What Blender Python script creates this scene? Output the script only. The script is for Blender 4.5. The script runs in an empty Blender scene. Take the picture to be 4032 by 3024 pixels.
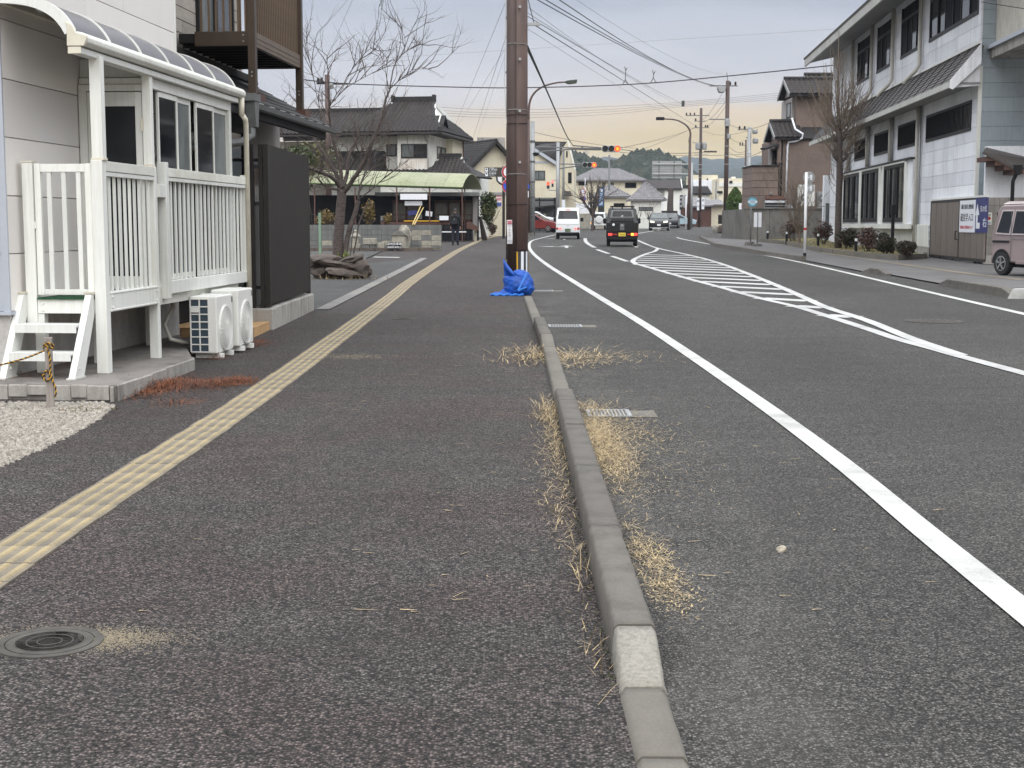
import bpy, bmesh, math, random
from mathutils import Vector, Matrix, noise
R = random.Random(7)
rad = math.radians
SC = bpy.context.scene
COL = SC.collection
# ------------------------------------------------------------------ camera, sky, soft fill, exposure
CAM_H = 1.47
PITCH = math.atan((1512-882)/5578.0)
cam_d = bpy.data.cameras.new("camera"); cam = bpy.data.objects.new("camera", cam_d); COL.objects.link(cam)
cam.location = (0, 0, CAM_H); cam.rotation_euler = (math.pi/2-PITCH, 0, 0)
cam_d.lens = 5578/4032*36; cam_d.sensor_width = 36; cam_d.clip_start = .1; cam_d.clip_end = 9000
SC.camera = cam
FILL_EL, FILL_AZ = rad(38), rad(178)          # azimuth clockwise from +Y: fill added behind the camera
w = bpy.data.worlds.new("World"); SC.world = w; w.use_nodes = True
def build_sky():
    nt = w.node_tree; N = nt.nodes; Lk = nt.links; N.clear()
    def nd(t, **k):
        n = N.new(t)
        for a, b in k.items(): setattr(n, a, b)
        return n
    def math_(op, a, b=None, clamp=False):
        n = nd('ShaderNodeMath', operation=op, use_clamp=clamp)
        for i, v in enumerate((a, b)):
            if v is None: continue
            if isinstance(v, (int, float)): n.inputs[i].default_value = v
            else: Lk.new(v, n.inputs[i])
        return n.outputs[0]
    def mix(f, a, b):
        n = nd('ShaderNodeMix', data_type='RGBA')
        for i, v in ((0, f), (6, a), (7, b)):
            if isinstance(v, (int, float)): n.inputs[i].default_value = v
            elif isinstance(v, tuple): n.inputs[i].default_value = (*v, 1)
            else: Lk.new(v, n.inputs[i])
        return n.outputs[2]
    sky = nd('ShaderNodeTexSky', sky_type='NISHITA', sun_disc=False)
    sky.sun_elevation = FILL_EL; sky.sun_rotation = FILL_AZ
    bg1 = nd('ShaderNodeBackground'); Lk.new(sky.outputs[0], bg1.inputs[0]); bg1.inputs[1].default_value = .06
    tc = nd('ShaderNodeTexCoord'); sx = nd('ShaderNodeSeparateXYZ'); Lk.new(tc.outputs['Generated'], sx.inputs[0])
    x, y, z = sx.outputs
    # streaky cloud wobble of the elevation
    mp = nd('ShaderNodeMapping'); mp.inputs['Scale'].default_value = (3, 3, 22); Lk.new(tc.outputs['Generated'], mp.inputs[0])
    nz = nd('ShaderNodeTexNoise'); nz.inputs['Scale'].default_value = 2.2; nz.inputs['Detail'].default_value = 5; nz.inputs['Roughness'].default_value = .55
    Lk.new(mp.outputs[0], nz.inputs[0])
    wob = math_('MULTIPLY', math_('SUBTRACT', nz.outputs[0], .5), .024)
    zz = math_('ADD', z, wob)
    def ramp(stops, fac):
        r = nd('ShaderNodeValToRGB'); r.color_ramp.interpolation = 'EASE'
        e = r.color_ramp.elements
        while len(e) < len(stops): e.new(.5)
        for el, (p, c) in zip(e, stops): el.position = p; el.color = (*c, 1)
        Lk.new(fac, r.inputs[0]); return r.outputs[0]
    up = math_('MULTIPLY', math_('MAXIMUM', zz, 0), 1.0)
    lin = lambda c: tuple(((v/255)/12.92 if v/255 <= .04045 else ((v/255+.055)/1.055)**2.4) for v in c)
    f5 = math_('MULTIPLY', up, 5.0, True)          # 0..0.2 in sin(elevation)
    warm = ramp([(0, lin((255, 236, 190))), (.20, lin((255, 230, 165))), (.29, lin((255, 222, 142))), (.38, lin((250, 222, 172))), (.45, lin((226, 217, 209))), (.58, lin((208, 208, 212))), (.80, lin((190, 195, 206)))], f5)
    cool = ramp([(0, lin((255, 238, 208))), (.20, lin((254, 233, 198))), (.34, lin((240, 229, 218))), (.50, lin((217, 215, 217))), (.80, lin((190, 195, 207)))], f5)
    # glow around the azimuth of the hidden sunset (a little right of +Y)
    az = math_('ARCTAN2', x, y)
    d = math_('DIVIDE', math_('SUBTRACT', az, .145), .17)
    g = math_('POWER', 2.718, math_('MULTIPLY', math_('MULTIPLY', d, d), -.5))
    low = mix(g, cool, warm)
    mp2 = nd('ShaderNodeMapping'); mp2.inputs['Scale'].default_value = (2.2, 2.2, 11); mp2.inputs['Location'].default_value = (.7, .2, 1.3); Lk.new(tc.outputs['Generated'], mp2.inputs[0])
    nz2 = nd('ShaderNodeTexNoise'); nz2.inputs['Scale'].default_value = 1.6; nz2.inputs['Detail'].default_value = 6; nz2.inputs['Roughness'].default_value = .5; nz2.inputs['Distortion'].default_value = .4
    Lk.new(mp2.outputs[0], nz2.inputs[0])
    streak = mix(.55, ramp([(.3, (.72, .725, .745)), (.7, (.93, .92, .91))], nz.outputs[0]), ramp([(.34, (.66, .67, .695)), (.64, (.98, .965, .945))], nz2.outputs[0]))
    mlt = nd('ShaderNodeMix', data_type='RGBA', blend_type='MULTIPLY'); mlt.inputs[0].default_value = 1
    Lk.new(low, mlt.inputs[6]); Lk.new(streak, mlt.inputs[7])
    # overcast dome brightening towards the zenith
    mr = nd('ShaderNodeMapRange', interpolation_type='SMOOTHSTEP'); mr.inputs[1].default_value = .13; mr.inputs[2].default_value = .75
    mr.inputs[3].default_value = 0; mr.inputs[4].default_value = 1; Lk.new(z, mr.inputs[0])
    dome = mix(mr.outputs[0], mlt.outputs[2], ZENITH)
    bg2 = nd('ShaderNodeBackground'); Lk.new(dome, bg2.inputs[0]); bg2.inputs[1].default_value = 1
    ms = nd('ShaderNodeMixShader'); ms.inputs[0].default_value = .95
    Lk.new(bg1.outputs[0], ms.inputs[1]); Lk.new(bg2.outputs[0], ms.inputs[2])
    out = nd('ShaderNodeOutputWorld'); Lk.new(ms.outputs[0], out.inputs[0])
ZENITH = (2.3, 2.36, 2.46)
build_sky()
soft_fill_d = bpy.data.lights.new("sun", 'SUN'); soft_fill_d.energy = 1.5; soft_fill_d.angle = rad(60); soft_fill_d.color = (1, .97, .93)  # broad soft fill added for bright cloud behind the camera; the sunset lies ahead
sun = bpy.data.objects.new("sun", soft_fill_d); COL.objects.link(sun)
sv = Vector((math.sin(FILL_AZ)*math.cos(FILL_EL), math.cos(FILL_AZ)*math.cos(FILL_EL), math.sin(FILL_EL)))
sun.rotation_euler = (-sv).to_track_quat('-Z', 'Y').to_euler(); sun.location = (0, 0, 60)
vs = SC.view_settings; vs.view_transform = 'Standard'; vs.look = 'None'; vs.gamma = 1; vs.exposure = 0.15; vs.use_curve_mapping = False
# ------------------------------------------------------------------ surveying: pixels of the photograph -> places
F, CX, CY, G0 = 5578.0, 2016.0, 1512.0, .0065
AZ = rad(4.42)
TV = Vector((math.cos(AZ), -math.sin(AZ), 0)); SV = Vector((math.sin(AZ), math.cos(AZ), 0)); C0 = Vector((0, 0, CAM_H))
def ray(u, v):
    x = (u-CX)/F; y = (CY-v)/F
    return Vector((x, math.cos(PITCH)+y*math.sin(PITCH), -math.sin(PITCH)+y*math.cos(PITCH)))
def gz(Y): return G0*Y
def G(u, v, dz=0):
    d = ray(u, v); return C0+d*((CAM_H-dz)/(G0*d.y-d.z))
def V(u, v, Y):
    d = ray(u, v); return C0+d*(Y/d.y)
def zat(v, Y): return V(CX, v, Y).z
def xat(u, Y): return V(u, 900, Y).x
def SZ(u, v, t0):                      # on the street-parallel plane t = t0 -> (s, z)
    d = ray(u, v); p = C0+d*(t0/d.dot(TV)); return p.dot(SV), p.z
def TZ(u, v, s0):                      # on the cross plane s = s0 -> (t, z)
    d = ray(u, v); p = C0+d*(s0/d.dot(SV)); return p.dot(TV), p.z
def GT(u, v, dz=0):
    p = G(u, v, dz); return p.dot(TV), p.dot(SV), p.z
def st(t, s, z): p = TV*t+SV*s; return Vector((p.x, p.y, z))
# ------------------------------------------------------------------ mesh builder
class MB:
    def __init__(s): s.v = []; s.f = []; s.m = []
    def add(s, vs, fs, m=0):
        b = len(s.v); s.v += [tuple(p) for p in vs]
        for f in fs: s.f.append(tuple(b+i for i in f)); s.m.append(m)
        return s
    def box(s, x0, x1, y0, y1, z0, z1, m=0):
        if x0 > x1: x0, x1 = x1, x0
        if y0 > y1: y0, y1 = y1, y0
        if z0 > z1: z0, z1 = z1, z0
        return s.add([(x0,y0,z0),(x1,y0,z0),(x1,y1,z0),(x0,y1,z0),(x0,y0,z1),(x1,y0,z1),(x1,y1,z1),(x0,y1,z1)],
                     [(0,3,2,1),(4,5,6,7),(0,1,5,4),(1,2,6,5),(2,3,7,6),(3,0,4,7)], m)
    def bar(s, p, q, w, h, m=0, up=(0,0,1)):
        p, q = Vector(p), Vector(q); d = (q-p).normalized(); u = Vector(up)
        if abs(d.dot(u)) > .99: u = Vector((0, 1, 0))
        r = d.cross(u).normalized()*w/2; u = r.cross(d).normalized()*h/2
        return s.add([p-r-u, p+r-u, p+r+u, p-r+u, q-r-u, q+r-u, q+r+u, q-r+u],
                     [(0,1,2,3),(7,6,5,4),(4,5,1,0),(5,6,2,1),(6,7,3,2),(7,4,0,3)], m)
    def tube(s, pts, r, n=6, m=0, cap=True):
        pts = [Vector(p) for p in pts]; k = len(pts)
        rs = r if isinstance(r, (list, tuple)) else [r]*k
        b = len(s.v); ref = None
        for i, p in enumerate(pts):
            d = (pts[min(i+1, k-1)]-pts[max(i-1, 0)])
            d = d.normalized() if d.length > 1e-9 else Vector((0,0,1))
            if ref is None: ref = Vector((1,0,0)) if abs(d.x) < .8 else Vector((0,1,0))
            a = d.cross(ref).normalized(); c = a.cross(d).normalized(); ref = c if abs(c.dot(d)) < .9 else ref
            ref = c
            for j in range(n):
                t = 2*math.pi*j/n; s.v.append(tuple(p+(a*math.cos(t)+c*math.sin(t))*rs[i]))
        for i in range(k-1):
            for j in range(n):
                s.f.append((b+i*n+j, b+i*n+(j+1)%n, b+(i+1)*n+(j+1)%n, b+(i+1)*n+j)); s.m.append(m)
        if cap:
            s.f.append(tuple(b+j for j in range(n))[::-1]); s.m.append(m)
            s.f.append(tuple(b+(k-1)*n+j for j in range(n))); s.m.append(m)
        return s
    def lathe(s, prof, c=(0,0,0), n=16, axis='z', m=0):
        b = len(s.v); c = Vector(c)
        for (r, h) in prof:
            for j in range(n):
                t = 2*math.pi*j/n; a, d = r*math.cos(t), r*math.sin(t)
                p = {'z': (a, d, h), 'x': (h, a, d), 'y': (a, h, d)}[axis]
                s.v.append(tuple(c+Vector(p)))
        for i in range(len(prof)-1):
            for j in range(n):
                s.f.append((b+i*n+j, b+i*n+(j+1)%n, b+(i+1)*n+(j+1)%n, b+(i+1)*n+j)); s.m.append(m)
        s.f.append(tuple(b+j for j in range(n))[::-1]); s.m.append(m)
        s.f.append(tuple(b+(len(prof)-1)*n+j for j in range(n))); s.m.append(m)
        return s
    def prism(s, poly, axis, a, b, m=0):    # poly of 2-D points, extruded along axis from a to b
        def P(p, h): return {'x': (h, p[0], p[1]), 'y': (p[0], h, p[1]), 'z': (p[0], p[1], h)}[axis]
        n = len(poly)
        return s.add([P(p, a) for p in poly]+[P(p, b) for p in poly],
                     [tuple(range(n))[::-1], tuple(range(n, 2*n))]+[(i, (i+1)%n, n+(i+1)%n, n+i) for i in range(n)], m)
    def quad(s, a, b, c, d, m=0): return s.add([a, b, c, d], [(0,1,2,3)], m)
    def slab(s, a, b, c, d, th, m=0):       # a quad given thickness along its normal (downwards)
        a, b, c, d = map(Vector, (a, b, c, d)); n = (b-a).cross(d-a).normalized()*th
        return s.add([a, b, c, d, a-n, b-n, c-n, d-n], [(0,1,2,3),(7,6,5,4),(4,5,1,0),(5,6,2,1),(6,7,3,2),(7,4,0,3)], m)
    def tri(s, a, b, c, th, m=0):
        a, b, c = map(Vector, (a, b, c)); n = (b-a).cross(c-a).normalized()*th
        return s.add([a, b, c, a-n, b-n, c-n], [(0,1,2),(5,4,3),(3,4,1,0),(4,5,2,1),(5,3,0,2)], m)
    def mesh(s, name, mats, off=(0,0,0), smooth=False):
        me = bpy.data.meshes.new(name); ox, oy, oz = off
        me.from_pydata([(x-ox, y-oy, z-oz) for x, y, z in s.v], [], s.f)
        if not isinstance(mats, (list, tuple)): mats = [mats]
        for mt in mats: me.materials.append(mt)
        if len(mats) > 1: me.polygons.foreach_set('material_index', s.m)
        bm = bmesh.new(); bm.from_mesh(me); bmesh.ops.recalc_face_normals(bm, faces=bm.faces); bm.to_mesh(me); bm.free()
        if smooth: me.polygons.foreach_set('use_smooth', [True]*len(me.polygons))
        me.update(); return me
def props(o, label=None, cat=None, group=None, kind=None):
    if label: o['label'] = label
    if cat: o['category'] = cat
    if group: o['group'] = group
    if kind: o['kind'] = kind
    return o
def link(name, data, parent=None):
    o = bpy.data.objects.new(name, data); COL.objects.link(o)
    if parent is not None: o.parent = parent
    return o
class Thing:
    """an Empty at the base; frame 'S' = street coordinates (t, s, z), 'W' = world, 'L' = local to the base"""
    def __init__(s, name, label, cat, base, frame='S', rz=0, group=None, kind=None):
        s.off = Vector(base) if frame in 'SW' else Vector((0,0,0))
        s.e = link(name, None)
        if frame == 'S': s.e.location = st(*base); s.e.rotation_euler = (0, 0, -AZ)
        else: s.e.location = base; s.e.rotation_euler = (0, 0, rz)
        s.e.empty_display_size = .2
        props(s.e, label, cat, group, kind)
    def part(s, name, mb, mat, parent=None, smooth=False, label=None, kind=None, bevel=0, seg=2):
        o = link(name, mb.mesh(name, mat, s.off, smooth), parent if parent is not None else s.e)
        props(o, label, kind=kind)
        if bevel: add_bevel(o, bevel, seg)
        return o
    def piece(s, name, me, loc, rot=(0,0,0), parent=None):      # a repeat sharing mesh data
        o = link(name, me, parent if parent is not None else s.e)
        o.location = Vector(loc)-s.off; o.rotation_euler = rot
        return o
def add_bevel(o, wd, seg=2):
    b = o.modifiers.new('bevel', 'BEVEL'); b.width = wd; b.segments = seg; b.limit_method = 'ANGLE'; b.angle_limit = rad(35)
    for p in o.data.polygons: p.use_smooth = True
    try:
        b.harden_normals = True
    except Exception: pass
def single(name, mb, mat, label, cat, base=(0,0,0), group=None, kind=None, smooth=False, bevel=0):
    """a thing that is one mesh; mb in world coordinates"""
    o = link(name, mb.mesh(name, mat, base, smooth)); o.location = base
    props(o, label, cat, group, kind)
    if bevel: add_bevel(o, bevel)
    return o
def copy_tree(o, parent=None):
    c = o.copy(); COL.objects.link(c)
    if parent is not None: c.parent = parent
    for ch in list(o.children): copy_tree(ch, c)
    return c
def struct(name, mb, mat, smooth=False, label=None):
    o = link(name, mb.mesh(name, mat, (0,0,0), smooth)); props(o, label, kind='structure'); return o
def sheet(name, pts, dz, mat, label=None):
    mb = MB(); mb.add([(x, y, gz(y)+dz) for x, y in pts], [tuple(range(len(pts)))])
    o = struct(name, mb, mat, label=label)
    if o.data.polygons[0].normal.z < 0: o.data.flip_normals()
    return o
def text(name, body, parent, mat, loc, size, rot=(math.pi/2,0,0), depth=.002, align='CENTER', squash=1.0):
    cu = bpy.data.curves.new(name, 'FONT'); cu.body = body; cu.size = size; cu.align_x = align; cu.align_y = 'CENTER'; cu.extrude = depth; cu.resolution_u = 2
    tmp = bpy.data.objects.new('tmp', cu); COL.objects.link(tmp)
    dg = bpy.context.evaluated_depsgraph_get(); dg.update()
    me = bpy.data.meshes.new_from_object(tmp.evaluated_get(dg)); bpy.data.objects.remove(tmp)
    me.materials.clear(); me.materials.append(mat)
    for v in me.vertices: v.co.x *= squash
    o = link(name, me, parent); o.location = loc; o.rotation_euler = rot
    return o
# ------------------------------------------------------------------ materials
def _nt(name):
    m = bpy.data.materials.new(name); m.use_nodes = True; nt = m.node_tree
    b = nt.nodes['Principled BSDF']; return m, nt, b
def _noise(nt, scale, detail=4, stretch=(1,1,1), rough=.6, coord='Object'):
    tc = nt.nodes.new('ShaderNodeTexCoord'); mp = nt.nodes.new('ShaderNodeMapping'); mp.inputs['Scale'].default_value = stretch
    nt.links.new(tc.outputs[coord], mp.inputs[0])
    n = nt.nodes.new('ShaderNodeTexNoise'); n.inputs['Scale'].default_value = scale; n.inputs['Detail'].default_value = detail; n.inputs['Roughness'].default_value = rough
    nt.links.new(mp.outputs[0], n.inputs[0]); return n
def _ramp(nt, fac, stops):
    r = nt.nodes.new('ShaderNodeValToRGB'); e = r.color_ramp.elements
    while len(e) < len(stops): e.new(.5)
    for el, (p, c) in zip(e, stops): el.position = p; el.color = (*c, 1)
    nt.links.new(fac, r.inputs[0]); return r.outputs[0]
def _mix(nt, f, a, b, blend='MIX'):
    n = nt.nodes.new('ShaderNodeMix'); n.data_type = 'RGBA'; n.blend_type = blend
    for i, v in ((0, f), (6, a), (7, b)):
        if isinstance(v, (int, float)): n.inputs[i].default_value = v
        elif isinstance(v, tuple): n.inputs[i].default_value = (*v, 1)
        else: nt.links.new(v, n.inputs[i])
    return n.outputs[2]
def _bump(nt, b, h, strength, dist):
    n = nt.nodes.new('ShaderNodeBump'); n.inputs['Strength'].default_value = strength; n.inputs['Distance'].default_value = dist
    nt.links.new(h, n.inputs['Height']); nt.links.new(n.outputs[0], b.inputs['Normal'])
def M(name, c, rough=.6, metal=0, var=.12, scale=6, bump=0, stretch=(1,1,1), c2=None, lo=.35, hi=.7, spec=.5, coat=0):
    """colour with noise variation towards c2 (or a darker c)"""
    m, nt, b = _nt(name)
    b.inputs['Roughness'].default_value = rough; b.inputs['Metallic'].default_value = metal; b.inputs['Specular IOR Level'].default_value = spec
    b.inputs['Coat Weight'].default_value = coat
    if var or c2:
        n = _noise(nt, scale, 5, stretch)
        k2 = c2 if c2 else tuple(max(0, v*(1-var)) for v in c)
        nt.links.new(_ramp(nt, n.outputs[0], [(lo, k2), (hi, c)]), b.inputs['Base Color'])
        if bump: _bump(nt, b, n.outputs[0], bump, .01)
    else: b.inputs['Base Color'].default_value = (*c, 1)
    return m
def stained(name, c, dirt, amount=.5, streak=(2.2, 2.2, .25), fine=40, rough=.75, bump=.1, grain=1.0):
    """painted or concrete wall with vertical rain streaks, blotches and fine grain"""
    m, nt, b = _nt(name); b.inputs['Roughness'].default_value = rough
    n1 = _noise(nt, 3.2, 6, streak, .7); n2 = _noise(nt, .55, 4); n3 = _noise(nt, fine, 3)
    a = nt.nodes.new('ShaderNodeMath'); a.operation = 'MULTIPLY'; nt.links.new(n1.outputs[0], a.inputs[0]); nt.links.new(n2.outputs[0], a.inputs[1])
    r = nt.nodes.new('ShaderNodeMapRange'); r.inputs[1].default_value = .20; r.inputs[2].default_value = .42; r.inputs[3].default_value = 0; r.inputs[4].default_value = amount
    nt.links.new(a.outputs[0], r.inputs[0])
    col = _mix(nt, r.outputs[0], c, dirt)
    g = _ramp(nt, n3.outputs[0], [(.3, (.86,.86,.86)), (.7, (1.06,1.06,1.06))])
    oi = nt.nodes.new('ShaderNodeObjectInfo'); rv = _ramp(nt, oi.outputs['Random'], [(0, (.88,.88,.885)), (1, (1.06,1.06,1.05))])
    col = _mix(nt, 1.0, col, rv, 'MULTIPLY')
    nt.links.new(_mix(nt, grain, col, g, 'MULTIPLY'), b.inputs['Base Color'])
    if bump: _bump(nt, b, n3.outputs[0], bump, .004)
    return m
def asphalt(name, lo, hi, tint, patch=.7, scale=85, white=.035, bumpy=.9, dust=0):
    m, nt, b = _nt(name); b.inputs['Roughness'].default_value = .8; b.inputs['Specular IOR Level'].default_value = .3
    tc = nt.nodes.new('ShaderNodeTexCoord')
    vo = nt.nodes.new('ShaderNodeTexVoronoi'); vo.inputs['Scale'].default_value = scale; nt.links.new(tc.outputs['Object'], vo.inputs[0])
    vo2 = nt.nodes.new('ShaderNodeTexVoronoi'); vo2.inputs['Scale'].default_value = scale*.42; nt.links.new(tc.outputs['Object'], vo2.inputs[0])
    sp = nt.nodes.new('ShaderNodeSeparateColor'); nt.links.new(vo.outputs['Color'], sp.inputs[0])
    mid = tuple((a+c)/2*.85 for a, c in zip(lo, hi))
    col = _ramp(nt, sp.outputs[0], [(0, lo), (.5, mid), (.85, hi), (1, tuple(v*1.5 for v in hi))])
    ed = _ramp(nt, vo.outputs['Distance'], [(.20, (1.2,1.2,1.2)), (.66, (.22,.22,.22))])
    col = _mix(nt, .9, col, ed, 'MULTIPLY')
    n1 = _noise(nt, patch, 6, (1,1,1), .65); n2 = _noise(nt, .23, 5, (1.6,.5,1), .6); n4 = _noise(nt, 2.3, 6, (.5,1.6,1), .7)
    col = _mix(nt, 1.0, col, _ramp(nt, n1.outputs[0], [(.40, tint), (.60, (1.03,1.03,1.02))]), 'MULTIPLY')
    col = _mix(nt, 1.0, col, _ramp(nt, n2.outputs[0], [(.33, (.80,.80,.80)), (.68, (1.20,1.20,1.19))]), 'MULTIPLY')
    col = _mix(nt, 1.0, col, _ramp(nt, n4.outputs[0], [(.30, (.84,.83,.82)), (.70, (1.14,1.14,1.14))]), 'MULTIPLY')
    sp2 = nt.nodes.new('ShaderNodeSeparateColor'); nt.links.new(vo2.outputs['Color'], sp2.inputs[0])
    th = nt.nodes.new('ShaderNodeMath'); th.operation = 'LESS_THAN'; th.inputs[1].default_value = white; nt.links.new(sp2.outputs[0], th.inputs[0])
    dd = nt.nodes.new('ShaderNodeMath'); dd.operation = 'LESS_THAN'; dd.inputs[1].default_value = .22; nt.links.new(vo2.outputs['Distance'], dd.inputs[0])
    an = nt.nodes.new('ShaderNodeMath'); an.operation = 'MULTIPLY'; nt.links.new(th.outputs[0], an.inputs[0]); nt.links.new(dd.outputs[0], an.inputs[1])
    col = _mix(nt, an.outputs[0], col, (.20,.19,.175))
    # hairline cracks and sealed seams
    wv = nt.nodes.new('ShaderNodeTexVoronoi'); wv.feature = 'DISTANCE_TO_EDGE'; wv.inputs['Scale'].default_value = .32
    nw = _noise(nt, 1.1, 6, (1,1,1), .7); av = nt.nodes.new('ShaderNodeVectorMath'); av.operation = 'MULTIPLY_ADD'; nt.links.new(nw.outputs['Color'], av.inputs[0]); av.inputs[1].default_value = (1.3,1.3,0); nt.links.new(tc.outputs['Object'], av.inputs[2]); nt.links.new(av.outputs[0], wv.inputs[0])
    ck = nt.nodes.new('ShaderNodeMapRange'); ck.inputs[1].default_value = .0015; ck.inputs[2].default_value = .006; ck.inputs[3].default_value = .35 if not dust else .2; ck.inputs[4].default_value = 0; nt.links.new(wv.outputs[0], ck.inputs[0])
    col = _mix(nt, ck.outputs[0], col, (.02,.019,.018))
    if dust:                                   # pale grit that has gathered along the kerb
        sx = nt.nodes.new('ShaderNodeSeparateXYZ'); nt.links.new(tc.outputs['Object'], sx.inputs[0])
        mr = nt.nodes.new('ShaderNodeMapRange'); mr.inputs[1].default_value = 1.55; mr.inputs[2].default_value = .55; nt.links.new(sx.outputs[0], mr.inputs[0])
        nn = _noise(nt, 1.3, 5, (1.4,.6,1), .65); mm = nt.nodes.new('ShaderNodeMath'); mm.operation = 'MULTIPLY'; nt.links.new(mr.outputs[0], mm.inputs[0])
        m3 = nt.nodes.new('ShaderNodeMapRange'); m3.inputs[1].default_value = .42; m3.inputs[2].default_value = .75; m3.inputs[4].default_value = dust; nt.links.new(nn.outputs[0], m3.inputs[0]); nt.links.new(m3.outputs[0], mm.inputs[1])
        col = _mix(nt, mm.outputs[0], col, (.19,.18,.16))
    nt.links.new(col, b.inputs['Base Color'])
    inv = nt.nodes.new('ShaderNodeMath'); inv.operation = 'SUBTRACT'; inv.inputs[0].default_value = 1; nt.links.new(vo.outputs['Distance'], inv.inputs[1])
    _bump(nt, b, inv.outputs[0], bumpy, .009)
    return m
def glass(name, c=(.014,.016,.019), rough=.05, spec=.32):
    m, nt, b = _nt(name); b.inputs['Roughness'].default_value = rough; b.inputs['Specular IOR Level'].default_value = spec
    n = _noise(nt, 1.3, 3); nt.links.new(_ramp(nt, n.outputs[0], [(.35, tuple(v*.6 for v in c)), (.7, tuple(v*1.4 for v in c))]), b.inputs['Base Color'])
    n2 = _noise(nt, .9, 1); _bump(nt, b, n2.outputs[0], .03, .02)
    return m
def emit(name, c, s):
    m, nt, b = _nt(name); b.inputs['Base Color'].default_value = (*[v*.3 for v in c], 1); b.inputs['Emission Color'].default_value = (*c, 1); b.inputs['Emission Strength'].default_value = s
    return m
def leafmat(name, stops, rough=.6, scale=2.5):
    m, nt, b = _nt(name); b.inputs['Roughness'].default_value = rough
    n = _noise(nt, scale, 4); nt.links.new(_ramp(nt, n.outputs[0], stops), b.inputs['Base Color']); return m
MT = {}
MT['white'] = stained('white_aluminium', (.77,.78,.74), (.42,.41,.34), .5, (7,7,.5), 45, .45, .0, .15)
MT['white_dirty'] = stained('grimy_white_metal', (.72,.72,.66), (.42,.40,.33), .65, (6,1,1), 60, .5, 0)
MT['cream_plastic'] = M('yellowed_plastic', (.72,.68,.56), .5, var=.15, scale=8)
MT['beige'] = stained('beige_siding', (.80,.765,.735), (.68,.64,.61), .35, (1,1,.5), 120, .8, .35)
MT['trim'] = M('blue_grey_trim', (.42,.45,.50), .5, var=.08)
MT['found'] = stained('foundation_mortar', (.50,.48,.46), (.24,.22,.20), .8, (1.5,1.5,.6), 30, .85, .2)
MT['concrete'] = stained('weathered_concrete', (.36,.34,.31), (.10,.095,.085), .95, (2,2,.5), 50, .88, .35)
MT['concrete_dk'] = stained('mossy_dark_concrete', (.17,.16,.145), (.05,.048,.04), .9, (2,2,.6), 55, .9, .4)
MT['slab_top'] = stained('dirty_slab', (.23,.21,.19), (.05,.047,.045), 1.0, (1,1,1), 50, .85, .3)
MT['kerb'] = stained('kerb_concrete', (.125,.113,.098), (.048,.044,.037), 1.0, (2,2,2), 110, .9, .5)
MT['kerb_lt'] = stained('pale_kerb_mortar', (.27,.255,.22), (.075,.07,.058), 1.0, (16,16,16), 90, .92, .7)
MT['kerb_mid'] = stained('low_kerb_concrete', (.155,.142,.12), (.08,.073,.06), .8, (2,2,2), 90, .9, .4)
MT['dglass'] = glass('dark_glass')
MT['frost'] = M('frosted_glass', (.16,.18,.18), .25, var=.5, scale=5, stretch=(1,1,.3), spec=.6)
MT['smoke'] = M('smoked_polycarbonate', (.075,.07,.078), .32, var=.2, scale=2)
MT['dkbrown'] = M('dark_bronze_aluminium', (.032,.028,.025), .5, var=.2, scale=4, spec=.3)
MT['bronze'] = M('bronze_balcony_metal', (.075,.052,.036), .38, var=.35, scale=4, metal=.3)
MT['bronze_lt'] = M('bronze_baluster', (.16,.11,.07), .38, var=.25, scale=4, metal=.3)
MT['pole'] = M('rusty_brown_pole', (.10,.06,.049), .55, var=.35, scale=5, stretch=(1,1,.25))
MT['pole_dk'] = M('dark_rusty_pole', (.075,.048,.04), .6, var=.3, scale=5, stretch=(1,1,.25))  # darker brown tone for the cable duct and the darker poles
MT['galv'] = M('galvanised_steel', (.36,.37,.37), .45, var=.25, scale=9, metal=.4)
MT['galv_dk'] = M('dull_steel', (.16,.165,.165), .5, var=.25, scale=9, metal=.3)
MT['cable'] = M('cable_rubber', (.03,.03,.032), .6, var=0)
MT['cable_lt'] = M('bare_wire', (.16,.16,.17), .5, var=0)
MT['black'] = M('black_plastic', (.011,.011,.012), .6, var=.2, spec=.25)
MT['rubber'] = M('tyre_rubber', (.016,.016,.017), .8, var=.3, scale=20)
MT['rim'] = M('alloy_rim', (.45,.46,.47), .3, metal=.8, var=.1)
MT['paint_line'] = stained('road_paint', (.50,.50,.48), (.27,.27,.255), .85, (1,1,1), 60, .7, .3)
MT['tactile'] = stained('tactile_slab', (.20,.17,.125), (.11,.098,.08), 1.0, (1,1,1), 60, .85, .4)
MT['tactile_bar'] = stained('tactile_bar_yellow', (.335,.265,.145), (.20,.17,.115), .9, (1,1,1), 60, .8, .2)
MT['moss'] = M('moss', (.07,.08,.03), .95, var=.5, scale=30, bump=.5)
MT['netblue'] = M('blue_net', (.008,.10,.52), .6, var=.45, scale=9)
MT['netblue_lt'] = M('blue_net_hem', (.03,.22,.75), .55, var=.3, scale=8)
MT['yellow'] = M('yellow_paint', (.72,.40,.015), .5, var=.15)
MT['signwhite'] = M('sign_white', (.74,.76,.80), .4, var=.06)
MT['paper'] = M('paper_poster', (.70,.69,.68), .7, var=.08, scale=20)
MT['red'] = M('red_paint', (.42,.02,.02), .45, var=.1)
MT['blue'] = M('sign_blue', (.01,.09,.52), .45, var=.1)
MT['navy'] = M('navy_board', (.025,.03,.16), .5, var=.35, scale=3, stretch=(1,1,.2))
MT['ink'] = M('black_ink', (.03,.03,.035), .6, var=0)
MT['redink'] = M('red_ink', (.50,.06,.09), .6, var=0)
MT['bluetxt'] = M('blue_ink', (.05,.10,.35), .6, var=0)
MT['straw'] = M('dry_straw', (.52,.40,.22), .8, var=.5, scale=22, c2=(.18,.135,.085), lo=.38, hi=.58)
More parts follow.
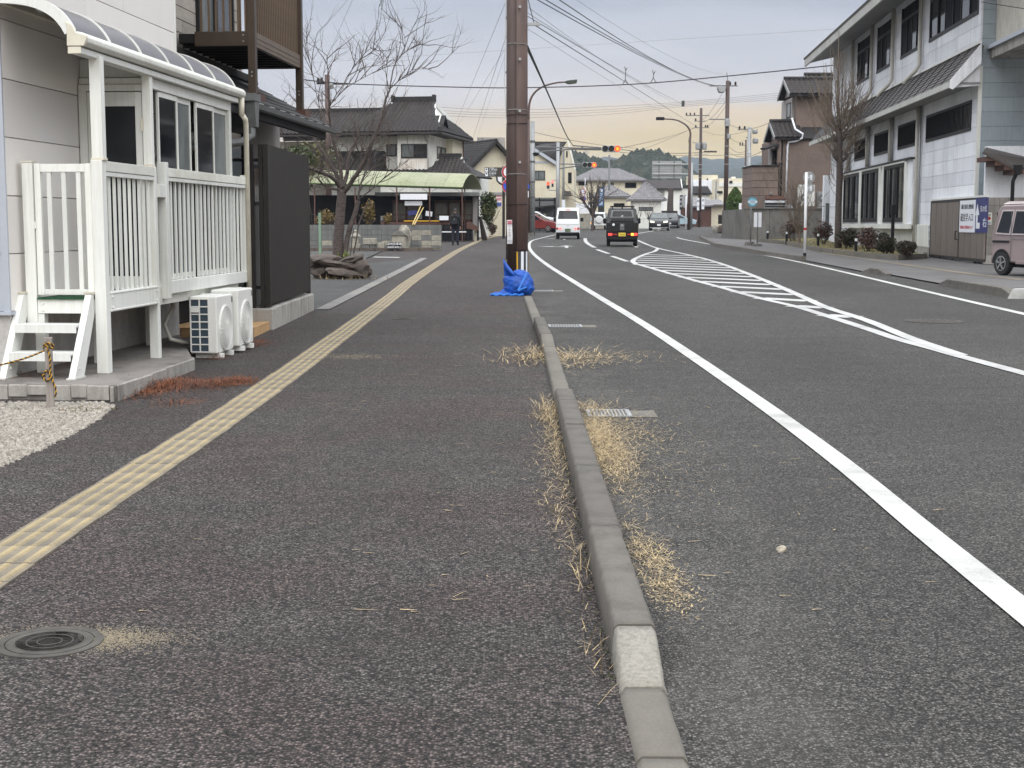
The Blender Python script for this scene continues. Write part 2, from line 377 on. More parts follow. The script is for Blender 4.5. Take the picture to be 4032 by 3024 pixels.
MT['needle'] = M('brown_needles', (.25,.085,.032), .85, c2=(.10,.035,.018), scale=6)
MT['bark'] = M('tree_bark', (.115,.09,.08), .9, c2=(.045,.036,.032), scale=9, stretch=(1,1,3), bump=.8)
MT['twig'] = M('twig_bark', (.10,.078,.066), .85, c2=(.06,.047,.04), scale=9)
MT['twig_br'] = M('pale_brown_twig', (.24,.19,.145), .85, c2=(.14,.11,.085), scale=9)
MT['tileroof'] = M('dark_roof_tile', (.040,.037,.036), .7, spec=.25, c2=(.018,.017,.017), scale=1.7, lo=.3, hi=.75)
MT['tileroof_br'] = M('brownish_roof_tile', (.058,.049,.046), .7, spec=.25, c2=(.028,.024,.023), scale=1.7, lo=.3, hi=.75)
MT['tilegrey'] = M('grey_roof_tile', (.22,.21,.215), .6, c2=(.12,.115,.12), scale=2.5, lo=.3, hi=.75)
MT['plaster'] = stained('white_plaster', (.78,.78,.73), (.42,.40,.35), .5, (2,2,.3), 30, .8, .1)
MT['cream'] = stained('cream_wall', (.74,.68,.52), (.48,.43,.33), .5, (2,2,.3), 30, .8, .1)
MT['rusty_white'] = stained('rust_streaked_plaster', (.76,.75,.70), (.34,.22,.15), .9, (5,5,.18), 30, .8, .1)
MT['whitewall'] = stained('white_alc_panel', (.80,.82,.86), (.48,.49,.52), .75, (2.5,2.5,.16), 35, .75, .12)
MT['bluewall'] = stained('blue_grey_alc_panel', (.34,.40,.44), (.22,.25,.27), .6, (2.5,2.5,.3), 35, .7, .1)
MT['slate'] = M('brown_slate_roof', (.11,.098,.092), .55, var=.3, scale=2, stretch=(1,1,1))
MT['fascia'] = stained('weathered_fascia', (.50,.50,.47), (.30,.29,.26), .6, (3,3,.4), 30, .8, .05)
MT['soffit'] = M('grey_soffit', (.30,.30,.30), .8, var=.2)
MT['pipe'] = M('downpipe_beige', (.50,.48,.43), .5, var=.15, scale=4)
MT['bwin'] = M('bronze_window_frame', (.016,.016,.017), .5, var=.2, spec=.25)
MT['screen'] = M('insect_screen', (.016,.017,.020), .8, var=.2, spec=.15)
MT['gatebrown'] = M('brown_gate_metal', (.20,.17,.145), .45, var=.22, scale=1.2, stretch=(1,1,.5), metal=.2)
MT['brick'] = stained('brown_split_block', (.20,.15,.125), (.11,.085,.075), .8, (3,3,2), 26, .9, .6)
MT['lower_panel'] = stained('grey_board_panel', (.36,.34,.325), (.22,.20,.19), .6, (2,2,.3), 30, .8, .1)
MT['siding'] = stained('textured_siding', (.46,.42,.37), (.28,.26,.24), .8, (1.2,1.2,3), 22, .85, .5)
MT['mossgreen'] = stained('mossy_green_roof', (.30,.31,.20), (.16,.20,.085), .9, (3,1,3), 20, .6, .1)
MT['wood'] = M('dark_red_wood', (.10,.042,.028), .6, var=.35, scale=5, stretch=(1,1,.3))
MT['stakewood'] = M('grey_weathered_stake', (.34,.30,.27), .85, var=.35, scale=10, stretch=(4,4,.5))
MT['rope_y'] = M('rope_yellow', (.55,.30,.03), .8, var=.3, scale=30)
MT['rope_k'] = M('rope_black', (.03,.026,.02), .85, var=.2)
MT['orange_tile'] = M('terracotta_tile', (.52,.32,.15), .6, var=.22, scale=5)
MT['green_mat'] = M('green_mat', (.01,.085,.03), .85, var=.4, scale=40, bump=.5)
MT['acwhite'] = M('ac_casing', (.70,.70,.66), .42, var=.06, scale=3)
MT['acfin'] = M('ac_fins', (.05,.075,.10), .45, var=.3, scale=30, metal=.2)
MT['rock'] = stained('dark_rock', (.125,.10,.085), (.045,.038,.034), .9, (1,1,2), 20, .9, .8)
MT['stone_gr'] = stained('lichen_stone', (.34,.32,.27), (.12,.115,.095), 1.0, (2,2,1), 16, .92, .6)
MT['cblock'] = stained('grey_concrete_block', (.16,.165,.16), (.05,.052,.05), .95, (2,2,.5), 40, .9, .4)
MT['dirt'] = M('soil', (.13,.10,.07), .95, c2=(.07,.055,.04), scale=4, bump=.6)
MT['grass'] = M('dull_grass', (.12,.135,.035), .9, c2=(.15,.10,.04), scale=5, bump=.6)
MT['taillight'] = emit('lit_tail_lamp', (1,.05,.04), 2.2)
MT['brake_pale'] = emit('brake_lamp_pale', (1,.18,.16), 1.6)
MT['amber'] = emit('amber_lamp', (1,.42,.05), 2.4)
MT['sig_red'] = emit('signal_red', (1,.06,.015), 2.6)
MT['sig_redrim'] = emit('signal_red_core', (1,.22,.02), 2.6)
MT['headlight'] = emit('headlamp_white', (1,.97,.80), 2.2)
MT['dklens'] = M('dark_lens', (.012,.013,.013), .25, var=0)
MT['skin'] = M('skin', (.42,.26,.19), .6, var=.05)
MT['cloth_dk'] = M('charcoal_jacket', (.020,.020,.024), .85, var=.3, scale=9)
MT['cloth_nv'] = M('navy_trousers', (.012,.014,.026), .85, var=.3, scale=9)
MT['hair'] = M('black_hair', (.010,.009,.009), .6, var=.2, scale=30)
def paint(name, c, rough=.25): return M(name, c, rough, var=.04, scale=2, coat=.6)
MT['car_white'] = paint('white_car_paint', (.70,.72,.73)); MT['car_black'] = M('black_car_paint', (.007,.008,.009), .3, var=0, spec=.35, coat=.15)
MT['car_pink'] = paint('dusty_pink_car_paint', (.235,.18,.18), .32); MT['car_pink_lt'] = paint('pale_pink_roof_paint', (.47,.40,.395), .3); MT['car_red'] = paint('dark_red_car_paint', (.16,.012,.014)); MT['car_blue'] = paint('pale_blue_car_paint', (.34,.46,.52))
MT['plate_y'] = M('yellow_plate', (.66,.50,.06), .5, var=0); MT['plate_g'] = M('dark_green_plate', (.03,.09,.05), .5, var=0); MT['plate_w'] = M('white_plate', (.72,.73,.73), .5, var=0)
# ================================================================== ground, road, markings
MT['asph_walk'] = asphalt('dark_footway_asphalt', (.012,.011,.0105), (.135,.121,.113), (1.06,.92,.91), .8, 100, .012)
MT['asph_road'] = asphalt('road_asphalt', (.020,.0192,.0182), (.150,.143,.134), (.93,.92,.91), .5, 112, .010, .9, .32)
MT['asph_lot'] = asphalt('grey_lot_asphalt', (.055,.054,.053), (.16,.157,.152), (.93,.93,.92), .5, 120, .015)
MT['asph_far'] = M('far_footway', (.125,.12,.115), .85, c2=(.085,.08,.078), scale=1.2)
MT['terrain'] = M('terrain_soil', (.10,.095,.08), .95, c2=(.06,.06,.045), scale=.05)
sheet('ground', [(-2500,-30), (2500,-30), (2500,2600), (-2500,2600)], -.03, MT['terrain'])
sheet('road', [(.3,-3), (60,-3), (60,85), (90,300), (-14,300), (-30,100), (.3,95)], 0, MT['asph_road'])
walk_pts = [(-9,-3), (.345,-3), (.345,15), (.33,19), (.28,24.5), (.26,60), (.35,80), (.75,94), (.3,108), (-3,112), (-9,112), (-9,60), (-5.2,58.5), (-4.6,42)]
gp = [G(*p) for p in ((1671,1017),(1564,1073),(1440,1136),(1269,1222))]
walk_pts += [(p.x, p.y) for p in gp] + [(-6,22), (-9,22)]
sheet('sidewalk', walk_pts, .004, MT['asph_walk'])
sheet('parking_lot', [(gp[3].x-1.2, gp[3].y-.4)]+[(p.x-.02, p.y) for p in gp[::-1]]+[(-4.7,42), (-5.3,58.5), (-30,58.5), (-30,22)], .008, MT['asph_lot'])
def stroke(pts, wd, dz=.008, mb=None):
    """a painted line of constant width along ground points"""
    mb = mb or MB(); P = [Vector((p[0], p[1])) for p in pts]; n = len(P); Lf, Rt = [], []
    for i in range(n):
        d = (P[min(i+1,n-1)]-P[max(i-1,0)]).normalized(); q = Vector((-d.y, d.x))*wd/2
        Lf.append(P[i]+q); Rt.append(P[i]-q)
    vs = [(p.x, p.y, gz(p.y)+dz) for p in Lf]+[(p.x, p.y, gz(p.y)+dz) for p in Rt]
    mb.add(vs, [(i, n+i, n+i+1, i+1) for i in range(n-1)]); return mb
def smooth_pts(P, k=6):
    out = []
    for i in range(len(P)-1):
        a, b, c, d = P[max(i-1,0)], P[i], P[i+1], P[min(i+2,len(P)-1)]
        for j in range(k):
            t = j/k
            out.append(tuple(.5*((2*b[q])+(-a[q]+c[q])*t+(2*a[q]-5*b[q]+4*c[q]-d[q])*t*t+(-a[q]+3*b[q]-3*c[q]+d[q])*t**3) for q in range(2)))
    out.append(tuple(P[-1])); return out
def gpx(pts, s=1/.5486): return [(G(u*s, v*s).x, G(u*s, v*s).y) for u, v in pts]
def marking(mb, label): 
    o = struct('road_marking', mb, MT['paint_line'], label=label)
    for p in o.data.polygons:
        if p.normal.z < 0: p.flip()
    return o
nl_ = gpx([(2195,1310),(2000,1152),(1800,988),(1600,842),(1400,707),(1300,646),(1230,603),(1180,571),(1153,549),(1143,533),(1148,521),(1169,514.5),(1200,507)])
nl_ = [(nl_[0][0]+(nl_[0][0]-nl_[1][0])*1.2, nl_[0][1]+(nl_[0][1]-nl_[1][1])*1.2)]+nl_
near_line = smooth_pts(nl_)
marking(stroke(near_line, .142), 'wide white edge line curving past the brown pole')
right_line = smooth_pts(gpx([(1462,513),(1478,517.5),(1540,529),(1600,541.5),(1700,561),(1800,583),(2000,630),(2212,679),(2400,722)]))
marking(stroke(right_line, .15), 'white edge line along the far kerb')
z2 = lambda L: [(G(2400+a/2.458, 900+b/2.458).x, G(2400+a/2.458, 900+b/2.458).y) for a, b in L]
med_l = smooth_pts(z2([(262,345),(390,380),(500,412),(730,478),(870,517),(1080,572),(1300,635),(1500,688),(1800,757),(2100,848),(2500,976),(2800,1077),(3100,1158),(3400,1242),(4012,1406),(4700,1590)]), 4)
med_r = smooth_pts(z2([(250,105),(350,150),(470,193),(700,243),(900,290),(1100,350),(1300,425),(1500,505),(1700,590),(1900,680),(2100,768),(2500,898),(2900,1062),(3400,1232)]), 4)
med_t = smooth_pts(z2([(470,193),(440,222),(380,240),(330,258),(262,288),(225,318),(262,352)]), 4)
marking(stroke(med_l, .16), 'white line on the near side of the hatched median')
marking(stroke(med_r, .16, .011), 'white line on the far side of the hatched median')
marking(stroke(med_t, .16, .014), 'rounded white tip of the hatched median')
hb = MB()
def cross_poly(P, A, d):
    A = Vector(A); d = Vector(d); best = None
    for i in range(len(P)-1):
        p, q = Vector(P[i]), Vector(P[i+1]); e = q-p; den = d.x*e.y-d.y*e.x
        if abs(den) < 1e-9: continue
        k = ((p.x-A.x)*e.y-(p.y-A.y)*e.x)/den; m = ((p.x-A.x)*d.y-(p.y-A.y)*d.x)/den
        if 0 <= m <= 1 and (best is None or abs(k) < abs(best)): best = k
    return None if best is None else A+d*best
pa, pb = G(2697,1092), G(3010,1105.5); hd = Vector((pb.x-pa.x, pb.y-pa.y)).normalized()
leftb = med_t[8:]+med_l
for k in range(-9, 12):
    A = Vector((pa.x, pa.y))+Vector((.31,-2.08))*0; y0 = pa.y-2.12*k
    # point on the left border at this distance
    c = None
    for i in range(len(leftb)-1):
        (xa, ya), (xb, yb) = leftb[i], leftb[i+1]
        if min(ya, yb) <= y0 <= max(ya, yb) and abs(ya-yb) > 1e-6:
            c = (xa+(xb-xa)*(y0-ya)/(yb-ya), y0); break
    if c is None or y0 < 20: continue
    e = cross_poly(med_r, c, hd)
    if e is None or (e-Vector(c)).length > 9: continue
    stroke([c, e], .45, .006, hb)
marking(hb, 'white diagonal hatching of the median')
for L, lab in (([(2409,1009),(2470,1030)], 'nearest short white lane dash'), ([(2350,983),(2396,999)], 'second short white lane dash')):
    marking(stroke([(G(*p).x, G(*p).y) for p in L], .17), lab)
marking(stroke(smooth_pts([(G(*p).x, G(*p).y) for p in ((2304,938),(2306,950),(2318,962),(2342,975))]), .2), 'curved white lane line behind the white van')
marking(stroke([(G(*p).x, G(*p).y) for p in ((2480,925),(2520,918),(2600,905))], .2), 'thin white line by the oncoming cars')
def arrow(u, v, lab, side=1, k=1.0):
    p = G(u, v); mb = MB(); c, s = math.cos(-.03), math.sin(-.03)
    def q(x, y): X = p.x+(x*c-y*s)*k; Y = p.y+(x*s+y*c)*k; return (X, Y, gz(Y)+.008)
    mb.add([q(.28,-2.4), q(.43,-2.4), q(.43,1.0), q(.28,1.0)], [(0,1,2,3)])
    mb.add([q(.0,.9), q(.7,.9), q(.36,2.6)], [(0,1,2)])
    mb.add([q(.28,-.6), q(.28,-.1), q(-.35*side,.6), q(-.35*side,.2)], [(0,1,2,3)])
    mb.add([q(-.25*side,-.2), q(-.25*side,1.0), q(-1.0*side,.5)], [(0,1,2)])
    marking(mb, lab)
arrow(2200, 972, 'white lane arrow behind the white van'); arrow(2198, 941, 'white lane arrow under the white van'); arrow(2468, 970, 'white lane arrow behind the black truck', -1)
# gutter strip and far footway
gs = MB()
for i in range(3):
    a, b = gp[i], gp[i+1]
    stroke([(a.x, a.y), (b.x, b.y)], .22, .014+.0015*i, gs)
MT['gutter'] = stained('grey_gutter_concrete', (.21,.20,.185), (.12,.115,.108), 1.0, (1,1,1), 40, .9, .2)
struct('gutter_strip', gs, MT['gutter'], label='pale concrete gutter strip beside the parking lot')
def kerb_mesh(L, h0, h1, wt=.136, wb=.16, rnd=.015):
    """one worn kerb stone along +y, top heights h0 -> h1"""
    mb = MB(); n = 8; k = max(6, int(L/.06))
    for i in range(k+1):
        f = i/k; h = h0+(h1-h0)*f; q = lambda a: R.gauss(0, a*.8)
        mb.v += [(-wb/2, L*f, -.06), (-wt/2-.004+q(.002), L*f, h*.5-.01), (-wt/2+q(.002), L*f, max(h-rnd+q(.002),-.05)), (-wt/2+rnd*.8+q(.003), L*f, h+q(.0015)), (wt/2-rnd*.8+q(.003), L*f, h+q(.0015)), (wt/2+q(.002), L*f, max(h-rnd+q(.003),-.05)), (wt/2+.004+q(.002), L*f, h*.5-.01), (wb/2, L*f, -.06)]
    for i in range(k):
        for j in range(n): mb.f.append((i*n+j, i*n+(j+1)%n, (i+1)*n+(j+1)%n, (i+1)*n+j)); mb.m.append(0)
    mb.f += [tuple(range(n))[::-1], tuple(range(k*n, k*n+n))]; mb.m += [0, 0]
    return mb
kerb = Thing('kerb', 'weathered concrete kerb between footway and road', None, (0,0,0), 'W', kind='structure')
def kerb_x(y): return .405 if y < 15 else .405-(y-15)*.0115
y = 2.55; kc = {}
while y < 24.3:
    Ls = R.choice((1.2,1.5,1.8)) if y > 4.5 else .56
    if y < 3.9: h0 = h1 = .022; mt = 'kerb_mid'
    elif y < 4.55: h0, h1 = .024, .125; mt = 'kerb_lt'; Ls = 4.55-y if y > 3.8 else .65
    elif y < 10.9: h0 = h1 = .13; mt = 'kerb'; Ls = min(Ls, max(10.95-y,.3))
    elif y < 15.2: h0 = h1 = .055; mt = 'kerb_mid'; Ls = min(Ls, max(15.25-y,.3))
    elif y < 16.0: h0, h1 = .055, .13; mt = 'kerb_mid'; Ls = .75
    elif y < 18.6: h0 = h1 = .135; mt = 'kerb'; Ls = min(Ls, max(18.65-y,.3))
    else: h0 = h1 = .05; mt = 'kerb_mid'
    Ls = max(Ls, .2)
    key = (round(Ls,2), h0, h1, mt, R.randint(0,3))
    if key not in kc: kc[key] = kerb_mesh(Ls-.004, h0, h1).mesh('kerb_stone', MT[mt])
    for p_ in kc[key].polygons: p_.use_smooth = len(p_.vertices) == 4
    o = kerb.piece('kerb_stone', kc[key], (kerb_x(y+Ls/2)+R.uniform(-.002,.002), y, gz(y)+R.uniform(-.002,.002)), (math.atan(G0), 0, .0115 if y > 15 else R.uniform(-.002,.002)))
    y += Ls
# tactile paving: 30 cm tiles with four raised bars
tact = Thing('tactile_paving', 'yellow tactile paving strip running along the footway', None, (0,0,0), 'W', kind='structure')
tb = MB().box(-.1485, .1485, -.1485, .1485, -.02, .006)
for k in range(4):
    x = -.1125+k*.075
    tb.add([(x-.017,-.138,.006), (x+.017,-.138,.006), (x+.017,.138,.006), (x-.017,.138,.006), (x-.010,-.13,.0125), (x+.010,-.13,.0125), (x+.010,.13,.0125), (x-.010,.13,.0125)],
           [(4,5,6,7), (0,1,5,4), (1,2,6,5), (2,3,7,6), (3,0,4,7)], 1)
tile_me = [tb.mesh('tactile_tile', [MT['tactile'], MT['tactile_bar']])]
path = [(-2.17,3.6), (-2.155,6.5), (-2.10,9), (-2.075,12.5), (-2.10,18), (-2.15,25)]
for u, v in ((1640,1094),(1795,993),(1850,965),(1905,942),(1955,930)):
    p = G(u, v); path.append((p.x, p.y))
path = smooth_pts(path, 8); acc = 0; tiles = 0; far = MB()
for i in range(len(path)-1):
    a, b = Vector(path[i]), Vector(path[i+1]); d = b-a; L = d.length; ang = math.atan2(d.y, d.x)-math.pi/2
    while acc < L:
        p = a+d*(acc/L)
        if tiles < 290:
            o = tact.piece('tactile_tile', tile_me[0], (p.x+R.uniform(-.003,.003), p.y, gz(p.y)+.006+R.uniform(-.002,.002)), (math.atan(G0)+R.uniform(-.006,.006), R.uniform(-.008,.008), ang+R.uniform(-.006,.006))); tiles += 1
        else: far.box(p.x-.15, p.x+.15, p.y-.15, p.y+.15, gz(p.y)-.01, gz(p.y)+.014)
        acc += .30
    acc -= L
if far.v: tact.part('tactile_tile_row', far, MT['tactile_bar'], kind='stuff')
# right-hand footway, its kerbs and tan guide line
rk = [G(*p) for p in ((2758,938),(2820,972),(2920,988),(3001,1003),(3163,1028),(3405,1075),(3500,1086),(3712,1124),(4000,1174),(4200,1212))]
sheet('far_sidewalk', [(p.x+.05, p.y) for p in rk]+[(60, rk[-1].y), (60, 84), (rk[0].x+2, 84)], .03, MT['asph_far'])
tl = [(G(*p, .035).x, G(*p, .035).y) for p in ((3232,994),(3449,1025),(3666,1057),(3829,1079),(4032,1102))]
struct('guide_line', stroke(tl, .32, .036), MT['tactile'], label='worn tan guide strip on the far footway')
fk = Thing('far_kerb', 'grey concrete kerb stones along the far side of the road', None, (0,0,0), 'W', kind='structure')
def kerb_run(A, B, mat='kerb', hgt=.15, ends=True, me={}):
    d = (B-A); L = d.length; n = max(2, round(L/.6)); l = L/n; ang = math.atan2(d.y, d.x)-math.pi/2
    for k in range(n):
        h0 = .05 if ends and k == 0 else hgt; h1 = .05 if ends and k == n-1 else hgt
        key = (round(l,2), h0, h1, mat)
        if key not in me: me[key] = kerb_mesh(l-.01, h0, h1, .16, .2).mesh('kerb_stone', MT[mat])
        p = A+d*(k/n); fk.piece('kerb_stone', me[key], (p.x, p.y, gz(p.y)), (math.atan(G0)*math.cos(ang), 0, ang))
for i, j in ((0,1),(1,2),(2,3),(3,4)): kerb_run(rk[i], rk[j], 'kerb', .16, False)
kerb_run(rk[5], rk[6]); kerb_run(rk[7], rk[8], 'kerb', .16)
mb = MB(); p = G(4018,1176); mb.prism([(-.2,0),(-.12,.17),(.3,.19),(.38,0)], 'y', -.12, .12)
o = single('painted_kerb_block', mb, MT['paint_line'], 'white painted concrete block at the end of the far kerb', 'kerb block', (0,0,0)); o.location = p; o.rotation_euler = (0,0,-.5)
# utility covers
MT['lid'] = M('worn_iron_lid', (.10,.093,.083), .85, c2=(.06,.056,.05), scale=9, spec=.2)
def manhole(u, v, r, label, mat='concrete_dk'):
    p = G(u, v); t = Thing('manhole_cover', label, 'manhole cover', (p.x, p.y, gz(p.y)), 'L')
    t.e.rotation_euler = (math.atan(G0), 0, 0)
    a = MB().lathe([(r+.035,-.01),(r+.035,.009),(r+.005,.009),(r+.005,-.01)], n=36); t.part('rim', a, MT['lid'])
    b = MB().lathe([(r,-.02),(r,.0095)], n=36); t.part('lid', b, MT[mat])
    c = MB()
    if r > .3:
        for k in range(-3, 4):
            h = math.sqrt(max(0, (r*.85)**2-(k*r*.24)**2)); c.box(k*r*.24-.012, k*r*.24+.012, -h, h, .0095, .0145)
    else:
        for q in (.82, .55, .30): c.lathe([(r*q,.0095),(r*q,.0106),(r*q-.004,.0106),(r*q-.004,.0095)], n=32)
    t.part('ridges', c, MT[mat]); return t
manhole(196, 2535, .145, 'small round iron cover ringed by sand on the near footway', 'lid')
manhole(3680, 1266, .36, 'round ribbed manhole cover in the far lane', 'lid')
manhole(1590, 1257, .14, 'small faint cover in the middle of the footway', 'lid')
def sand_patch(name, u, v, a, b, n, label, mat, size=(.004,.010)):
    p = G(u, v); mb = MB()
    for _ in range(n):
        x, y = R.gauss(0, a), R.gauss(0, b); s = R.uniform(*size); X, Y = p.x+x, p.y+y; z = gz(Y)+.004
        t = R.random()*6.28; c, d = math.cos(t)*s, math.sin(t)*s
        mb.add([(X+c,Y+d,z), (X-d,Y+c,z), (X-c,Y-d,z), (X+d,Y-c,z), (X,Y,z+s*.6)], [(0,1,4),(1,2,4),(2,3,4),(3,0,4)])
    return single(name, mb, mat, label, 'sand', kind='stuff')
MT['sand'] = M('tan_grit', (.27,.225,.15), .9, var=.4, scale=60)
sand_patch('sand', 330, 2520, .15, .07, 6500, 'tan grit gathered round the small iron cover', MT['sand'], (.0014,.0034))
sand_patch('sand', 1400, 1405, .25, .18, 700, 'faint pale grit in the middle of the footway', MT['sand'], (.003,.006))
def grate(u, v, wx, wy, nb, label):
    p = G(u, v); t = Thing('drain_grate', label, 'drain grate', (p.x, p.y, gz(p.y)), 'L'); t.e.rotation_euler = (math.atan(G0), 0, 0)
    t.part('pit', MB().box(-wx/2, wx/2, -wy/2, wy/2, .002, .0065), MT['black'])
    f = MB()
    for s in (-1, 1): f.box(s*wx/2-.012, s*wx/2+.012, -wy/2, wy/2, .004, .016); f.box(-wx/2, wx/2, s*wy/2-.012, s*wy/2+.012, .0045, .0155)
    t.part('frame', f, MT['galv'])
    me = MB().box(-.006, .006, -wy/2+.012, wy/2-.012, .005, .014).mesh('grate_bar', MT['galv'])
    for k in range(nb): t.piece('grate_bar', me, (-wx/2+wx*(k+.5)/nb, 0, 0))
    for k in range(3): t.part('cross_bar', MB().box(-wx/2, wx/2, -wy*.25+k*wy*.25-.004, -wy*.25+k*wy*.25+.004, .006, .0125), MT['galv'])
    q = MB(); q.box(wx/2+.015, wx/2+.20, -wy/2, wy/2, .001, .006); t.part('surround', q, MT['kerb_mid']); return t
grate(2396, 1632, .30, .34, 11, 'steel drain grate beside the nearest straw heap')
grate(2225, 1286, .42, .40, 12, 'steel drain grate beyond the raised kerb block')
grate(2125, 1147, .50, .40, 12, 'farthest drain grate next to the blue net bag')
# stone, litter, straw
def rock_mesh(name, s, mat, seed, sub=2, flat=.7):
    bm = bmesh.new(); bmesh.ops.create_icosphere(bm, subdivisions=sub, radius=1)
    for v in bm.verts:
        n = noise.noise(v.co*1.3+Vector((seed*7.1, seed*3.3, 0))); n2 = noise.noise(v.co*3+Vector((seed, 0, seed)))
        v.co *= 1+n*.45+n2*.15; v.co.x *= s[0]; v.co.y *= s[1]; v.co.z *= s[2]
    me = bpy.data.meshes.new(name); bm.to_mesh(me); bm.free(); me.materials.append(mat); return me
MT['pebble'] = M('pale_stone', (.42,.37,.29), .85, var=.3, scale=25, bump=.3)
p = G(3077, 2173); o = link('stone', rock_mesh('stone', (.022,.018,.018), MT['pebble'], 3)); o.location = (p.x, p.y, gz(p.y)+.010); props(o, 'small tan stone lying alone on the road', 'stone')
def blade(mb, x, y, z, L, wd, az, tilt, bend):
    d = Vector((math.cos(az)*math.cos(tilt), math.sin(az)*math.cos(tilt), math.sin(tilt))); s = Vector((-math.sin(az), math.cos(az), 0))*wd/2
    a = Vector((x, y, z)); b = a+d*L*.5+Vector((0,0,bend*L)); c = a+d*L+Vector((s.x, s.y, 0))*bend*6
    b.z = max(b.z, z); c.z = max(c.z, z)
    mb.add([a-s, a+s, b+s*.9, b-s*.9, c], [(0,1,2,3), (3,2,4)])
def straw(pts, label, name='dry_grass'):
    mb = MB()
    for (x0, y0, sx, sy, n, up, lmin, lmax, wd) in pts:
        for _ in range(n):
            x, y = R.gauss(x0, sx), R.gauss(y0, sy)
            if abs(x-kerb_x(y)) < .078 and y > 4.4: x = kerb_x(y)+math.copysign(.085+abs(R.gauss(0,.03)), x-kerb_x(y))
            blade(mb, x, y, gz(y)+.006+R.random()*.012, R.uniform(lmin, lmax), wd*R.uniform(.6,1.3), R.random()*6.28, abs(R.gauss(0, up)), R.uniform(0,.12))
    return single(name, mb, MT['straw'], label, 'dry grass', kind='stuff')
straw([(.58,9.2,.06,.55,2600,.20,.03,.13,.0028), (.74,9.6,.16,.45,1300,.08,.02,.10,.0026), (.62,8.6,.08,.3,900,.15,.02,.1,.0028), (.60,8.1,.06,.55,700,.22,.02,.10,.0025), (.80,8.2,.20,.7,500,.05,.015,.07,.0024), (.62,10.6,.10,.3,420,.25,.03,.11,.003)], 'pale straw heaped on the road side of the kerb')
straw([(.275,9.3,.03,.9,460,.4,.03,.12,.0026), (.25,10.4,.05,.35,300,.45,.04,.14,.003), (.22,8.2,.06,.9,340,.2,.02,.08,.0024)], 'straggling straw on the footway side of the kerb')
straw([(.68,14.4,.22,.5,420,.2,.06,.2,.006), (.95,14.7,.35,.4,220,.1,.05,.2,.005), (.18,14.6,.18,.45,340,.35,.06,.22,.006)], 'straw scattered round the farther drain grate')
straw([(.57,6.2,.05,.35,300,.3,.02,.08,.0025), (.62,5.45,.055,.20,700,.15,.006,.03,.004), (.60,5.9,.05,.25,500,.2,.01,.06,.003), (.28,5.7,.02,.3,60,.8,.04,.13,.003), (.27,4.6,.02,.2,26,.8,.04,.12,.003), (.24,6.9,.04,.5,120,.5,.03,.1,.003)], 'crumbled straw and leaf bits by the nearest kerb')
mb = MB()
for _ in range(330):
    y = R.uniform(5, 24); x = R.uniform(-1.6, 2.2) if R.random() < .6 else R.gauss(.4, .6)
    if abs(x-kerb_x(y)) < .09: continue
    blade(mb, x, y, gz(y)+.008, R.uniform(.02,.11), R.uniform(.003,.010), R.gauss(0,.5), 0, 0)
single('fallen_bits', mb, MT['straw'], 'loose pale stalks and leaf bits strewn over the asphalt', 'litter', kind='stuff')
mb = MB()
for _ in range(520):
    y = 3.4+abs(R.gauss(0, 2.6)); x = .48+abs(R.gauss(0,.35))+.02; s = R.choice((.0016,.002,.0024,.003,.0045))*R.uniform(.7,1.3); z = gz(y)+.003; a = R.random()*6
    c, d = math.cos(a)*s, math.sin(a)*s*.8
    mb.add([(x+c,y+d,z),(x-d,y+c,z),(x-c,y-d,z),(x+d,y-c,z),(x,y,z+s)], [(0,1,4),(1,2,4),(2,3,4),(3,0,4)])
MT['gritm'] = M('grey_grit', (.30,.28,.25), .9, c2=(.12,.11,.10), scale=60)
single('grit', mb, MT['gritm'], 'loose grit on the road along the kerb', 'grit', kind='stuff')
# moss seam along the kerb
mb = MB()
for _ in range(260):
    y = R.uniform(4.3, 10.8); x = .325-abs(R.gauss(0,.012)); blade(mb, x, y, gz(y)+.002, R.uniform(.008,.03), .006, R.random()*6.28, R.uniform(.3,1.3), 0)
single('moss_tuft', mb, MT['moss'], 'thin moss and weeds in the seam left of the kerb', 'moss', kind='stuff')
# ================================================================== near house on the left, its porch and deck
WT = -5.08
zg = gz(12)
hA = Thing('house', 'pale beige house with large wall panels behind the white deck', 'house', (WT, 11.45, .07))
hA.part('core', MB().box(-9.5, WT-.03, 11.48, 16.05, .0, 6.4), MT['beige'])
hA.part('foundation', MB().box(-9.5, WT-.012, 11.47, 16.0, -.05, .725), MT['found'])
hA.part('drip_edge', MB().box(-9.5, WT+.015, 11.42, 16.0, .715, .745), MT['trim'])
zrow = [.745, 1.223, 1.704, 2.184, 2.66, 3.14, 3.62, 4.10, 4.58, 5.06, 5.54, 6.02, 6.4]
for i in range(len(zrow)-1):
    cut = [11.46, 13.38 if i % 2 else 14.4, 16.05]
    for a, b in zip(cut[:-1], cut[1:]):
        hA.part('wall_panel', MB().box(WT-.03, WT, a+.0035, b-.0035, zrow[i]+.0045, zrow[i+1]-.0045), MT['beige'])
    hA.part('end_panel', MB().box(-9.4, WT-.05, 11.445, 11.475, zrow[i]+.004, zrow[i+1]-.004), MT['trim'])
hA.part('corner_trim', MB().box(WT-.05, WT+.006, 11.435, 11.457, .745, 6.4), MT['trim'])
hA.part('corner_trim', MB().box(WT-.03, WT+.012, 16.05, 16.09, .745, 6.4), MT['white'])
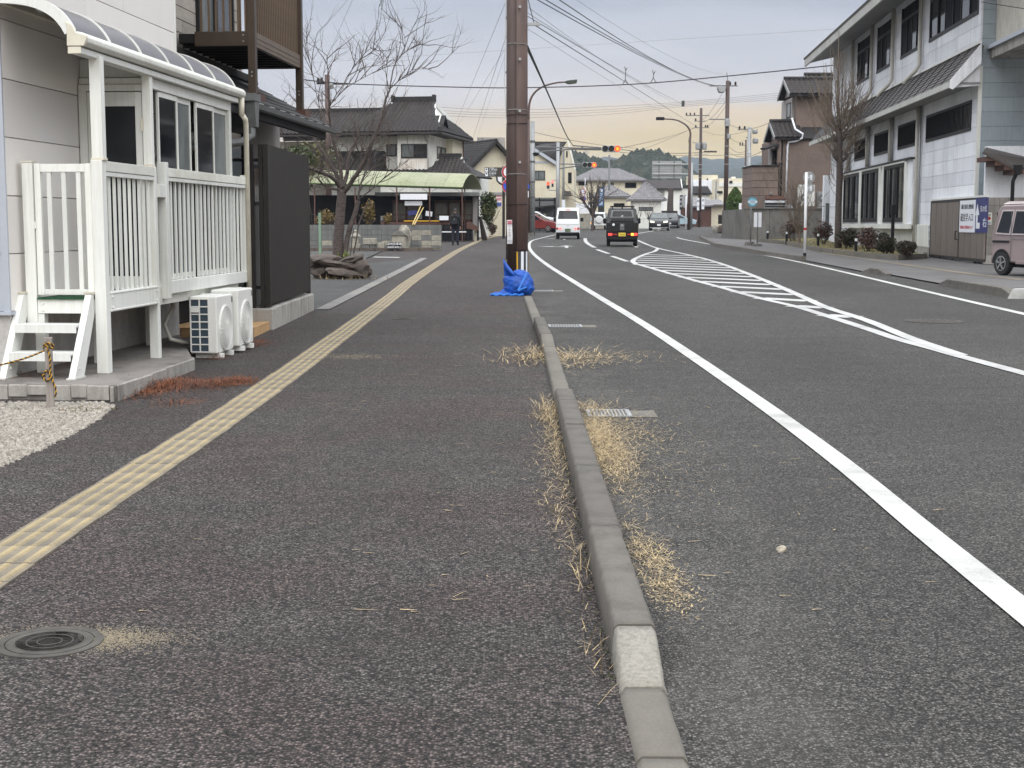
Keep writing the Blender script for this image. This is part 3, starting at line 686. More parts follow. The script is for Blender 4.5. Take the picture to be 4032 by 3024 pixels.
# ---- concrete slab under the deck
mb = MB(); zt = .205
mb.prism([(-9.4,10.99),(-5.04,10.93),(-3.97,10.84),(-4.06,13.2),(-4.12,13.3),(-5.05,15.9),(-9.4,15.9)], 'z', -.05, zt)
slab = Thing('concrete_slab', 'cracked and stained concrete slab carrying the white deck', 'slab', (-4, 11, .07))
slab.part('top', mb, MT['slab_top'], bevel=.012)
ed = MB()
x = -5.9
while x < -4.0:                                     # broken front edge of uneven lumps
    wd = R.uniform(.07, .20); yy = 10.925-(x+5.04)*.084
    ed.box(x, min(x+wd-.008, -3.99), yy-R.uniform(.012,.03), yy+.05, .07+R.uniform(-.02,.05), zt-R.uniform(.0,.012)); x += wd
slab.part('broken_edge', ed, MT['concrete'], bevel=.008)
ed = MB(); y = 10.86
while y < 13.15:
    L = R.uniform(.25,.55); xx = -3.97-(y-10.84)*.038
    ed.box(xx-.05, xx+R.uniform(.004,.014), y, min(y+L-.008,13.18), .05, zt-R.uniform(.0,.008)); y += L
slab.part('side_edge', ed, MT['concrete'], bevel=.008)
# ---- deck
dk = Thing('deck', 'raised white aluminium deck with baluster railing along the house', 'deck', (-4.4, 11.7, zt))
TO = -4.345                                          # outer face
def dpost(t0, s0, z0, z1, wd=.1, cap=True, name='post'):
    o = dk.part(name, MB().box(t0, t0+wd, s0, s0+wd, z0, z1), MT['white'], bevel=.005)
    if cap: dk.part('post_cap', MB().box(t0-.004, t0+wd+.004, s0-.004, s0+wd+.004, z1, z1+.012), MT['cream_plastic'], parent=o)
    return o
dpost(-4.443, 11.68, zt, 2.0, cap=False)
dpost(-4.443, 13.05, zt, 2.0, .085, False)
dpost(-5.04, 11.68, .62, 1.985, .092)
for t, s in ((-4.98,11.7), (-4.8,12.55), (-4.443,15.95), (-4.443,14.5), (-4.98,14.5)): dpost(t, s, zt, .75, .085, False, 'leg')
mb = MB().box(-4.41, TO, 11.782, 13.048, .722, .895); mb.box(-4.405, TO+.006, 11.783, 13.047, .728, .742); mb.box(-4.405, TO+.006, 11.783, 13.047, .876, .889)
dk.part('side_beam', mb, MT['white'], bevel=.003)
dk.part('side_beam', MB().box(-4.45, -4.40, 13.137, 16.05, .70, .88), MT['white_dirty'], bevel=.003)
dk.part('front_beam', MB().box(-4.945, -4.446, 11.69, 11.74, .715, .835), MT['white'], bevel=.003)
bo = MB()
for s in (11.83, 13.0):
    for z in (.76, .85): bo.lathe([(.012,TO+.002),(.010,TO+.010)], (0, s, z), 8, 'x')
for t in (-4.9, -4.5):
    for z in (.745,.80): bo.lathe([(.012,11.690),(.010,11.682)], (t, 0, z), 8, 'y')
dk.part('bolts', bo, MT['white'])
dk.part('floor', MB().box(-5.05, -4.41, 11.76, 16.0, .80, .832), MT['white_dirty'])
mt = MB().box(-4.94, -4.45, 11.665, 12.5, .836, .850)
mat_t = Thing('door_mat', 'dark green mat edge lying on the deck at the top of the steps', 'mat', (-4.7, 11.7, .836)); mat_t.part('pile', mt, MT['green_mat'])
# railing panel beside the steps, and the longer panel in front of the windows
bal = MB().box(-.0085, .0085, -.0175, .0175, 0, 1).mesh('baluster', MT['white'])
def rail(s0, s1, t, zb, zt_, n, low=None):
    dk.part('top_rail', MB().box(t-.035, t+.035, s0, s1, zt_-.085, zt_), MT['white_dirty'], bevel=.004)
    dk.part('under_rail', MB().box(t-.022, t+.030, s0, s1, zt_-.125, zt_-.09), MT['white'], bevel=.003)
    if low: dk.part('bottom_rail', MB().box(t-.03, t+.03, s0, s1, low[0], low[1]), MT['white'], bevel=.004)
    for k in range(n):
        o = dk.piece('baluster', bal, (t-.012, s0+(s1-s0)*(k+.5)/n, zb)); o.scale = (1, 1, zt_-.122-zb)
rail(11.782, 13.048, -4.385, .897, 1.998, 10)
rail(13.40, 16.24, -4.375, .93, 2.005, 20, (.80,.925))
dk.part('post', MB().box(-4.42, -4.33, 13.315, 13.40, .755, 2.055), MT['white'], bevel=.006)
dk.part('post', MB().box(-4.41, -4.338, 16.24, 16.31, .80, 2.03), MT['white'], bevel=.005)
dk.part('bracket', MB().box(-4.40, -4.337, 13.13, 13.32, 1.72, 1.84), MT['white'], bevel=.004)
# small gate across the steps
gt = Thing('porch_gate', 'small white gate with four vertical bars at the top of the steps', 'gate', (-4.7, 11.7, .85))
fr = MB(); t0, t1 = -4.942, -4.449
for a in (t0, t1-.055): gt.part('stile', MB().box(a, a+.055, 11.70, 11.74, .87, 1.975), MT['white'], bevel=.003)
gt.part('top_bar', MB().box(t0+.056, t1-.056, 11.702, 11.738, 1.905, 1.972), MT['white'], bevel=.003)
gt.part('bottom_bar', MB().box(t0+.056, t1-.056, 11.702, 11.738, .872, .918), MT['white'], bevel=.003)
gb = MB().box(-.019, .019, -.012, .012, .919, 1.904).mesh('gate_bar', MT['white'])
for k in range(3): gt.piece('gate_bar', gb, (t0+.125+k*.127, 11.72, 0))
gt.part('hinge', MB().box(t0-.012, t0+.006, 11.69, 11.70, 1.43, 1.49), MT['white'])
# steps
sp = Thing('porch_steps', 'white aluminium steps with two treads leading up to the gate', 'steps', (-4.75, 11.3, zt))
for t in (-5.06, -4.475):
    mb = MB(); mb.prism([(11.19,zt),(11.40,zt),(11.675,.70),(11.675,.875),(11.62,.885)], 'x', t-.028, t+.028)
    o = sp.part('stringer', mb, MT['white'], bevel=.004)
    cb = MB(); cb.prism([(11.61,.884),(11.68,.884),(11.68,.90),(11.605,.90)], 'x', t-.034, t+.034); sp.part('end_cap', cb, MT['cream_plastic'], parent=o)
    fb = MB().box(t-.036, t+.036, 11.17, 11.42, zt, zt+.012); fb.lathe([(.010,t+.029),(.008,t+.037)], (0,11.30,zt+.08), 8, 'x'); sp.part('foot_plate', fb, MT['white_dirty'], parent=o)
for s, z in ((11.50,.628),(11.36,.405)):
    mb = MB().box(-5.03, -4.505, s-.09, s+.12, z-.012, z+.012); mb.box(-5.03, -4.505, s-.10, s-.088, z-.058, z+.014)
    sp.part('tread', mb, MT['white'], bevel=.003)
# ---- sunroom under the curved canopy
sr = Thing('sunroom', 'narrow white aluminium sunroom with sliding windows and a glazed end door', 'sunroom', (-4.5, 13.1, .83))
WX = -4.435
z0, z1 = .90, 2.80
sr.part('window_frame', MB().box(WX-.03, WX+.02, 13.14, 15.95, 2.735, 2.83).box(WX-.03, WX+.02, 13.14, 13.22, .86, 2.735).box(WX-.03, WX+.02, 15.86, 15.95, .86, 2.735).box(WX-.03, WX+.02, 13.22, 15.86, .86, .92), MT['white'], bevel=.003)
pu = [SZ(300+x/2.37, 650, WX)[0] for x in (785,945,975,1085,1135,1285,1305,1435)]
for i, (a, b, mt) in enumerate(((pu[0],pu[1],'dglass'),(pu[2],pu[3],'frost'),(pu[4],pu[5],'dglass'),(pu[6],pu[7],'frost'))):
    dx = 0 if i % 2 == 0 else -.02
    sash = sr.part('sash', MB().box(WX-.02+dx, WX+.004+dx, a-.03, a, .925, 2.73).box(WX-.02+dx, WX+.004+dx, b, b+.03, .925, 2.73).box(WX-.02+dx, WX+.004+dx, a, b, 2.68, 2.73).box(WX-.02+dx, WX+.004+dx, a, b, .925, .98), MT['white'], bevel=.002)
    sr.part('pane', MB().box(WX-.014+dx, WX-.006+dx, a, b, .98, 2.68), MT[mt], parent=sash)
sr.part('canopy_post', MB().box(-4.433, -4.337, 11.69, 11.78, 2.02, 2.86), MT['white'], bevel=.004)
sr.part('post_foot', MB().box(-4.44, -4.33, 11.685, 11.785, 2.0, 2.022).box(-4.46, -4.37, 13.05, 13.14, 2.0, 2.022), MT['cream_plastic'], bevel=.002)
sr.part('canopy_post', MB().box(-4.455, -4.375, 13.055, 13.135, 2.02, 2.86), MT['white'], bevel=.004)
ES = 13.10
er = sr.part('end_frame', MB().box(-5.07, -4.46, ES-.02, ES+.04, 2.70, 2.76).box(-5.07, -4.46, ES+.0, ES+.06, 2.765, 2.82).box(-5.07, -4.99, ES-.02, ES+.04, .85, 2.70).box(-5.075, -4.46, ES+.05, ES+.07, 2.83, 3.0), MT['white'], bevel=.003)
dr = sr.part('door', MB().box(-4.985, -4.93, ES-.025, ES+.015, .86, 2.69).box(-4.53, -4.465, ES-.025, ES+.015, .86, 2.69).box(-4.93, -4.53, ES-.025, ES+.015, 2.56, 2.69).box(-4.93, -4.53, ES-.025, ES+.015, .86, .98), MT['white'], bevel=.003)
sr.part('pane', MB().box(-4.93, -4.53, ES-.01, ES, .98, 2.56), MT['dglass'], parent=dr)
sr.part('hinge', MB().box(-4.47, -4.445, ES-.045, ES-.025, 2.33, 2.45), MT['cream_plastic'], parent=dr)
# curved canopy
arc = [(-5.07,3.315),(-4.95,3.31),(-4.83,3.298),(-4.71,3.27),(-4.60,3.222),(-4.52,3.165),(-4.455,3.09),(-4.415,3.02)]
arc = smooth_pts(arc, 3)
NB = 6; sA, sB = 11.35, 16.12
for k in range(NB):
    a, b = sA+(sB-sA)*k/NB, sA+(sB-sA)*(k+1)/NB
    mb = MB(); n = len(arc)
    mb.add([(t,a+.02,z) for t,z in arc]+[(t,b-.02,z) for t,z in arc]+[(t,a+.02,z-.008) for t,z in arc]+[(t,b-.02,z-.008) for t,z in arc],
           [(i,i+1,n+i+1,n+i) for i in range(n-1)]+[(3*n+i,3*n+i+1,2*n+i+1,2*n+i) for i in range(n-1)])
    sr.part('canopy_panel', mb, MT['smoke'], smooth=True)
def rib(s, wd, up, dn):
    mb = MB(); n = len(arc); q = []
    for i in range(n):
        a = Vector(arc[max(i-1,0)]); b = Vector(arc[min(i+1,n-1)]); d = (b-a).normalized(); nn = Vector((-d.y, d.x)); nn = nn if nn.y > 0 else -nn
        p = Vector(arc[i]); q.append((p+nn*up, p-nn*dn))
    vs = [(a.x,s,a.y) for a,_ in q]+[(a.x,s+wd,a.y) for a,_ in q]+[(b.x,s+wd,b.y) for _,b in q]+[(b.x,s,b.y) for _,b in q]
    fs = []
    for r in range(4):
        for i in range(n-1): fs.append((r*n+i, r*n+i+1, ((r+1)%4)*n+i+1, ((r+1)%4)*n+i))
    fs += [(0,n,2*n,3*n),(n-1,2*n-1,3*n-1,4*n-1)]
    mb.add(vs, fs); return mb
sr.part('end_rib', rib(sA-.03, .05, .012, .075), MT['white'])
for k in range(1, NB): sr.part('canopy_rib', rib(sA+(sB-sA)*k/NB-.013, .026, .013, .03), MT['white'])
sr.part('end_rib', rib(sB-.02, .03, .012, .05), MT['white'])
sr.part('eave_beam', MB().box(-4.45, -4.355, sA-.02, 16.05, 2.835, 2.885), MT['white'], bevel=.005)
gu = MB(); pr = [(-4.44,2.90),(-4.335,2.895),(-4.305,2.925),(-4.305,2.965),(-4.335,3.0),(-4.40,3.015),(-4.44,2.99)]; gu.prism(pr, 'y', sA+.0, 16.2)
sr.part('gutter', gu, MT['white_dirty'], bevel=.012)
mb = MB(); mb.prism([(-4.465,2.893),(-4.325,2.893),(-4.30,2.95),(-4.305,2.975),(-4.39,3.0),(-4.42,3.06),(-4.475,3.09),(-4.46,3.04)], 'y', sA-.04, sA-.002); mb.box(-4.46,-4.35,sA-.035,sA-.022,2.832,2.888)
sr.part('gutter_cap', mb, MT['cream_plastic'], bevel=.004)
dp = MB(); dp.tube([(-4.345,16.14,2.90),(-4.345,16.14,2.70)], .033, 10); dp.tube([(-4.345,16.14,2.72),(-4.32,16.2,2.66),(-4.33,16.26,2.60),(-4.33,16.26,.2)], .03, 10)
sr.part('downpipe', dp, MT['cream_plastic'], smooth=True)
sr.part('wall_rail', MB().box(-5.08, -5.03, sA, sB, 3.25, 3.30), MT['cream_plastic'])
# ---- air conditioners
def ac_unit(t0, s0, z0, L, dp_, hgt, label, fan=True, front_cover=False):
    a = Thing('air_conditioner', label, 'air conditioner', (t0, s0, z0), group='outdoor units beside the deck')
    a.part('casing', MB().box(t0, t0+dp_, s0, s0+L, z0+.05, z0+hgt), MT['acwhite'], bevel=.018, seg=3)
    if fan:
        a.part('fins', MB().box(t0+.018, t0+.196, s0-.004, s0, z0+.075, z0+hgt-.03), MT['acfin'])
        g = MB(); a0, a1 = t0+.012, t0+.20
        for k in range(8): z = z0+.07+(hgt-.1)*k/7; g.box(a0, a1, s0-.014, s0-.003, z-.006, z+.006)
        for x in (a0, (a0+a1)/2, a1): g.box(x-.007, x+.007, s0-.0135, s0-.0035, z0+.07, z0+hgt-.03)
        g.box(a0, a0+.10, s0-.022, s0-.012, z0+hgt-.165, z0+hgt-.115)
        a.part('end_grille', g, MT['acwhite'], bevel=.002)
        cs, cz, r = s0+.30, z0+.30, .225; x = t0+dp_
        a.part('fan_recess', MB().lathe([(r,x+.001),(r,x+.005)], (0,cs,cz), 32, 'x'), MT['galv_dk'])
        fg = MB()
        for rr in [r*k/9 for k in range(2, 10)]:
            ring = [(x+.012+.01*(1-rr/r), cs+rr*math.cos(q*math.pi/14), cz+rr*math.sin(q*math.pi/14)) for q in range(29)]; fg.tube(ring, .0042, 4, cap=False)
        for q in range(28): fg.tube([(x+.02, cs+.045*math.cos(q*math.pi/14), cz+.045*math.sin(q*math.pi/14)), (x+.012, cs+r*math.cos(q*math.pi/14), cz+r*math.sin(q*math.pi/14))], .0035, 4, cap=False)
        fg.lathe([(.05,x+.012),(.045,x+.024)], (0,cs,cz), 16, 'x'); fg.lathe([(r+.012,x),(r+.012,x+.012),(r-.008,x+.012),(r-.008,x)], (0,cs,cz), 32, 'x')
        a.part('fan_guard', fg, MT['acwhite'])
        a.part('badge', MB().box(x, x+.004, s0+L-.06, s0+L-.02, z0+hgt-.09, z0+hgt-.03), MT['galv_dk'])
    else:
        x = t0+dp_
        a.part('front_panel', MB().box(x, x+.012, s0+.05, s0+L-.03, z0+.085, z0+hgt-.055), MT['white'], bevel=.008)
    a.part('foot', MB().box(t0+.03, t0+dp_+.03, s0+.08, s0+.14, z0, z0+.05), MT['white']); a.part('foot', MB().box(t0+.03, t0+dp_+.03, s0+L-.16, s0+L-.10, z0, z0+.05), MT['white'])
    return a
ac_unit(-4.392, 14.14, .10, .60, .285, .64, 'front white outdoor unit with a grid grille and round fan guard')
ac_unit(-4.36, 14.78, .12, .60, .30, .655, 'rear white outdoor unit with a plain front panel')
hs = MB(); hs.tube([(-4.62,14.3,.70),(-4.58,14.2,.62),(-4.66,14.15,.45),(-4.60,14.15,.30),(-4.45,14.3,.24)], .022, 8)
ho = Thing('insulated_hose', 'curved pale hose hanging under the deck behind the front outdoor unit', 'hose', (-4.6,14.2,.3)); ho.part('hose', hs, MT['pipe'], smooth=True)
# ---- brown needles, gravel, stake with rope
def needle_heap(spots, label):
    mb = MB()
    for (u, v, a, b, n, h) in spots:
        p = G(u, v)
        for _ in range(n):
            x, y = R.gauss(p.x, a), R.gauss(p.y, b); q = math.exp(-((x-p.x)/a)**2*.6-((y-p.y)/b)**2*.6)
            blade(mb, x, y, gz(y)+.006+R.random()*h*q, R.uniform(.03,.09), R.uniform(.002,.005), R.random()*6.28, R.gauss(.1,.35), R.uniform(-.05,.1))
    return single('brown_needles', mb, MT['needle'], label, 'dry needles', kind='stuff')
needle_heap([(600,1530,.10,.20,1500,.07),(690,1520,.14,.28,1500,.05),(850,1520,.12,.18,900,.06),(930,1510,.10,.12,800,.05),(960,1500,.08,.09,300,.03),(560,1560,.10,.16,500,.04),(690,1590,.14,.14,260,.01)], 'large heap of red brown dry needles beside the slab')
needle_heap([(1010,1355,.09,.20,500,.04),(960,1375,.06,.2,260,.03),(855,1412,.05,.12,220,.03)], 'small heap of red brown needles by the outdoor units')
mb = MB()
for _ in range(420):
    x, y = R.gauss(-4.2,.18), R.uniform(11.3,13.1); blade(mb, x+.15, y, zt+.004+R.random()*.02, R.uniform(.03,.08), .004, R.random()*6.28, R.gauss(.05,.2), .03)
for _ in range(700):
    x, y = R.gauss(-3.32,.12), R.gauss(12.0,.22); blade(mb, x, y, .075+R.random()*.10, R.uniform(.03,.08), .004, R.random()*6.28, R.gauss(.1,.4), .03)
single('brown_needles', mb, MT['needle'], 'trail of dry needles spilling over the slab edge', 'dry needles', kind='stuff')
MT['gravel'] = M('mixed_gravel', (.46,.42,.36), .85, c2=(.17,.155,.135), scale=38, lo=.3, hi=.75)
gpoly = [Vector((-6.2,11.0)), Vector((-3.2,11.0))]+[Vector((G(*q).x, G(*q).y)) for q in ((447,1602),(395,1652),(320,1695),(190,1760),(0,1845),(-300,1960))]+[Vector((-6.2,7.6))]
def inside(p, poly):
    c = False
    for i in range(len(poly)):
        a, b = poly[i], poly[i-1]
        if (a.y > p[1]) != (b.y > p[1]) and p[0] < (b.x-a.x)*(p[1]-a.y)/(b.y-a.y)+a.x: c = not c
    return c
def pebbles(mb, x, y, z, s):
    a = R.random()*6.28; k = R.uniform(.6,1)
    base = [(-1,-.7,0),(.8,-1,0),(1,.8,0),(-.7,1,0),(-.55,-.4,.7),(.5,-.55,.75),(.6,.45,.65),(-.4,.6,.8)]
    vs = []
    for bx, by, bz in base:
        bx += R.uniform(-.25,.25); by += R.uniform(-.25,.25); bz *= R.uniform(.7,1.2)
        vs.append((x+(bx*math.cos(a)-by*k*math.sin(a))*s, y+(bx*math.sin(a)+by*k*math.cos(a))*s, z+bz*s))
    mb.add(vs, [(4,5,6,7),(0,1,5,4),(1,2,6,5),(2,3,7,6),(3,0,4,7)])
mb = MB(); n = 0
while n < 9000:
    x, y = R.uniform(-4.6,-2.7), R.uniform(7.8,11.0)
    if x < -y*.385-.15 or not inside((x, y), gpoly): continue
    pebbles(mb, x, y, gz(y)-.004+R.uniform(0,.014), R.choice((.008,.011,.014,.019,.024))*R.uniform(.8,1.1)); n += 1
single('gravel', mb, MT['gravel'], 'bed of pale gravel in front of the concrete slab', 'gravel', kind='stuff')
sheet('gravel_bed', [(p.x, p.y) for p in gpoly], .006, MT['dirt'])
mb = MB()
for _ in range(300):
    x, y = R.gauss(-3.25,.09), R.gauss(10.55,.08); blade(mb, x, y, gz(y)+.005, R.uniform(.02,.05), .008, R.random()*6.28, R.uniform(.1,.9), .02)
single('weed_patch', mb, MT['grass'], 'low green weeds at the front corner of the slab', 'weeds', kind='stuff')
sk = G(200,1612); stk = Thing('wooden_stake', 'grey wooden stake standing in the gravel', 'stake', (sk.x, sk.y, gz(sk.y)), 'L', rz=.15)
stk.part('post', MB().box(-.027,.027,-.02,.02,-.05,.545), MT['stakewood'], bevel=.004)
stk.part('top', MB().box(-.0285,.0285,-.0215,.0215,.53,.549), MT['stakewood'])
rp = Thing('rope', 'yellow and black rope knotted round the grey stake', 'rope', (sk.x, sk.y, gz(sk.y)), 'L')
def twist(pts, r=.0065, ph=0):
    """two-strand rope: interleaved helices along a path"""
    P = [Vector(p) for p in pts]; out = [[], []]; L = 0
    for i, p in enumerate(P):
        d = (P[min(i+1,len(P)-1)]-P[max(i-1,0)]).normalized(); a = d.cross(Vector((.3,.5,.81))).normalized(); b = d.cross(a)
        if i: L += (p-P[i-1]).length
        for k in (0, 1):
            t = L*150+k*math.pi+ph; out[k].append(p+a*math.cos(t)*r*.55+b*math.sin(t)*r*.55)
    return out
def rope_path(P, k=14):
    o = []
    for i in range(len(P)-1):
        a, b, c, d = [Vector(P[j]) for j in (max(i-1,0), i, i+1, min(i+2,len(P)-1))]
        for j in range(k): t = j/k; o.append(.5*((2*b)+(-a+c)*t+(2*a-5*b+4*c-d)*t*t+(-a+3*b-3*c+d)*t**3))
    return o+[Vector(P[-1])]
runs = [[(.036*math.cos(q*.7), .03*math.sin(q*.7), .465+.012*math.sin(q*1.3)+.002*q) for q in range(20)],
        [(.0,-.035,.47),(.02,-.04,.40),(.018,-.03,.30),(.035,-.035,.22),(.05,-.03,.17),(.052,-.03,.12),(.045,-.03,.10)],
        [(.02,-.03,.26),(-.005,-.034,.30),(-.03,-.034,.28),(-.038,-.034,.25),(-.02,-.034,.225),(.008,-.034,.235),(.015,-.034,.27)],
        [(-.03,.0,.45),(-.2,.03,.385),(-.45,.05,.325),(-.75,.05,.31),(-1.1,.05,.34)]]
ya, ka = MB(), MB()
for r_ in runs:
    a, b = twist(rope_path(r_, 18)); ya.tube(a, .0056, 5); ka.tube(b, .0056, 5)
rp.part('yellow_strand', ya, MT['rope_y'], smooth=True); rp.part('black_strand', ka, MT['rope_k'], smooth=True)
# ---- dark screen fence on a concrete base
fx, fy = -3.06, 18.12
fc = Thing('screen_fence', 'tall dark ribbed screen fence standing on a stained concrete base', 'fence', (fx, fy, gz(fy)), 'W')
fb0, fb1 = gz(fy)-.05, zat(1212, 18.12)
fc.part('concrete_base', MB().box(-4.4, fx, 18.12, 18.45, fb0, fb1-.01).box(fx-.32, fx-.0, 18.451, 21.9, fb0, fb1), MT['concrete'], bevel=.02)
zt0, ztp = fb1+.01, zat(568, 18.2)
fc.part('corner_post', MB().box(fx-.10, fx-.035, 18.17, 18.235, zt0, ztp), MT['dkbrown'], bevel=.003)
fc.part('corner_post', MB().box(fx-.10, fx-.035, 21.75, 21.82, zt0, ztp), MT['dkbrown'], bevel=.003)
rb = MB(); y = 18.24
while y < 21.74: rb.box(fx-.055, fx-.04, y, y+.030, zt0+.03, ztp); y += .044
rb.box(fx-.062, fx-.053, 18.24, 21.74, zt0+.03, ztp-.005)
fc.part('ribbed_panel', rb, MT['dkbrown'], kind='stuff')
fc.part('rail', MB().box(fx-.12, fx-.063, 18.24, 21.75, 2.25, 2.31).box(fx-.12, fx-.063, 18.24, 21.75, .62, .68), MT['black'])
for u0, u1 in ((966,979),(989,1003),(1022,1039)):
    fc.part('slat', MB().box(xat(u0,18.2), xat(u1,18.2), 18.18, 18.215, zt0-.02, ztp), MT['dkbrown'], bevel=.002)
for z in (2.28, .66): fc.part('cross_tube', MB().tube([(-4.3,18.24,z),(fx-.1,18.24,z)], .02, 8), MT['black'])
for x in (-4.25,-4.05,-3.85,-3.65): fc.part('slat', MB().box(x, x+.05, 18.18, 18.215, zt0-.02, ztp), MT['dkbrown'])
stp = Thing('tiled_step', 'low step faced with orange terracotta tiles', 'step', (-3.1, 17, .1), 'W')
zs = zat(1290, 17.0)
stp.part('core', MB().box(-4.3, -3.115, 17.015, 18.10, .05, zs-.012), MT['concrete'])
tm = {}
for j in range(5):
    for i in range(5):
        y0 = 17.0+i*.222; x1 = -3.1-j*.222
        stp.part('tile', MB().box(x1-.216, x1, y0, y0+.216, zs-.012, zs), MT['orange_tile'], bevel=.003)
for i in range(5): stp.part('tile', MB().box(-3.115, -3.103, 17.0+i*.222, 17.216+i*.222, .06, zs-.014), MT['orange_tile'])
for j in range(5): stp.part('tile', MB().box(-3.316-j*.222, -3.106-j*.222, 17.003, 17.013, .06, zs-.014), MT['orange_tile'])
# ---- second house with balcony
UW, LW, EV = -5.9, -5.45, -4.62
hB = Thing('house', 'brown sided house with a bronze balcony over a dark lean-to roof', 'house', (LW, 17, .1))
hB.part('lower_wall', MB().box(-9.5, LW-.02, 16.2, 22.05, .0, 3.05), MT['black'])
pz0, pz1 = 1.9, 3.05
for a, b in ((983,1016),(1016,1072),(1072,1100)):
    s0, s1 = SZ(a,500,LW)[0], SZ(b,500,LW)[0]
    hB.part('wall_board', MB().box(LW-.02, LW+.005, s0+.006, s1-.006, 2.35, 3.05), MT['lower_panel'])
    hB.part('wall_board', MB().box(LW-.02, LW+.003, s0+.006, s1-.006, .1, 1.75), MT['lower_panel'])
s0, s1 = SZ(990,560,LW)[0], SZ(1098,560,LW)[0]
wf = hB.part('window', MB().box(LW-.02, LW+.02, s0, s1, 2.30, 2.345).box(LW-.02, LW+.02, s0, s1, 1.76, 1.80).box(LW-.02, LW+.018, s0, s0+.06, 1.80, 2.30).box(LW-.02, LW+.018, s1-.06, s1, 1.80, 2.30), MT['bwin'])
hB.part('pane', MB().box(LW-.02, LW+.0, s0+.06, s1-.06, 1.80, 2.30), MT['dglass'], parent=wf)
s2, s3 = 16.3, SZ(960,500,LW)[0]
wf = hB.part('window', MB().box(LW-.02, LW+.03, s2, s2+.06, .5, 2.75).box(LW-.02, LW+.03, s3-.06, s3, .5, 2.75).box(LW-.02, LW+.03, s2, s3, 2.75, 2.82), MT['bwin']); hB.part('pane', MB().box(LW-.02, LW+.0, s2+.06, s3-.06, .5, 2.75), MT['dglass'], parent=wf)
hB.part('upper_core', MB().box(-9.5, UW-.025, 16.3, 22.0, 3.0, 6.4), MT['siding'])
z = 3.66
while z < 6.3:
    s = 16.3; off = R.uniform(.6, 1.8)
    while s < 22.02:
        e = min(s+off, 22.02); off = 1.8
        hB.part('siding_board', MB().box(UW-.025, UW, s+.003, e-.003, z+.006, z+.167), MT['siding']); s = e
    z += .173
# upper window behind the balcony
s0, s1 = SZ(770,60,UW)[0], SZ(910,60,UW)[0]
wf = hB.part('window', MB().box(UW-.02, UW+.05, s0, s1, 4.06, 4.12).box(UW-.02, UW+.05, s0, s0+.06, 4.12, 5.9).box(UW-.02, UW+.05, s1-.07, s1, 4.12, 5.9).box(UW-.02, UW+.045, (s0+s1)/2-.1, (s0+s1)/2-.03, 4.12, 5.9), MT['bwin'])
hB.part('pane', MB().box(UW-.02, UW+.015, s0+.06, (s0+s1)/2-.1, 4.12, 5.9), MT['frost'], parent=wf); hB.part('pane', MB().box(UW-.02, UW+.02, (s0+s1)/2-.03, s1-.07, 4.12, 5.9), MT['dglass'], parent=wf)
# lean-to roof
zr = lambda t: 3.02+(EV-t)*.535
rf = hB.part('lower_roof', MB().add([(EV,16.1,zr(EV)-.03),(EV,22.35,zr(EV)-.03),(UW,22.35,zr(UW)-.03),(UW,16.1,zr(UW)-.03),(EV,16.1,zr(EV)-.12),(EV,22.35,zr(EV)-.12),(UW,22.35,zr(UW)-.12),(UW,16.1,zr(UW)-.12)],
    [(0,1,2,3),(7,6,5,4),(4,5,1,0),(5,6,2,1),(6,7,3,2),(7,4,0,3)]), MT['black'])
for r in range(6):
    ta = EV-.0+(-.222)*r; tb_ = ta-.235
    if tb_ < UW: tb_ = UW
    s = 16.1-(r % 2)*.15
    while s < 22.3:
        e = min(s+.30, 22.35)
        mb = MB(); a0, b0 = max(s,16.1)+.002, e-.002
        mb.add([(ta,a0,zr(ta)-.004),(ta,b0,zr(ta)-.004),(tb_,b0,zr(tb_)-.016),(tb_,a0,zr(tb_)-.016),(ta,a0,zr(ta)-.03),(ta,b0,zr(ta)-.03)], [(0,1,2,3),(4,5,1,0),(0,3,4),(1,5,2)])
        hB.part('roof_tile', mb, MT['tileroof'], parent=rf); s += .30
hB.part('ridge_flashing', MB().box(UW, UW+.10, 16.1, 22.35, zr(UW)-.02, zr(UW)+.07).box(UW, UW+.16, 16.1, 22.35, zr(UW)-.06, zr(UW)-.015), MT['tileroof'])
gu = MB(); gu.prism([(EV-.02,2.92),(EV+.03,2.885),(EV+.085,2.90),(EV+.10,2.96),(EV+.085,2.965),(EV-.02,2.965)], 'y', 17.35, 22.5)
hB.part('gutter', gu, MT['galv_dk'])
hp = MB(); hp.prism([(17.32,2.97),(17.55,2.97),(17.50,2.66),(17.38,2.66)], 'x', EV-.0, EV+.12); hp.box(EV-.01, EV+.13, 17.28, 17.60, 2.97, 3.06)
hp.tube([(EV+.05,17.44,2.68),(EV+.05,17.42,2.55),(EV-.05,17.3,2.47),(EV-.2,17.1,2.44),(EV-.7,16.8,2.36)], .05, 10)
hB.part('gutter_hopper', hp, MT['galv_dk'])
hk = MB()
for k in range(8): s = 17.9+k*.58; hk.tube([(EV+.09,s,2.97),(EV+.02,s,2.99)], .006, 5); hk.tube([(EV-.06,s,2.9),(EV-.06,s,2.84),(EV-.04,s,2.84)], .004, 4)
hB.part('gutter_hook', hk, MT['galv'])
hB.part('rafter_board', MB().box(EV-.12, EV-.03, 16.1, 22.25, 2.80, 2.93), MT['black'])
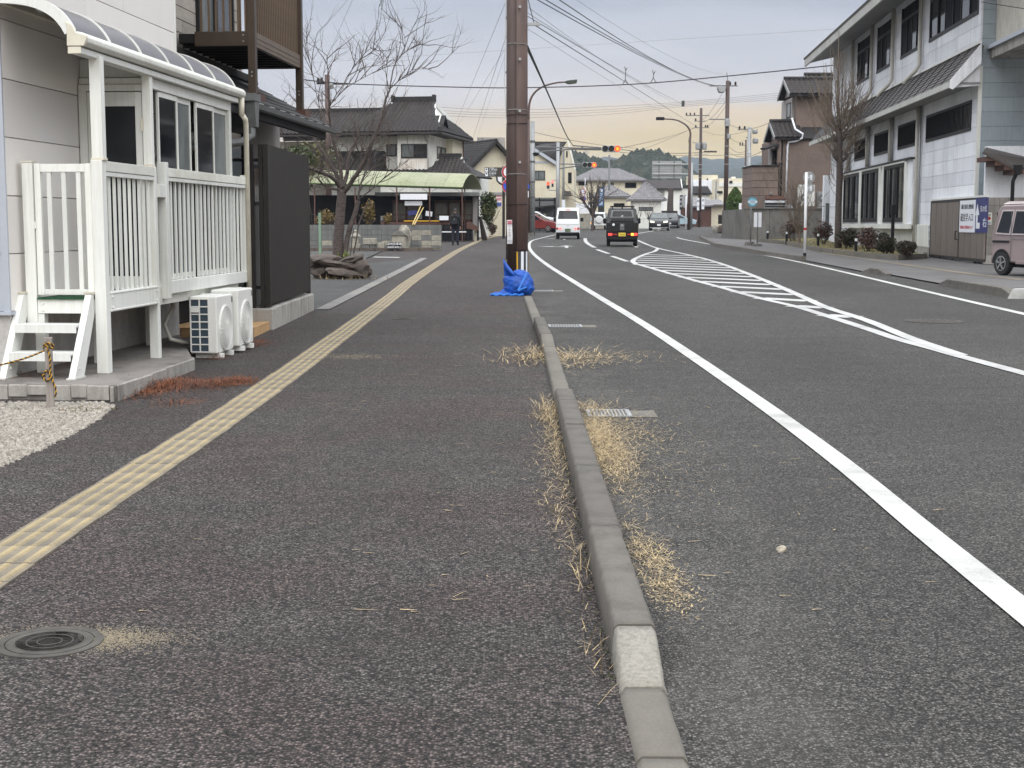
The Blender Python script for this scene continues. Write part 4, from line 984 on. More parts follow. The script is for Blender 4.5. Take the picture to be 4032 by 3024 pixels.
# balcony
BX, b0, b1 = -4.86, 18.6, 21.45
bl = Thing('balcony', 'bronze aluminium balcony with vertical bars on two posts', 'balcony', (BX, b0, 3.1))
def bpost(s):
    o = bl.part('post', MB().box(BX-.05, BX+.05, s, s+.11, zr(BX)-.02, 5.4), MT['bronze'], bevel=.004)
    q = MB(); q.box(BX-.09, BX+.12, s-.12, s+.22, zr(BX)-.09, zr(BX)+.02); bl.part('post_pad', q, MT['wood'], parent=o)
    n = MB()
    for z in (3.45,3.40): n.lathe([(.013,s-.002),(.01,s-.012)], (BX+.0,0,z), 8, 'y')
    bl.part('bolt', n, MT['galv'], parent=o)
bpost(b0); bpost(b1-.11)
zb0, zb1 = 3.79, 3.98
bl.part('end_beam', MB().box(-5.62, BX-.052, b0+.02, b0+.07, zb0, zb1), MT['bronze'], bevel=.004)
bl.part('end_beam', MB().box(-5.85, BX-.052, b1-.08, b1-.03, zb0, zb1), MT['bronze'], bevel=.004)
bl.part('side_beam', MB().box(BX-.03, BX+.03, b0+.112, b1-.112, zb0, zb1).box(BX-.03, BX+.036, b0+.113, b1-.113, zb0+.05, zb0+.065).box(BX-.03, BX+.036, b0+.113, b1-.113, zb0+.115, zb0+.13), MT['bronze_lt'], bevel=.003)
n = MB()
for z in (3.93,3.85): n.lathe([(.013,b0+.019),(.01,b0+.010)], (BX-.11,0,z), 8, 'y')
bl.part('bolt', n, MT['galv'])
bl.part('floor', MB().box(-5.85, BX-.03, b0+.08, b1-.09, zb0+.05, zb1-.02), MT['black'])
jm = MB().box(-5.85, BX-.032, -.018, .018, zb0+.005, zb0+.05).mesh('joist', MT['dkbrown'])
for k in range(9): bl.piece('joist', jm, (0+bl.off.x, b0+.25+k*.3, bl.off.z))
bm_ = MB().box(-.012, .012, -.012, .012, zb1, 5.2).mesh('balcony_bar', MT['bronze_lt'])
for k in range(8): bl.piece('balcony_bar', bm_, (-5.53+k*.098, b0+.045, bl.off.z))
for k in range(26): bl.piece('balcony_bar', bm_, (BX+.0, b0+.15+k*.099, bl.off.z))
for k in range(9): bl.piece('balcony_bar', bm_, (-5.75+k*.098, b1-.055, bl.off.z))
bl.part('hand_rail', MB().box(BX-.03, BX+.03, b0+.112, b1-.112, 5.2, 5.26), MT['bronze'])
# fix pieces: shared bars carry absolute heights
for o in bl.e.children:
    if o.name.startswith(('joist','balcony_bar')): o.location.z = -bl.off.z
    if o.name.startswith('joist'): o.location.x = -bl.off.x
for o in gt.e.children:
    if o.name.startswith('gate_bar'): o.location.z = -gt.off.z
# ================================================================== roofs, houses, foliage: builders
def tile_mesh(w_, h, mat, name='roof_tile', amp=.05):
    mb = MB(); prof = [(0,.0),(.22,.35),(.42,.85),(.6,1.0),(.78,.75),(1,.0)]
    a = [(x*w_, -.012, z*amp+.022) for x, z in prof]; b = [(x*w_, h+.02, z*amp) for x, z in prof]; c = [(x*w_, -.012, -.004) for x, z in prof]
    n = len(prof)
    mb.add(a+b+c, [(i, i+1, n+i+1, n+i) for i in range(n-1)]+[(2*n+i, 2*n+i+1, i+1, i) for i in range(n-1)])
    return mb
_tm = {}; _cnt = {}
def tile_plane(th, P0, U, Vv, poly, tw, thh, mat, parent=None, cap=300, name='roof_tile'):
    """real tiles over the polygon (in metres along U, Vv from P0); past the cap they are joined"""
    P0, U, Vv = Vector(P0), Vector(U).normalized(), Vector(Vv).normalized(); N = U.cross(Vv).normalized()
    if N.z < 0: N = -N
    Rm = Matrix((U, Vv, N)).transposed(); eu = Rm.to_euler()
    us = [p[0] for p in poly]; vs_ = [p[1] for p in poly]
    key = (tw, thh, mat.name)
    if key not in _tm:
        m = tile_mesh(tw, thh, mat); _tm[key] = (m, m.mesh(name, mat))
    src, me = _tm[key]; rest = MB(); pid = th.e.name
    v = min(vs_)
    while v < max(vs_)-thh*.4:
        u = min(us)
        while u < max(us)-tw*.3:
            if inside((u+tw/2, v+thh/2), [Vector(p) for p in poly]):
                p = P0+U*u+Vv*v+N*.012
                if _cnt.get(pid, 0) < cap:
                    o = th.piece(name, me, p, eu, parent); _cnt[pid] = _cnt.get(pid, 0)+1
                else: rest.add([p+Rm@Vector(q) for q in src.v], src.f)
            u += tw
        v += thh
    if rest.v: th.part('roof_tile_field', rest, mat, parent=parent, kind='stuff')
def roof_slab(th, a, b, c, d, mat, thick=.10, name='roof', parent=None):
    return th.part(name, MB().slab(a, b, c, d, thick), mat, parent=parent)
def window(th, wall, x0, x1, z0, z1, mat_f, mat_g, axis='y', out=-1, split=1, fw=.06, proud=.03, parent=None):
    """framed window on the plane axis = wall; out: direction of the outside"""
    def bx(mb, a0, a1, c0, c1, d0, d1):
        if axis == 'y': mb.box(a0, a1, wall+out*d0, wall+out*d1, c0, c1)
        else: mb.box(wall+out*d0, wall+out*d1, a0, a1, c0, c1)
    f = MB()
    bx(f, x0, x1, z1-fw, z1, -.01, proud); bx(f, x0, x1, z0, z0+fw, -.01, proud+.015)
    bx(f, x0, x0+fw, z0+fw, z1-fw, -.01, proud); bx(f, x1-fw, x1, z0+fw, z1-fw, -.01, proud)
    for k in range(1, split):
        x = x0+(x1-x0)*k/split; bx(f, x-fw*.4, x+fw*.4, z0+fw, z1-fw, -.01, proud-.004)
    fo = th.part('window', f, mat_f, parent=parent)
    mg = mat_g if isinstance(mat_g, (list, tuple)) else [mat_g]*split
    for k in range(split):
        g = MB(); bx(g, x0+fw+(x1-x0-2*fw)*k/split, x0+fw+(x1-x0-2*fw)*(k+1)/split, z0+fw, z1-fw, -.01, .008)
        th.part('pane', g, mg[k], parent=fo)
    return fo
def gable_house(name, label, cat, base, rz, w_, l, ez, rz_, wallm, roofm, over=.45, tiles=None, wins=(), group=None, trim=None, ridge_along='y', cap=300):
    """ridge along local y; gable facing -y; base = front centre"""
    t = Thing(name, label, cat, base, 'L', rz, group)
    mb = MB(); h = w_/2
    mb.add([(-h,0,-.5),(h,0,-.5),(h,0,ez),(0,0,rz_),(-h,0,ez),(-h,l,-.5),(h,l,-.5),(h,l,ez),(0,l,rz_),(-h,l,ez)],
           [(0,1,2,3,4),(9,8,7,6,5),(1,6,7,2),(5,0,4,9),(2,7,8,3),(9,4,3,8)])
    t.part('wall', mb, wallm)
    k = (rz_-ez)/h; ox = over; zo = ez-over*k
    rf = None
    for s in (-1, 1):
        a, b, c, d = (s*(h+ox),-over,zo+.03),(s*(h+ox),l+over,zo+.03),(0,l+over,rz_+.03),(0,-over,rz_+.03)
        if s < 0: a, b, c, d = b, a, d, c
        r_ = roof_slab(t, a, b, c, d, roofm, .12); rf = r_
        if tiles:
            sl_ = math.hypot(h+ox, rz_-zo); U = (0,-s*1.0,0) if s < 0 else (0,1,0)
            P0 = (s*(h+ox), l+over if s < 0 else -over, zo+.035)
            if s < 0: U = (0,-1,0)
            tile_plane(t, P0, U, (-s*(h+ox),0,rz_-zo), [(0,0),(l+2*over,0),(l+2*over,sl_),(0,sl_)], tiles, tiles*.9, roofm, r_, cap)
    t.part('ridge', MB().tube([(0,-over,rz_+.07),(0,l+over,rz_+.07)], .11, 8), roofm, parent=rf)
    if trim:
        m2 = MB()
        for s in (-1, 1): m2.bar((s*(h+ox-.05),-over-.03,zo-.06), (0,-over-.03,rz_-.08), .05, .22)
        t.part('barge_board', m2, trim)
    for (face, x0, x1, z0, z1, sp, g) in wins:
        if face == 'f': window(t, 0, x0, x1, z0, z1, MT['bwin'], g, 'y', -1, sp)
        elif face == 'l': window(t, -h, x0, x1, z0, z1, MT['bwin'], g, 'x', -1, sp)
        else: window(t, h, x0, x1, z0, z1, MT['bwin'], g, 'x', 1, sp)
    return t
def hip_house(name, label, cat, base, rz, w_, l, ez, rz_, rl, wallm, roofm, over=.5, tiles=None, wins=(), group=None, cap=300):
    """front facing -y, ridge along local x of length rl"""
    t = Thing(name, label, cat, base, 'L', rz, group); h = w_/2
    t.part('wall', MB().box(-h, h, 0, l, -.5, ez), wallm)
    X, Y0, Y1, yr = h+over, -over, l+over, l/2; zo = ez-.05
    A, B, Cc, D = (-X,Y0,zo),(X,Y0,zo),(X,Y1,zo),(-X,Y1,zo); E_, F_ = (-rl/2,yr,rz_),(rl/2,yr,rz_)
    mb = MB(); mb.add([A,B,Cc,D,E_,F_,(-X,Y0,zo-.12),(X,Y0,zo-.12),(X,Y1,zo-.12),(-X,Y1,zo-.12)], [(0,1,5,4),(1,2,5),(2,3,4,5),(3,0,4),(6,7,1,0),(7,8,2,1),(8,9,3,2),(9,6,0,3),(9,8,7,6)])
    rf = t.part('roof', mb, roofm)
    if tiles:
        sl_ = math.hypot(yr+over, rz_-zo)
        tile_plane(t, A, (1,0,0), (0,yr+over,rz_-zo), [(0,0),(2*X,0),(X+rl/2,sl_),(X-rl/2,sl_)], tiles, tiles*.9, roofm, rf, cap)
        s2 = math.hypot(X-rl/2, rz_-zo)
        tile_plane(t, B, (0,1,0), (-(X-rl/2),0,rz_-zo), [(0,0),(Y1-Y0,0),(yr+over,s2)], tiles, tiles*.9, roofm, rf, cap)
    r2 = MB().tube([E_,F_], .12, 8)
    for a, b in ((A,E_),(B,F_)): r2.tube([a,b], .09, 6)
    t.part('ridge', r2, roofm, parent=rf)
    for (face, x0, x1, z0, z1, sp, g) in wins:
        if face == 'f': window(t, 0, x0, x1, z0, z1, MT['bwin'], g, 'y', -1, sp)
        elif face == 'r': window(t, h, x0, x1, z0, z1, MT['bwin'], g, 'x', 1, sp)
        else: window(t, -h, x0, x1, z0, z1, MT['bwin'], g, 'x', -1, sp)
    return t
def leaf_cloud(mb, c, r, n, size, shell=.45, seed=None, squash=1.0, lumps=7):
    """many leaf-sized faces spread through an uneven crown"""
    c = Vector(c); cs = []
    for _ in range(lumps):
        d = Vector((R.gauss(0,1), R.gauss(0,1), R.gauss(0,1))).normalized()*R.uniform(.25,.62); cs.append((Vector((d.x*r[0], d.y*r[1], d.z*r[2])), R.uniform(.40,.62)))
    for _ in range(n):
        k, q = R.choice(cs); d = Vector((R.gauss(0,1), R.gauss(0,1), R.gauss(0,1))).normalized()*(R.uniform(shell,1)**.6)
        p = c+k+Vector((d.x*r[0], d.y*r[1], d.z*r[2]))*q
        a = Vector((R.gauss(0,1), R.gauss(0,1), R.gauss(0,.8))).normalized(); b = a.cross(Vector((R.gauss(0,1), R.gauss(0,1), R.gauss(0,1)))).normalized()
        s = size*R.uniform(.6,1.4)
        mb.add([p-a*s, p+b*s*.55, p+a*s, p-b*s*.55], [(0,1,2,3)])
    return mb
def twigs(mb, p, d, L, r, depth, spread=.55, up=.15, kids=(2,4), n=4, wig=.12, shrink=(.55,.8)):
    """recursive bare branches"""
    pts = [Vector(p)]; dd = Vector(d).normalized(); k = 4 if depth else 3
    for i in range(k):
        dd = (dd+Vector((R.gauss(0,wig), R.gauss(0,wig), R.gauss(0,wig)+up*.3))).normalized(); pts.append(pts[-1]+dd*L/k)
    mb.tube(pts, [r*(1-.6*i/k) for i in range(k+1)], n if depth else 3, cap=False)
    if depth:
        for _ in range(R.randint(*kids)):
            i = R.randint(1, k); q = pts[i]
            e = (dd+Vector((R.gauss(0,spread), R.gauss(0,spread), R.gauss(0,spread)+up))).normalized()
            twigs(mb, q, e, L*R.uniform(*shrink), r*.55, depth-1, spread, up, kids, n, wig, shrink)
# ================================================================== left middle distance
# block wall
YW = 59.3
bw = Thing('block_wall', 'grey concrete block wall in front of the green roofed stall', 'wall', (xat(1740,YW), YW, gz(YW)), 'W')
x0, x1 = xat(1150,YW), xat(1738,YW); zb, ztop = gz(YW)-.02, zat(884,YW)
rows = 5; bh = (ztop-zb)/rows; nb = int((x1-x0)/.41); bwid = (x1-x0)/nb
bm1 = MB().box(0, bwid-.012, 0, .14, 0, bh-.012).mesh('concrete_block', MT['cblock']); bm2 = MB().box(0, bwid-.012, 0, .14, 0, bh-.012).mesh('concrete_block', MT['stone_gr'])
bw.part('mortar', MB().box(x0, x1, YW+.02, YW+.12, zb, ztop-.02), MT['concrete_dk'])
for r in range(rows):
    for k in range(nb):
        o = bw.piece('concrete_block', bm2 if (k > nb-4 and R.random() < .4) or R.random() < .08 else bm1, (x0+k*bwid, YW+R.uniform(-.008,.008), zb+r*bh))
cb = MB(); 
x = x0
while x < xat(1690,57.6): cb.box(x, x+.58, 57.5, 57.75, gz(57.5)-.02, gz(57.5)+.13+R.uniform(0,.02)); x += .6
single('low_kerb', cb, MT['rock'], 'dark low kerb of stones at the foot of the block wall', 'kerb', (0,0,0))
cb = MB().box(x0, xat(1695,57.8), 57.76, 59.3, gz(58.5)-.05, gz(58.5)+.08)
o = struct('planting_strip', cb, MT['dirt'])
mb = MB()
for _ in range(1500):
    x, y = R.uniform(x0, x1), R.uniform(57.6,59.25); blade(mb, x, y, gz(58.5)+.08, R.uniform(.03,.10), .02, R.random()*6.28, R.uniform(.1,1.1), 0)
single('verge_grass', mb, MT['grass'], 'thin grass along the foot of the block wall', 'grass', kind='stuff')
def boulder(u0, u1, v0, v1, Y, label, seed, mat='stone_gr', d=.25, cat='stone', name='standing_stone'):
    a, b = xat(u0,Y), xat(u1,Y); zt_, zb_ = zat(v0,Y), zat(v1,Y)
    me = rock_mesh(name, ((b-a)/2*.9, d, (zt_-zb_)/2), MT[mat], seed, 3)
    o = link(name, me); o.location = ((a+b)/2, Y, (zt_+zb_)/2); props(o, label, cat)
    return o
boulder(1572, 1620, 884, 992, 58.7, 'tall lichen covered standing stone before the block wall', 5)
bs = Thing('stone_shrine', 'small roofed stone shrine leaning before the tall standing stone', 'stone shrine', (xat(1570,58.2), 58.2, gz(58.2)), 'W')
a, b = xat(1540,58.2), xat(1602,58.2)
bs.part('body', MB().box(a+.03, b-.03, 58.05, 58.4, gz(58)-.02, zat(925,58.2)), MT['stone_gr'], bevel=.03)
m_ = MB(); m_.prism([(a-.03,zat(928,58.2)),(b+.03,zat(928,58.2)),((a+b)/2+.1,zat(908,58.2)),((a+b)/2-.1,zat(908,58.2))], 'y', 58.0, 58.45); bs.part('roof', m_, MT['concrete_dk'], bevel=.02)
bs.part('base', MB().box(a-.04, b+.06, 57.95, 58.45, gz(58)-.02, gz(58)+.16), MT['stone_gr'], bevel=.02)
tr = Thing('stone_trough', 'pale stone trough on blocks left of the shrine', 'trough', (xat(1457,58.4), 58.4, gz(58.4)), 'W')
a, b = xat(1430,58.4), xat(1485,58.4)
tr.part('trough', MB().box(a, b, 58.2, 58.55, zat(962,58.4), zat(938,58.4)), MT['stone_gr'], bevel=.02)
for xx in (a+.05, b-.25): tr.part('block', MB().box(xx, xx+.2, 58.25, 58.5, gz(58.4), zat(963,58.4)), MT['cblock'], bevel=.015)
tr.part('block', MB().box(b+.02, b+.3, 58.25, 58.5, gz(58.4), zat(955,58.4)), MT['stone_gr'], bevel=.015)
sl_ = Thing('stone_lantern', 'weathered small stone lantern beside the tree trunk', 'stone lantern', (xat(1400,58.3), 58.3, gz(58.3)), 'W')
cx_ = xat(1400,58.3); zz0 = gz(58.3)
sl_.part('base', MB().box(cx_-.2, cx_+.2, 58.1, 58.5, zz0, zz0+.28), MT['stone_gr'], bevel=.03)
sl_.part('fire_box', MB().box(cx_-.13, cx_+.13, 58.17, 58.43, zz0+.28, zz0+.58), MT['stone_gr'], bevel=.02)
sl_.part('cap', MB().lathe([(.22,zz0+.58),(.2,zz0+.63),(.08,zz0+.72),(.06,zz0+.76),(.09,zz0+.80),(.03,zz0+.86)], (cx_,58.3,0), 10), MT['stone_gr'])
ns = Thing('parking_notice', 'small dark notice with white lettering standing before the shrine', 'notice', (xat(1553,57.4), 57.4, gz(57.4)), 'W')
a, b = xat(1526,57.3), xat(1580,57.3); zc0, zc1 = zat(981,57.3), zat(954,57.3)
ns.part('board', MB().box(a, b, 57.29, 57.31, zc0, zc1), MT['black']); ns.part('stake', MB().box((a+b)/2-.02, (a+b)/2+.02, 57.311, 57.34, gz(57.3), zc0+.05), MT['galv_dk'])
MT['notice_white'] = M('notice_white', (.85,.86,.88), .4, var=0)
for k, (tx, zf) in enumerate((('契約駐車場', .74), ('無断駐車禁止', .26))):
    o = text('lettering', tx, ns.e, MT['notice_white'], Vector(((a+b)/2, 57.285, zc0+(zc1-zc0)*zf))-ns.off, (b-a)/(5.0 if k == 0 else 6.0)*1.02)
# white paint marks on the lot
mk = MB()
for (u0, u1, v) in ((1468,1570,1015),(1392,1412,1005)): 
    p, q = G(u0, v), G(u1, v+2); mk.add([(p.x,p.y,gz(p.y)+.018),(q.x,q.y,gz(q.y)+.018),(q.x,q.y+.8,gz(q.y+.8)+.018),(p.x,p.y+.7,gz(p.y+.7)+.018)], [(0,1,2,3)])
marking(mk, 'worn white bay line on the grey lot')
# stall with barrel roof
YS = 78
stl = Thing('market_stall', 'open roadside stall under a mossy pale green barrel roof', 'stall', (xat(1700,YS), YS, gz(YS)), 'W')
xa, xb = xat(1150,YS), xat(1822,YS); zE = zat(738,YS); n = 14; dep = 3.6
prof = [(YS+dep*k/n, zE+.80*math.sin(math.pi*k/n)**.8) for k in range(n+1)]
def barrel(x0, x1, th_=.04):
    mb = MB(); m = len(prof)
    q = lambda x, y, z: (x+(y-YS)*.27, y, z+(xb-x)/(xb-xa)*.26)
    mb.add([q(x0,y,z) for y,z in prof]+[q(x1,y,z) for y,z in prof]+[q(x0,y,z-th_) for y,z in prof]+[q(x1,y,z-th_) for y,z in prof],
           [(i,i+1,m+i+1,m+i) for i in range(m-1)]+[(3*m+i,3*m+i+1,2*m+i+1,2*m+i) for i in range(m-1)]+[(0,m,3*m,2*m),(m-1,2*m-1,4*m-1,3*m-1)]+[(m+i,m+i+1,3*m+i+1,3*m+i) for i in range(m-1)]); return mb
npan = 9
for k in range(npan): stl.part('roof_sheet', barrel(xa+(xb-xa)*k/npan+.006, xa+(xb-xa)*(k+1)/npan-.006), MT['mossgreen'])
stl.part('eave_edge', MB().tube([(xa,YS,zE+.25),(xb,YS,zE-.01)], .035, 6), M('moss_edge',(.10,.16,.05),.8,var=.4,scale=4))
for u in (1240,1400,1563,1692,1820):
    x = xat(u,YS); o = stl.part('post', MB().box(x-.035, x+.035, YS+.02, YS+.09, gz(YS), zE), MT['wood'])
    br = MB(); br.tube([(x+.03,YS+.05,zE-.45),(x+.18,YS+.05,zE-.18),(x+.42,YS+.05,zE-.05)], .012, 5); br.tube([(x-.03,YS+.05,zE-.45),(x-.18,YS+.05,zE-.18),(x-.42,YS+.05,zE-.05)], .012, 5); stl.part('brace', br, MT['galv_dk'], parent=o)
x = xb; stl.part('post', MB().box(x-.035, x+.035, YS+dep-.1, YS+dep, gz(YS), zE), MT['wood'])
YB = 81.6
stl.part('flat_eave', MB().box(xat(1478,79.4), xat(1885,79.4), 79.3, YB+.5, zat(771,79.4), zat(757,79.4)), MT['galv_dk'])
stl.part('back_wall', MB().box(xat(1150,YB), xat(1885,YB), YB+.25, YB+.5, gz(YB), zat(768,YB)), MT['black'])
cg = M('curtained_glass', (.17,.155,.12), .3, var=.6, scale=3, stretch=(6,1,.6), spec=.6)
for (u0,u1) in ((1545,1600),(1600,1655),(1710,1763),(1766,1813),(1818,1862)):
    a, b = xat(u0,YB), xat(u1,YB); fo = stl.part('window', MB().box(a, b, YB+.14, YB+.24, zat(800,YB), zat(788,YB)).box(a, b, YB+.14, YB+.24, zat(872,YB), zat(864,YB)).box(a, a+.06, YB+.14, YB+.24, zat(864,YB), zat(800,YB)).box(b-.06, b, YB+.14, YB+.24, zat(864,YB), zat(800,YB)).box(a, b, YB+.145, YB+.235, zat(848,YB), zat(844,YB)), MT['wood'])
    stl.part('pane', MB().box(a+.06, b-.06, YB+.18, YB+.20, zat(864,YB), zat(800,YB)), cg, parent=fo)
stl.part('counter', MB().box(xat(1500,78.6), xat(1800,78.6), 78.4, 79.6, zat(884,78.6), zat(874,78.6)), MT['wood'])
ct = MB()
for k in range(22): x = xat(1500+k*14,78.6); ct.box(x, x+.09, 78.4, 78.45, gz(78.4), zat(885,78.6))
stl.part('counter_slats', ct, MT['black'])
stl.part('yellow_shelf_edge', MB().box(xat(1590,78.35), xat(1730,78.35), 78.35, 78.39, zat(872,78.4), zat(868,78.4)), MT['yellow'])
stl.part('end_wall', MB().box(xat(1862,YB), xat(1880,YB), YB-.2, YB+.24, gz(YB), zat(772,YB)), MT['lower_panel'])
def board(name, u0, u1, v0, v1, Y, mat, label, cat, th_=.02, rot=0):
    a, b = xat(u0,Y), xat(u1,Y); zt_, zb_ = zat(v0,Y), zat(v1,Y); c = Vector(((a+b)/2, Y, (zt_+zb_)/2))
    mb = MB().box(-(b-a)/2, (b-a)/2, -th_/2, th_/2, -(zt_-zb_)/2, (zt_-zb_)/2)
    o = link(name, mb.mesh(name, mat)); o.location = c; o.rotation_euler = (0, rot, 0); props(o, label, cat); return o
board('blank_sign', 1577, 1683, 763, 786, YS-.02, MT['signwhite'], 'upper and longer blank white board hung under the stall roof', 'sign')
board('blank_sign', 1594, 1663, 792, 809, YS+.3, MT['signwhite'], 'lower and shorter blank white board hung in the stall', 'sign')
board('crate', 1607, 1643, 829, 847, 78.6, MT['navy'], 'dark blue crate tilted on the stall counter', 'crate', .35, -.12)
board('paper_box', 1677, 1702, 832, 851, 78.5, MT['signwhite'], 'white box tilted on the stall counter beside a post', 'box', .3, .14)
board('foam_box', 1731, 1766, 850, 867, 78.3, MT['signwhite'], 'white foam box on the counter left of the walker', 'box', .35, 0)
board('crate', 1500, 1530, 850, 872, 78.7, MT['galv_dk'], 'grey crate at the dark left end of the stall', 'crate', .4, .04)
board('crate', 1640, 1662, 843, 862, 78.7, MT['cblock'], 'grey crate between the blue crate and the white box', 'crate', .4, -.05)
for i, (ua, ub) in enumerate(((1625,1657),(1632,1668))):
    mb = MB().tube([(xat(ua,YW-.1),YW-.1,zat(884,YW)), (xat(ub,YS-.1),YS-.1,zat(812+i*5,YS))], .026, 6)
    single('yellow_pole', mb, M('yellow_cane%d'%i, (.55,.40,.12), .6), ('left' if i == 0 else 'right')+' one of two yellow poles leaning on the stall', 'pole', group='leaning yellow poles')
rl = Thing('railing', 'black iron railing with a white band at the stall end', 'railing', (xat(1770,76.9),76.9,gz(76.9)), 'W')
for k in range(11): x = xat(1742+k*9,76.9); rl.part('bar', MB().box(x-.014, x+.014, 76.89, 76.92, gz(76.9), zat(893,76.9)), MT['black'])
rl.part('top_bar', MB().box(xat(1740,76.9), xat(1836,76.9), 76.88, 76.93, zat(893,76.9), zat(889,76.9)), MT['black']); rl.part('white_band', MB().box(xat(1740,76.9), xat(1836,76.9), 76.86, 76.88, zat(915,76.9), zat(911,76.9)), MT['signwhite'])
kk = Thing('notice_case', 'dark slanted display case on legs by the stall end', 'display case', (xat(1860,79.4),79.4,gz(79.4)), 'W')
mb = MB(); mb.prism([(xat(1838,79.4),zat(900,79.4)),(xat(1838,79.4),zat(875,79.4)),(xat(1850,79.4),zat(872,79.4)),(xat(1884,79.4),zat(895,79.4)),(xat(1884,79.4),zat(908,79.4))], 'y', 79, 79.7); kk.part('case', mb, MT['wood'])
for u in (1843, 1858, 1880): x = xat(u,79.4); kk.part('leg', MB().box(x-.03, x+.03, 79.1, 79.16, gz(79.4), zat(903,79.4)), MT['black'])
mb = MB(); mb.slab((xat(1888,81.4),81.4,zat(853,81.4)), (xat(1897,81.4),81,zat(853,81.4)), (xat(1922,81.4),80.6,zat(945,81.4)), (xat(1900,81.4),81.2,zat(945,81.4)), .05)
single('leaning_board', mb, MT['bark'], 'tall brown board leaning by the stall corner', 'board')
mb = MB().box(xat(1868,79.9), xat(1880,79.9), 79.8, 80.1, gz(79.9), zat(895,79.9)); single('carton', mb, MT['cream'], 'tan carton under the display case', 'carton')
# tile-roofed house behind the stall (front right corner of the bay is the local origin)
hz = rad(-10.8); YHT = 92.0; ox_, oy_ = xat(1692,YHT), YHT; KH = YHT/71.5          # drawn at 1:1.29, then scaled up in place
hT = Thing('house', 'two storey tile roofed house with rust stained white bay', 'house', (ox_, oy_, gz(YHT)-.42), 'L', hz); hT.e.scale = (KH, KH, KH)
b0_ = gz(71.5); zl = lambda v, Y=71.5: zat(v, Y)-b0_
eave = zl(521); wb = zl(672)
hT.part('wall', MB().box(-5.6, -1.64, .75, 6.2, 0, eave-.02), MT['plaster']); hT.part('bay_wall', MB().box(-1.635, 0, 0, 6.2, 0, eave-.03), MT['rusty_white'])
hT.part('rear_wing', MB().box(-9.5, -5.6, 2.2, 7.5, 0, eave-.25), MT['siding'])
hT.part('side_step', MB().box(.002, .35, 3.6, 6.2, 0, eave-.06), MT['cream'])
window(hT, 0, -1.45, -.1, zl(622), zl(566), MT['bwin'], [MT['frost'], MT['dglass']], 'y', -1, 2)
window(hT, .75, -2.42, -1.88, zl(614,72.2), zl(566,72.2), MT['bwin'], MT['frost'], 'y', -1, 1)
window(hT, 0, 1.6, 3.5, zl(625,73), zl(575,73), MT['bwin'], [MT['dglass'], MT['frost']], 'x', 1, 2)
dpp = MB(); dpp.tube([(-.17,-.45,eave-.02),(-.17,-.43,eave-.16),(-.06,-.06,eave-.5),(-.06,-.06,wb-.2)], .035, 8); hT.part('downpipe', dpp, MT['galv'])
hT.part('downpipe', MB().tube([(.38,6.0,eave),(.38,6.0,0)], .04, 8), MT['wood'])
# main irimoya roof
zr_ = zl(397,74.0); rx0, rx1, ry = -2.55, -.55, 2.9; ex0, ex1, ey0, ey1 = -4.3, .75, -.62, 6.9; gzr = eave+(zr_-eave)*.46; gx = .02; fy_ = lambda z: ey0+(ry-ey0)*(z-eave)/(zr_-eave)
mb = MB(); E1 = (ex1,ey0,eave); E2 = (ex1,ey1,eave)
gF, gB = (gx, fy_(gzr), gzr), (gx, 2*ry-fy_(gzr), gzr)
mb.add([(ex0,ey0,eave),E1,gF,(rx1,ry,zr_),(rx0,ry,zr_),E2,gB,(ex0,ey1,eave),(ex1,ey0,eave-.12),(ex1,ey1,eave-.12),(ex0,ey0,eave-.12),(ex0,ey1,eave-.12)],
       [(0,1,2,3,4),(1,5,6,2),(5,7,4,3,6),(8,9,5,1),(10,8,1,0),(11,9,8,10),(7,0,4)])
rf = hT.part('roof', mb, MT['tileroof'])
mb = MB(); mb.tri((gx-.05,fy_(gzr)+.1,gzr+.02),(gx-.05,2*ry-fy_(gzr)-.1,gzr+.02),(rx1+.0,ry,zr_-.05),.04); hT.part('gable', mb, MT['plaster'], parent=rf)
sv_ = math.hypot(ry-ey0, zr_-eave)
tile_plane(hT, (ex0,ey0,eave+.01), (1,0,0), (0,ry-ey0,zr_-eave), [(0,0),(ex1-ex0,0),(gx-ex0,sv_*.46),(rx1-ex0+.1,sv_),(rx0-ex0,sv_)], .21, .19, MT['tileroof_br'], rf, 170)
s2 = math.hypot(ex1-gx, gzr-eave)
tile_plane(hT, (ex1,ey0,eave+.01), (0,1,0), (-(ex1-gx),0,gzr-eave), [(0,0),(ey1-ey0,0),(gB[1]-ey0,s2),(gF[1]-ey0,s2)], .21, .19, MT['tileroof'], rf, 220)
rg = MB().box(rx0-.1, rx1+.12, ry-.14, ry+.14, zr_-.02, zr_+.26); rg.box(rx0-.16, rx0-.02, ry-.19, ry+.19, zr_, zr_+.34); rg.box(rx1+.03, rx1+.17, ry-.19, ry+.19, zr_, zr_+.34)
rg.tube([E1, gF], .10, 6); rg.tube([gF, (rx1,ry,zr_)], .10, 6); rg.lathe([(.16,eave),(.12,eave+.22)], (ex1-.05,ey0+.05,0), 8)
hT.part('ridge', rg, MT['tileroof'], parent=rf)
bb = MB(); bb.bar((gx+.10,fy_(gzr)+.05,gzr-.02), (rx1+.12,ry,zr_-.10), .07, .20); bb.bar((gx+.10,2*ry-fy_(gzr)-.05,gzr-.02), (rx1+.12,ry,zr_-.10), .07, .20)
hT.part('barge_board', bb, MT['white'], parent=rf)
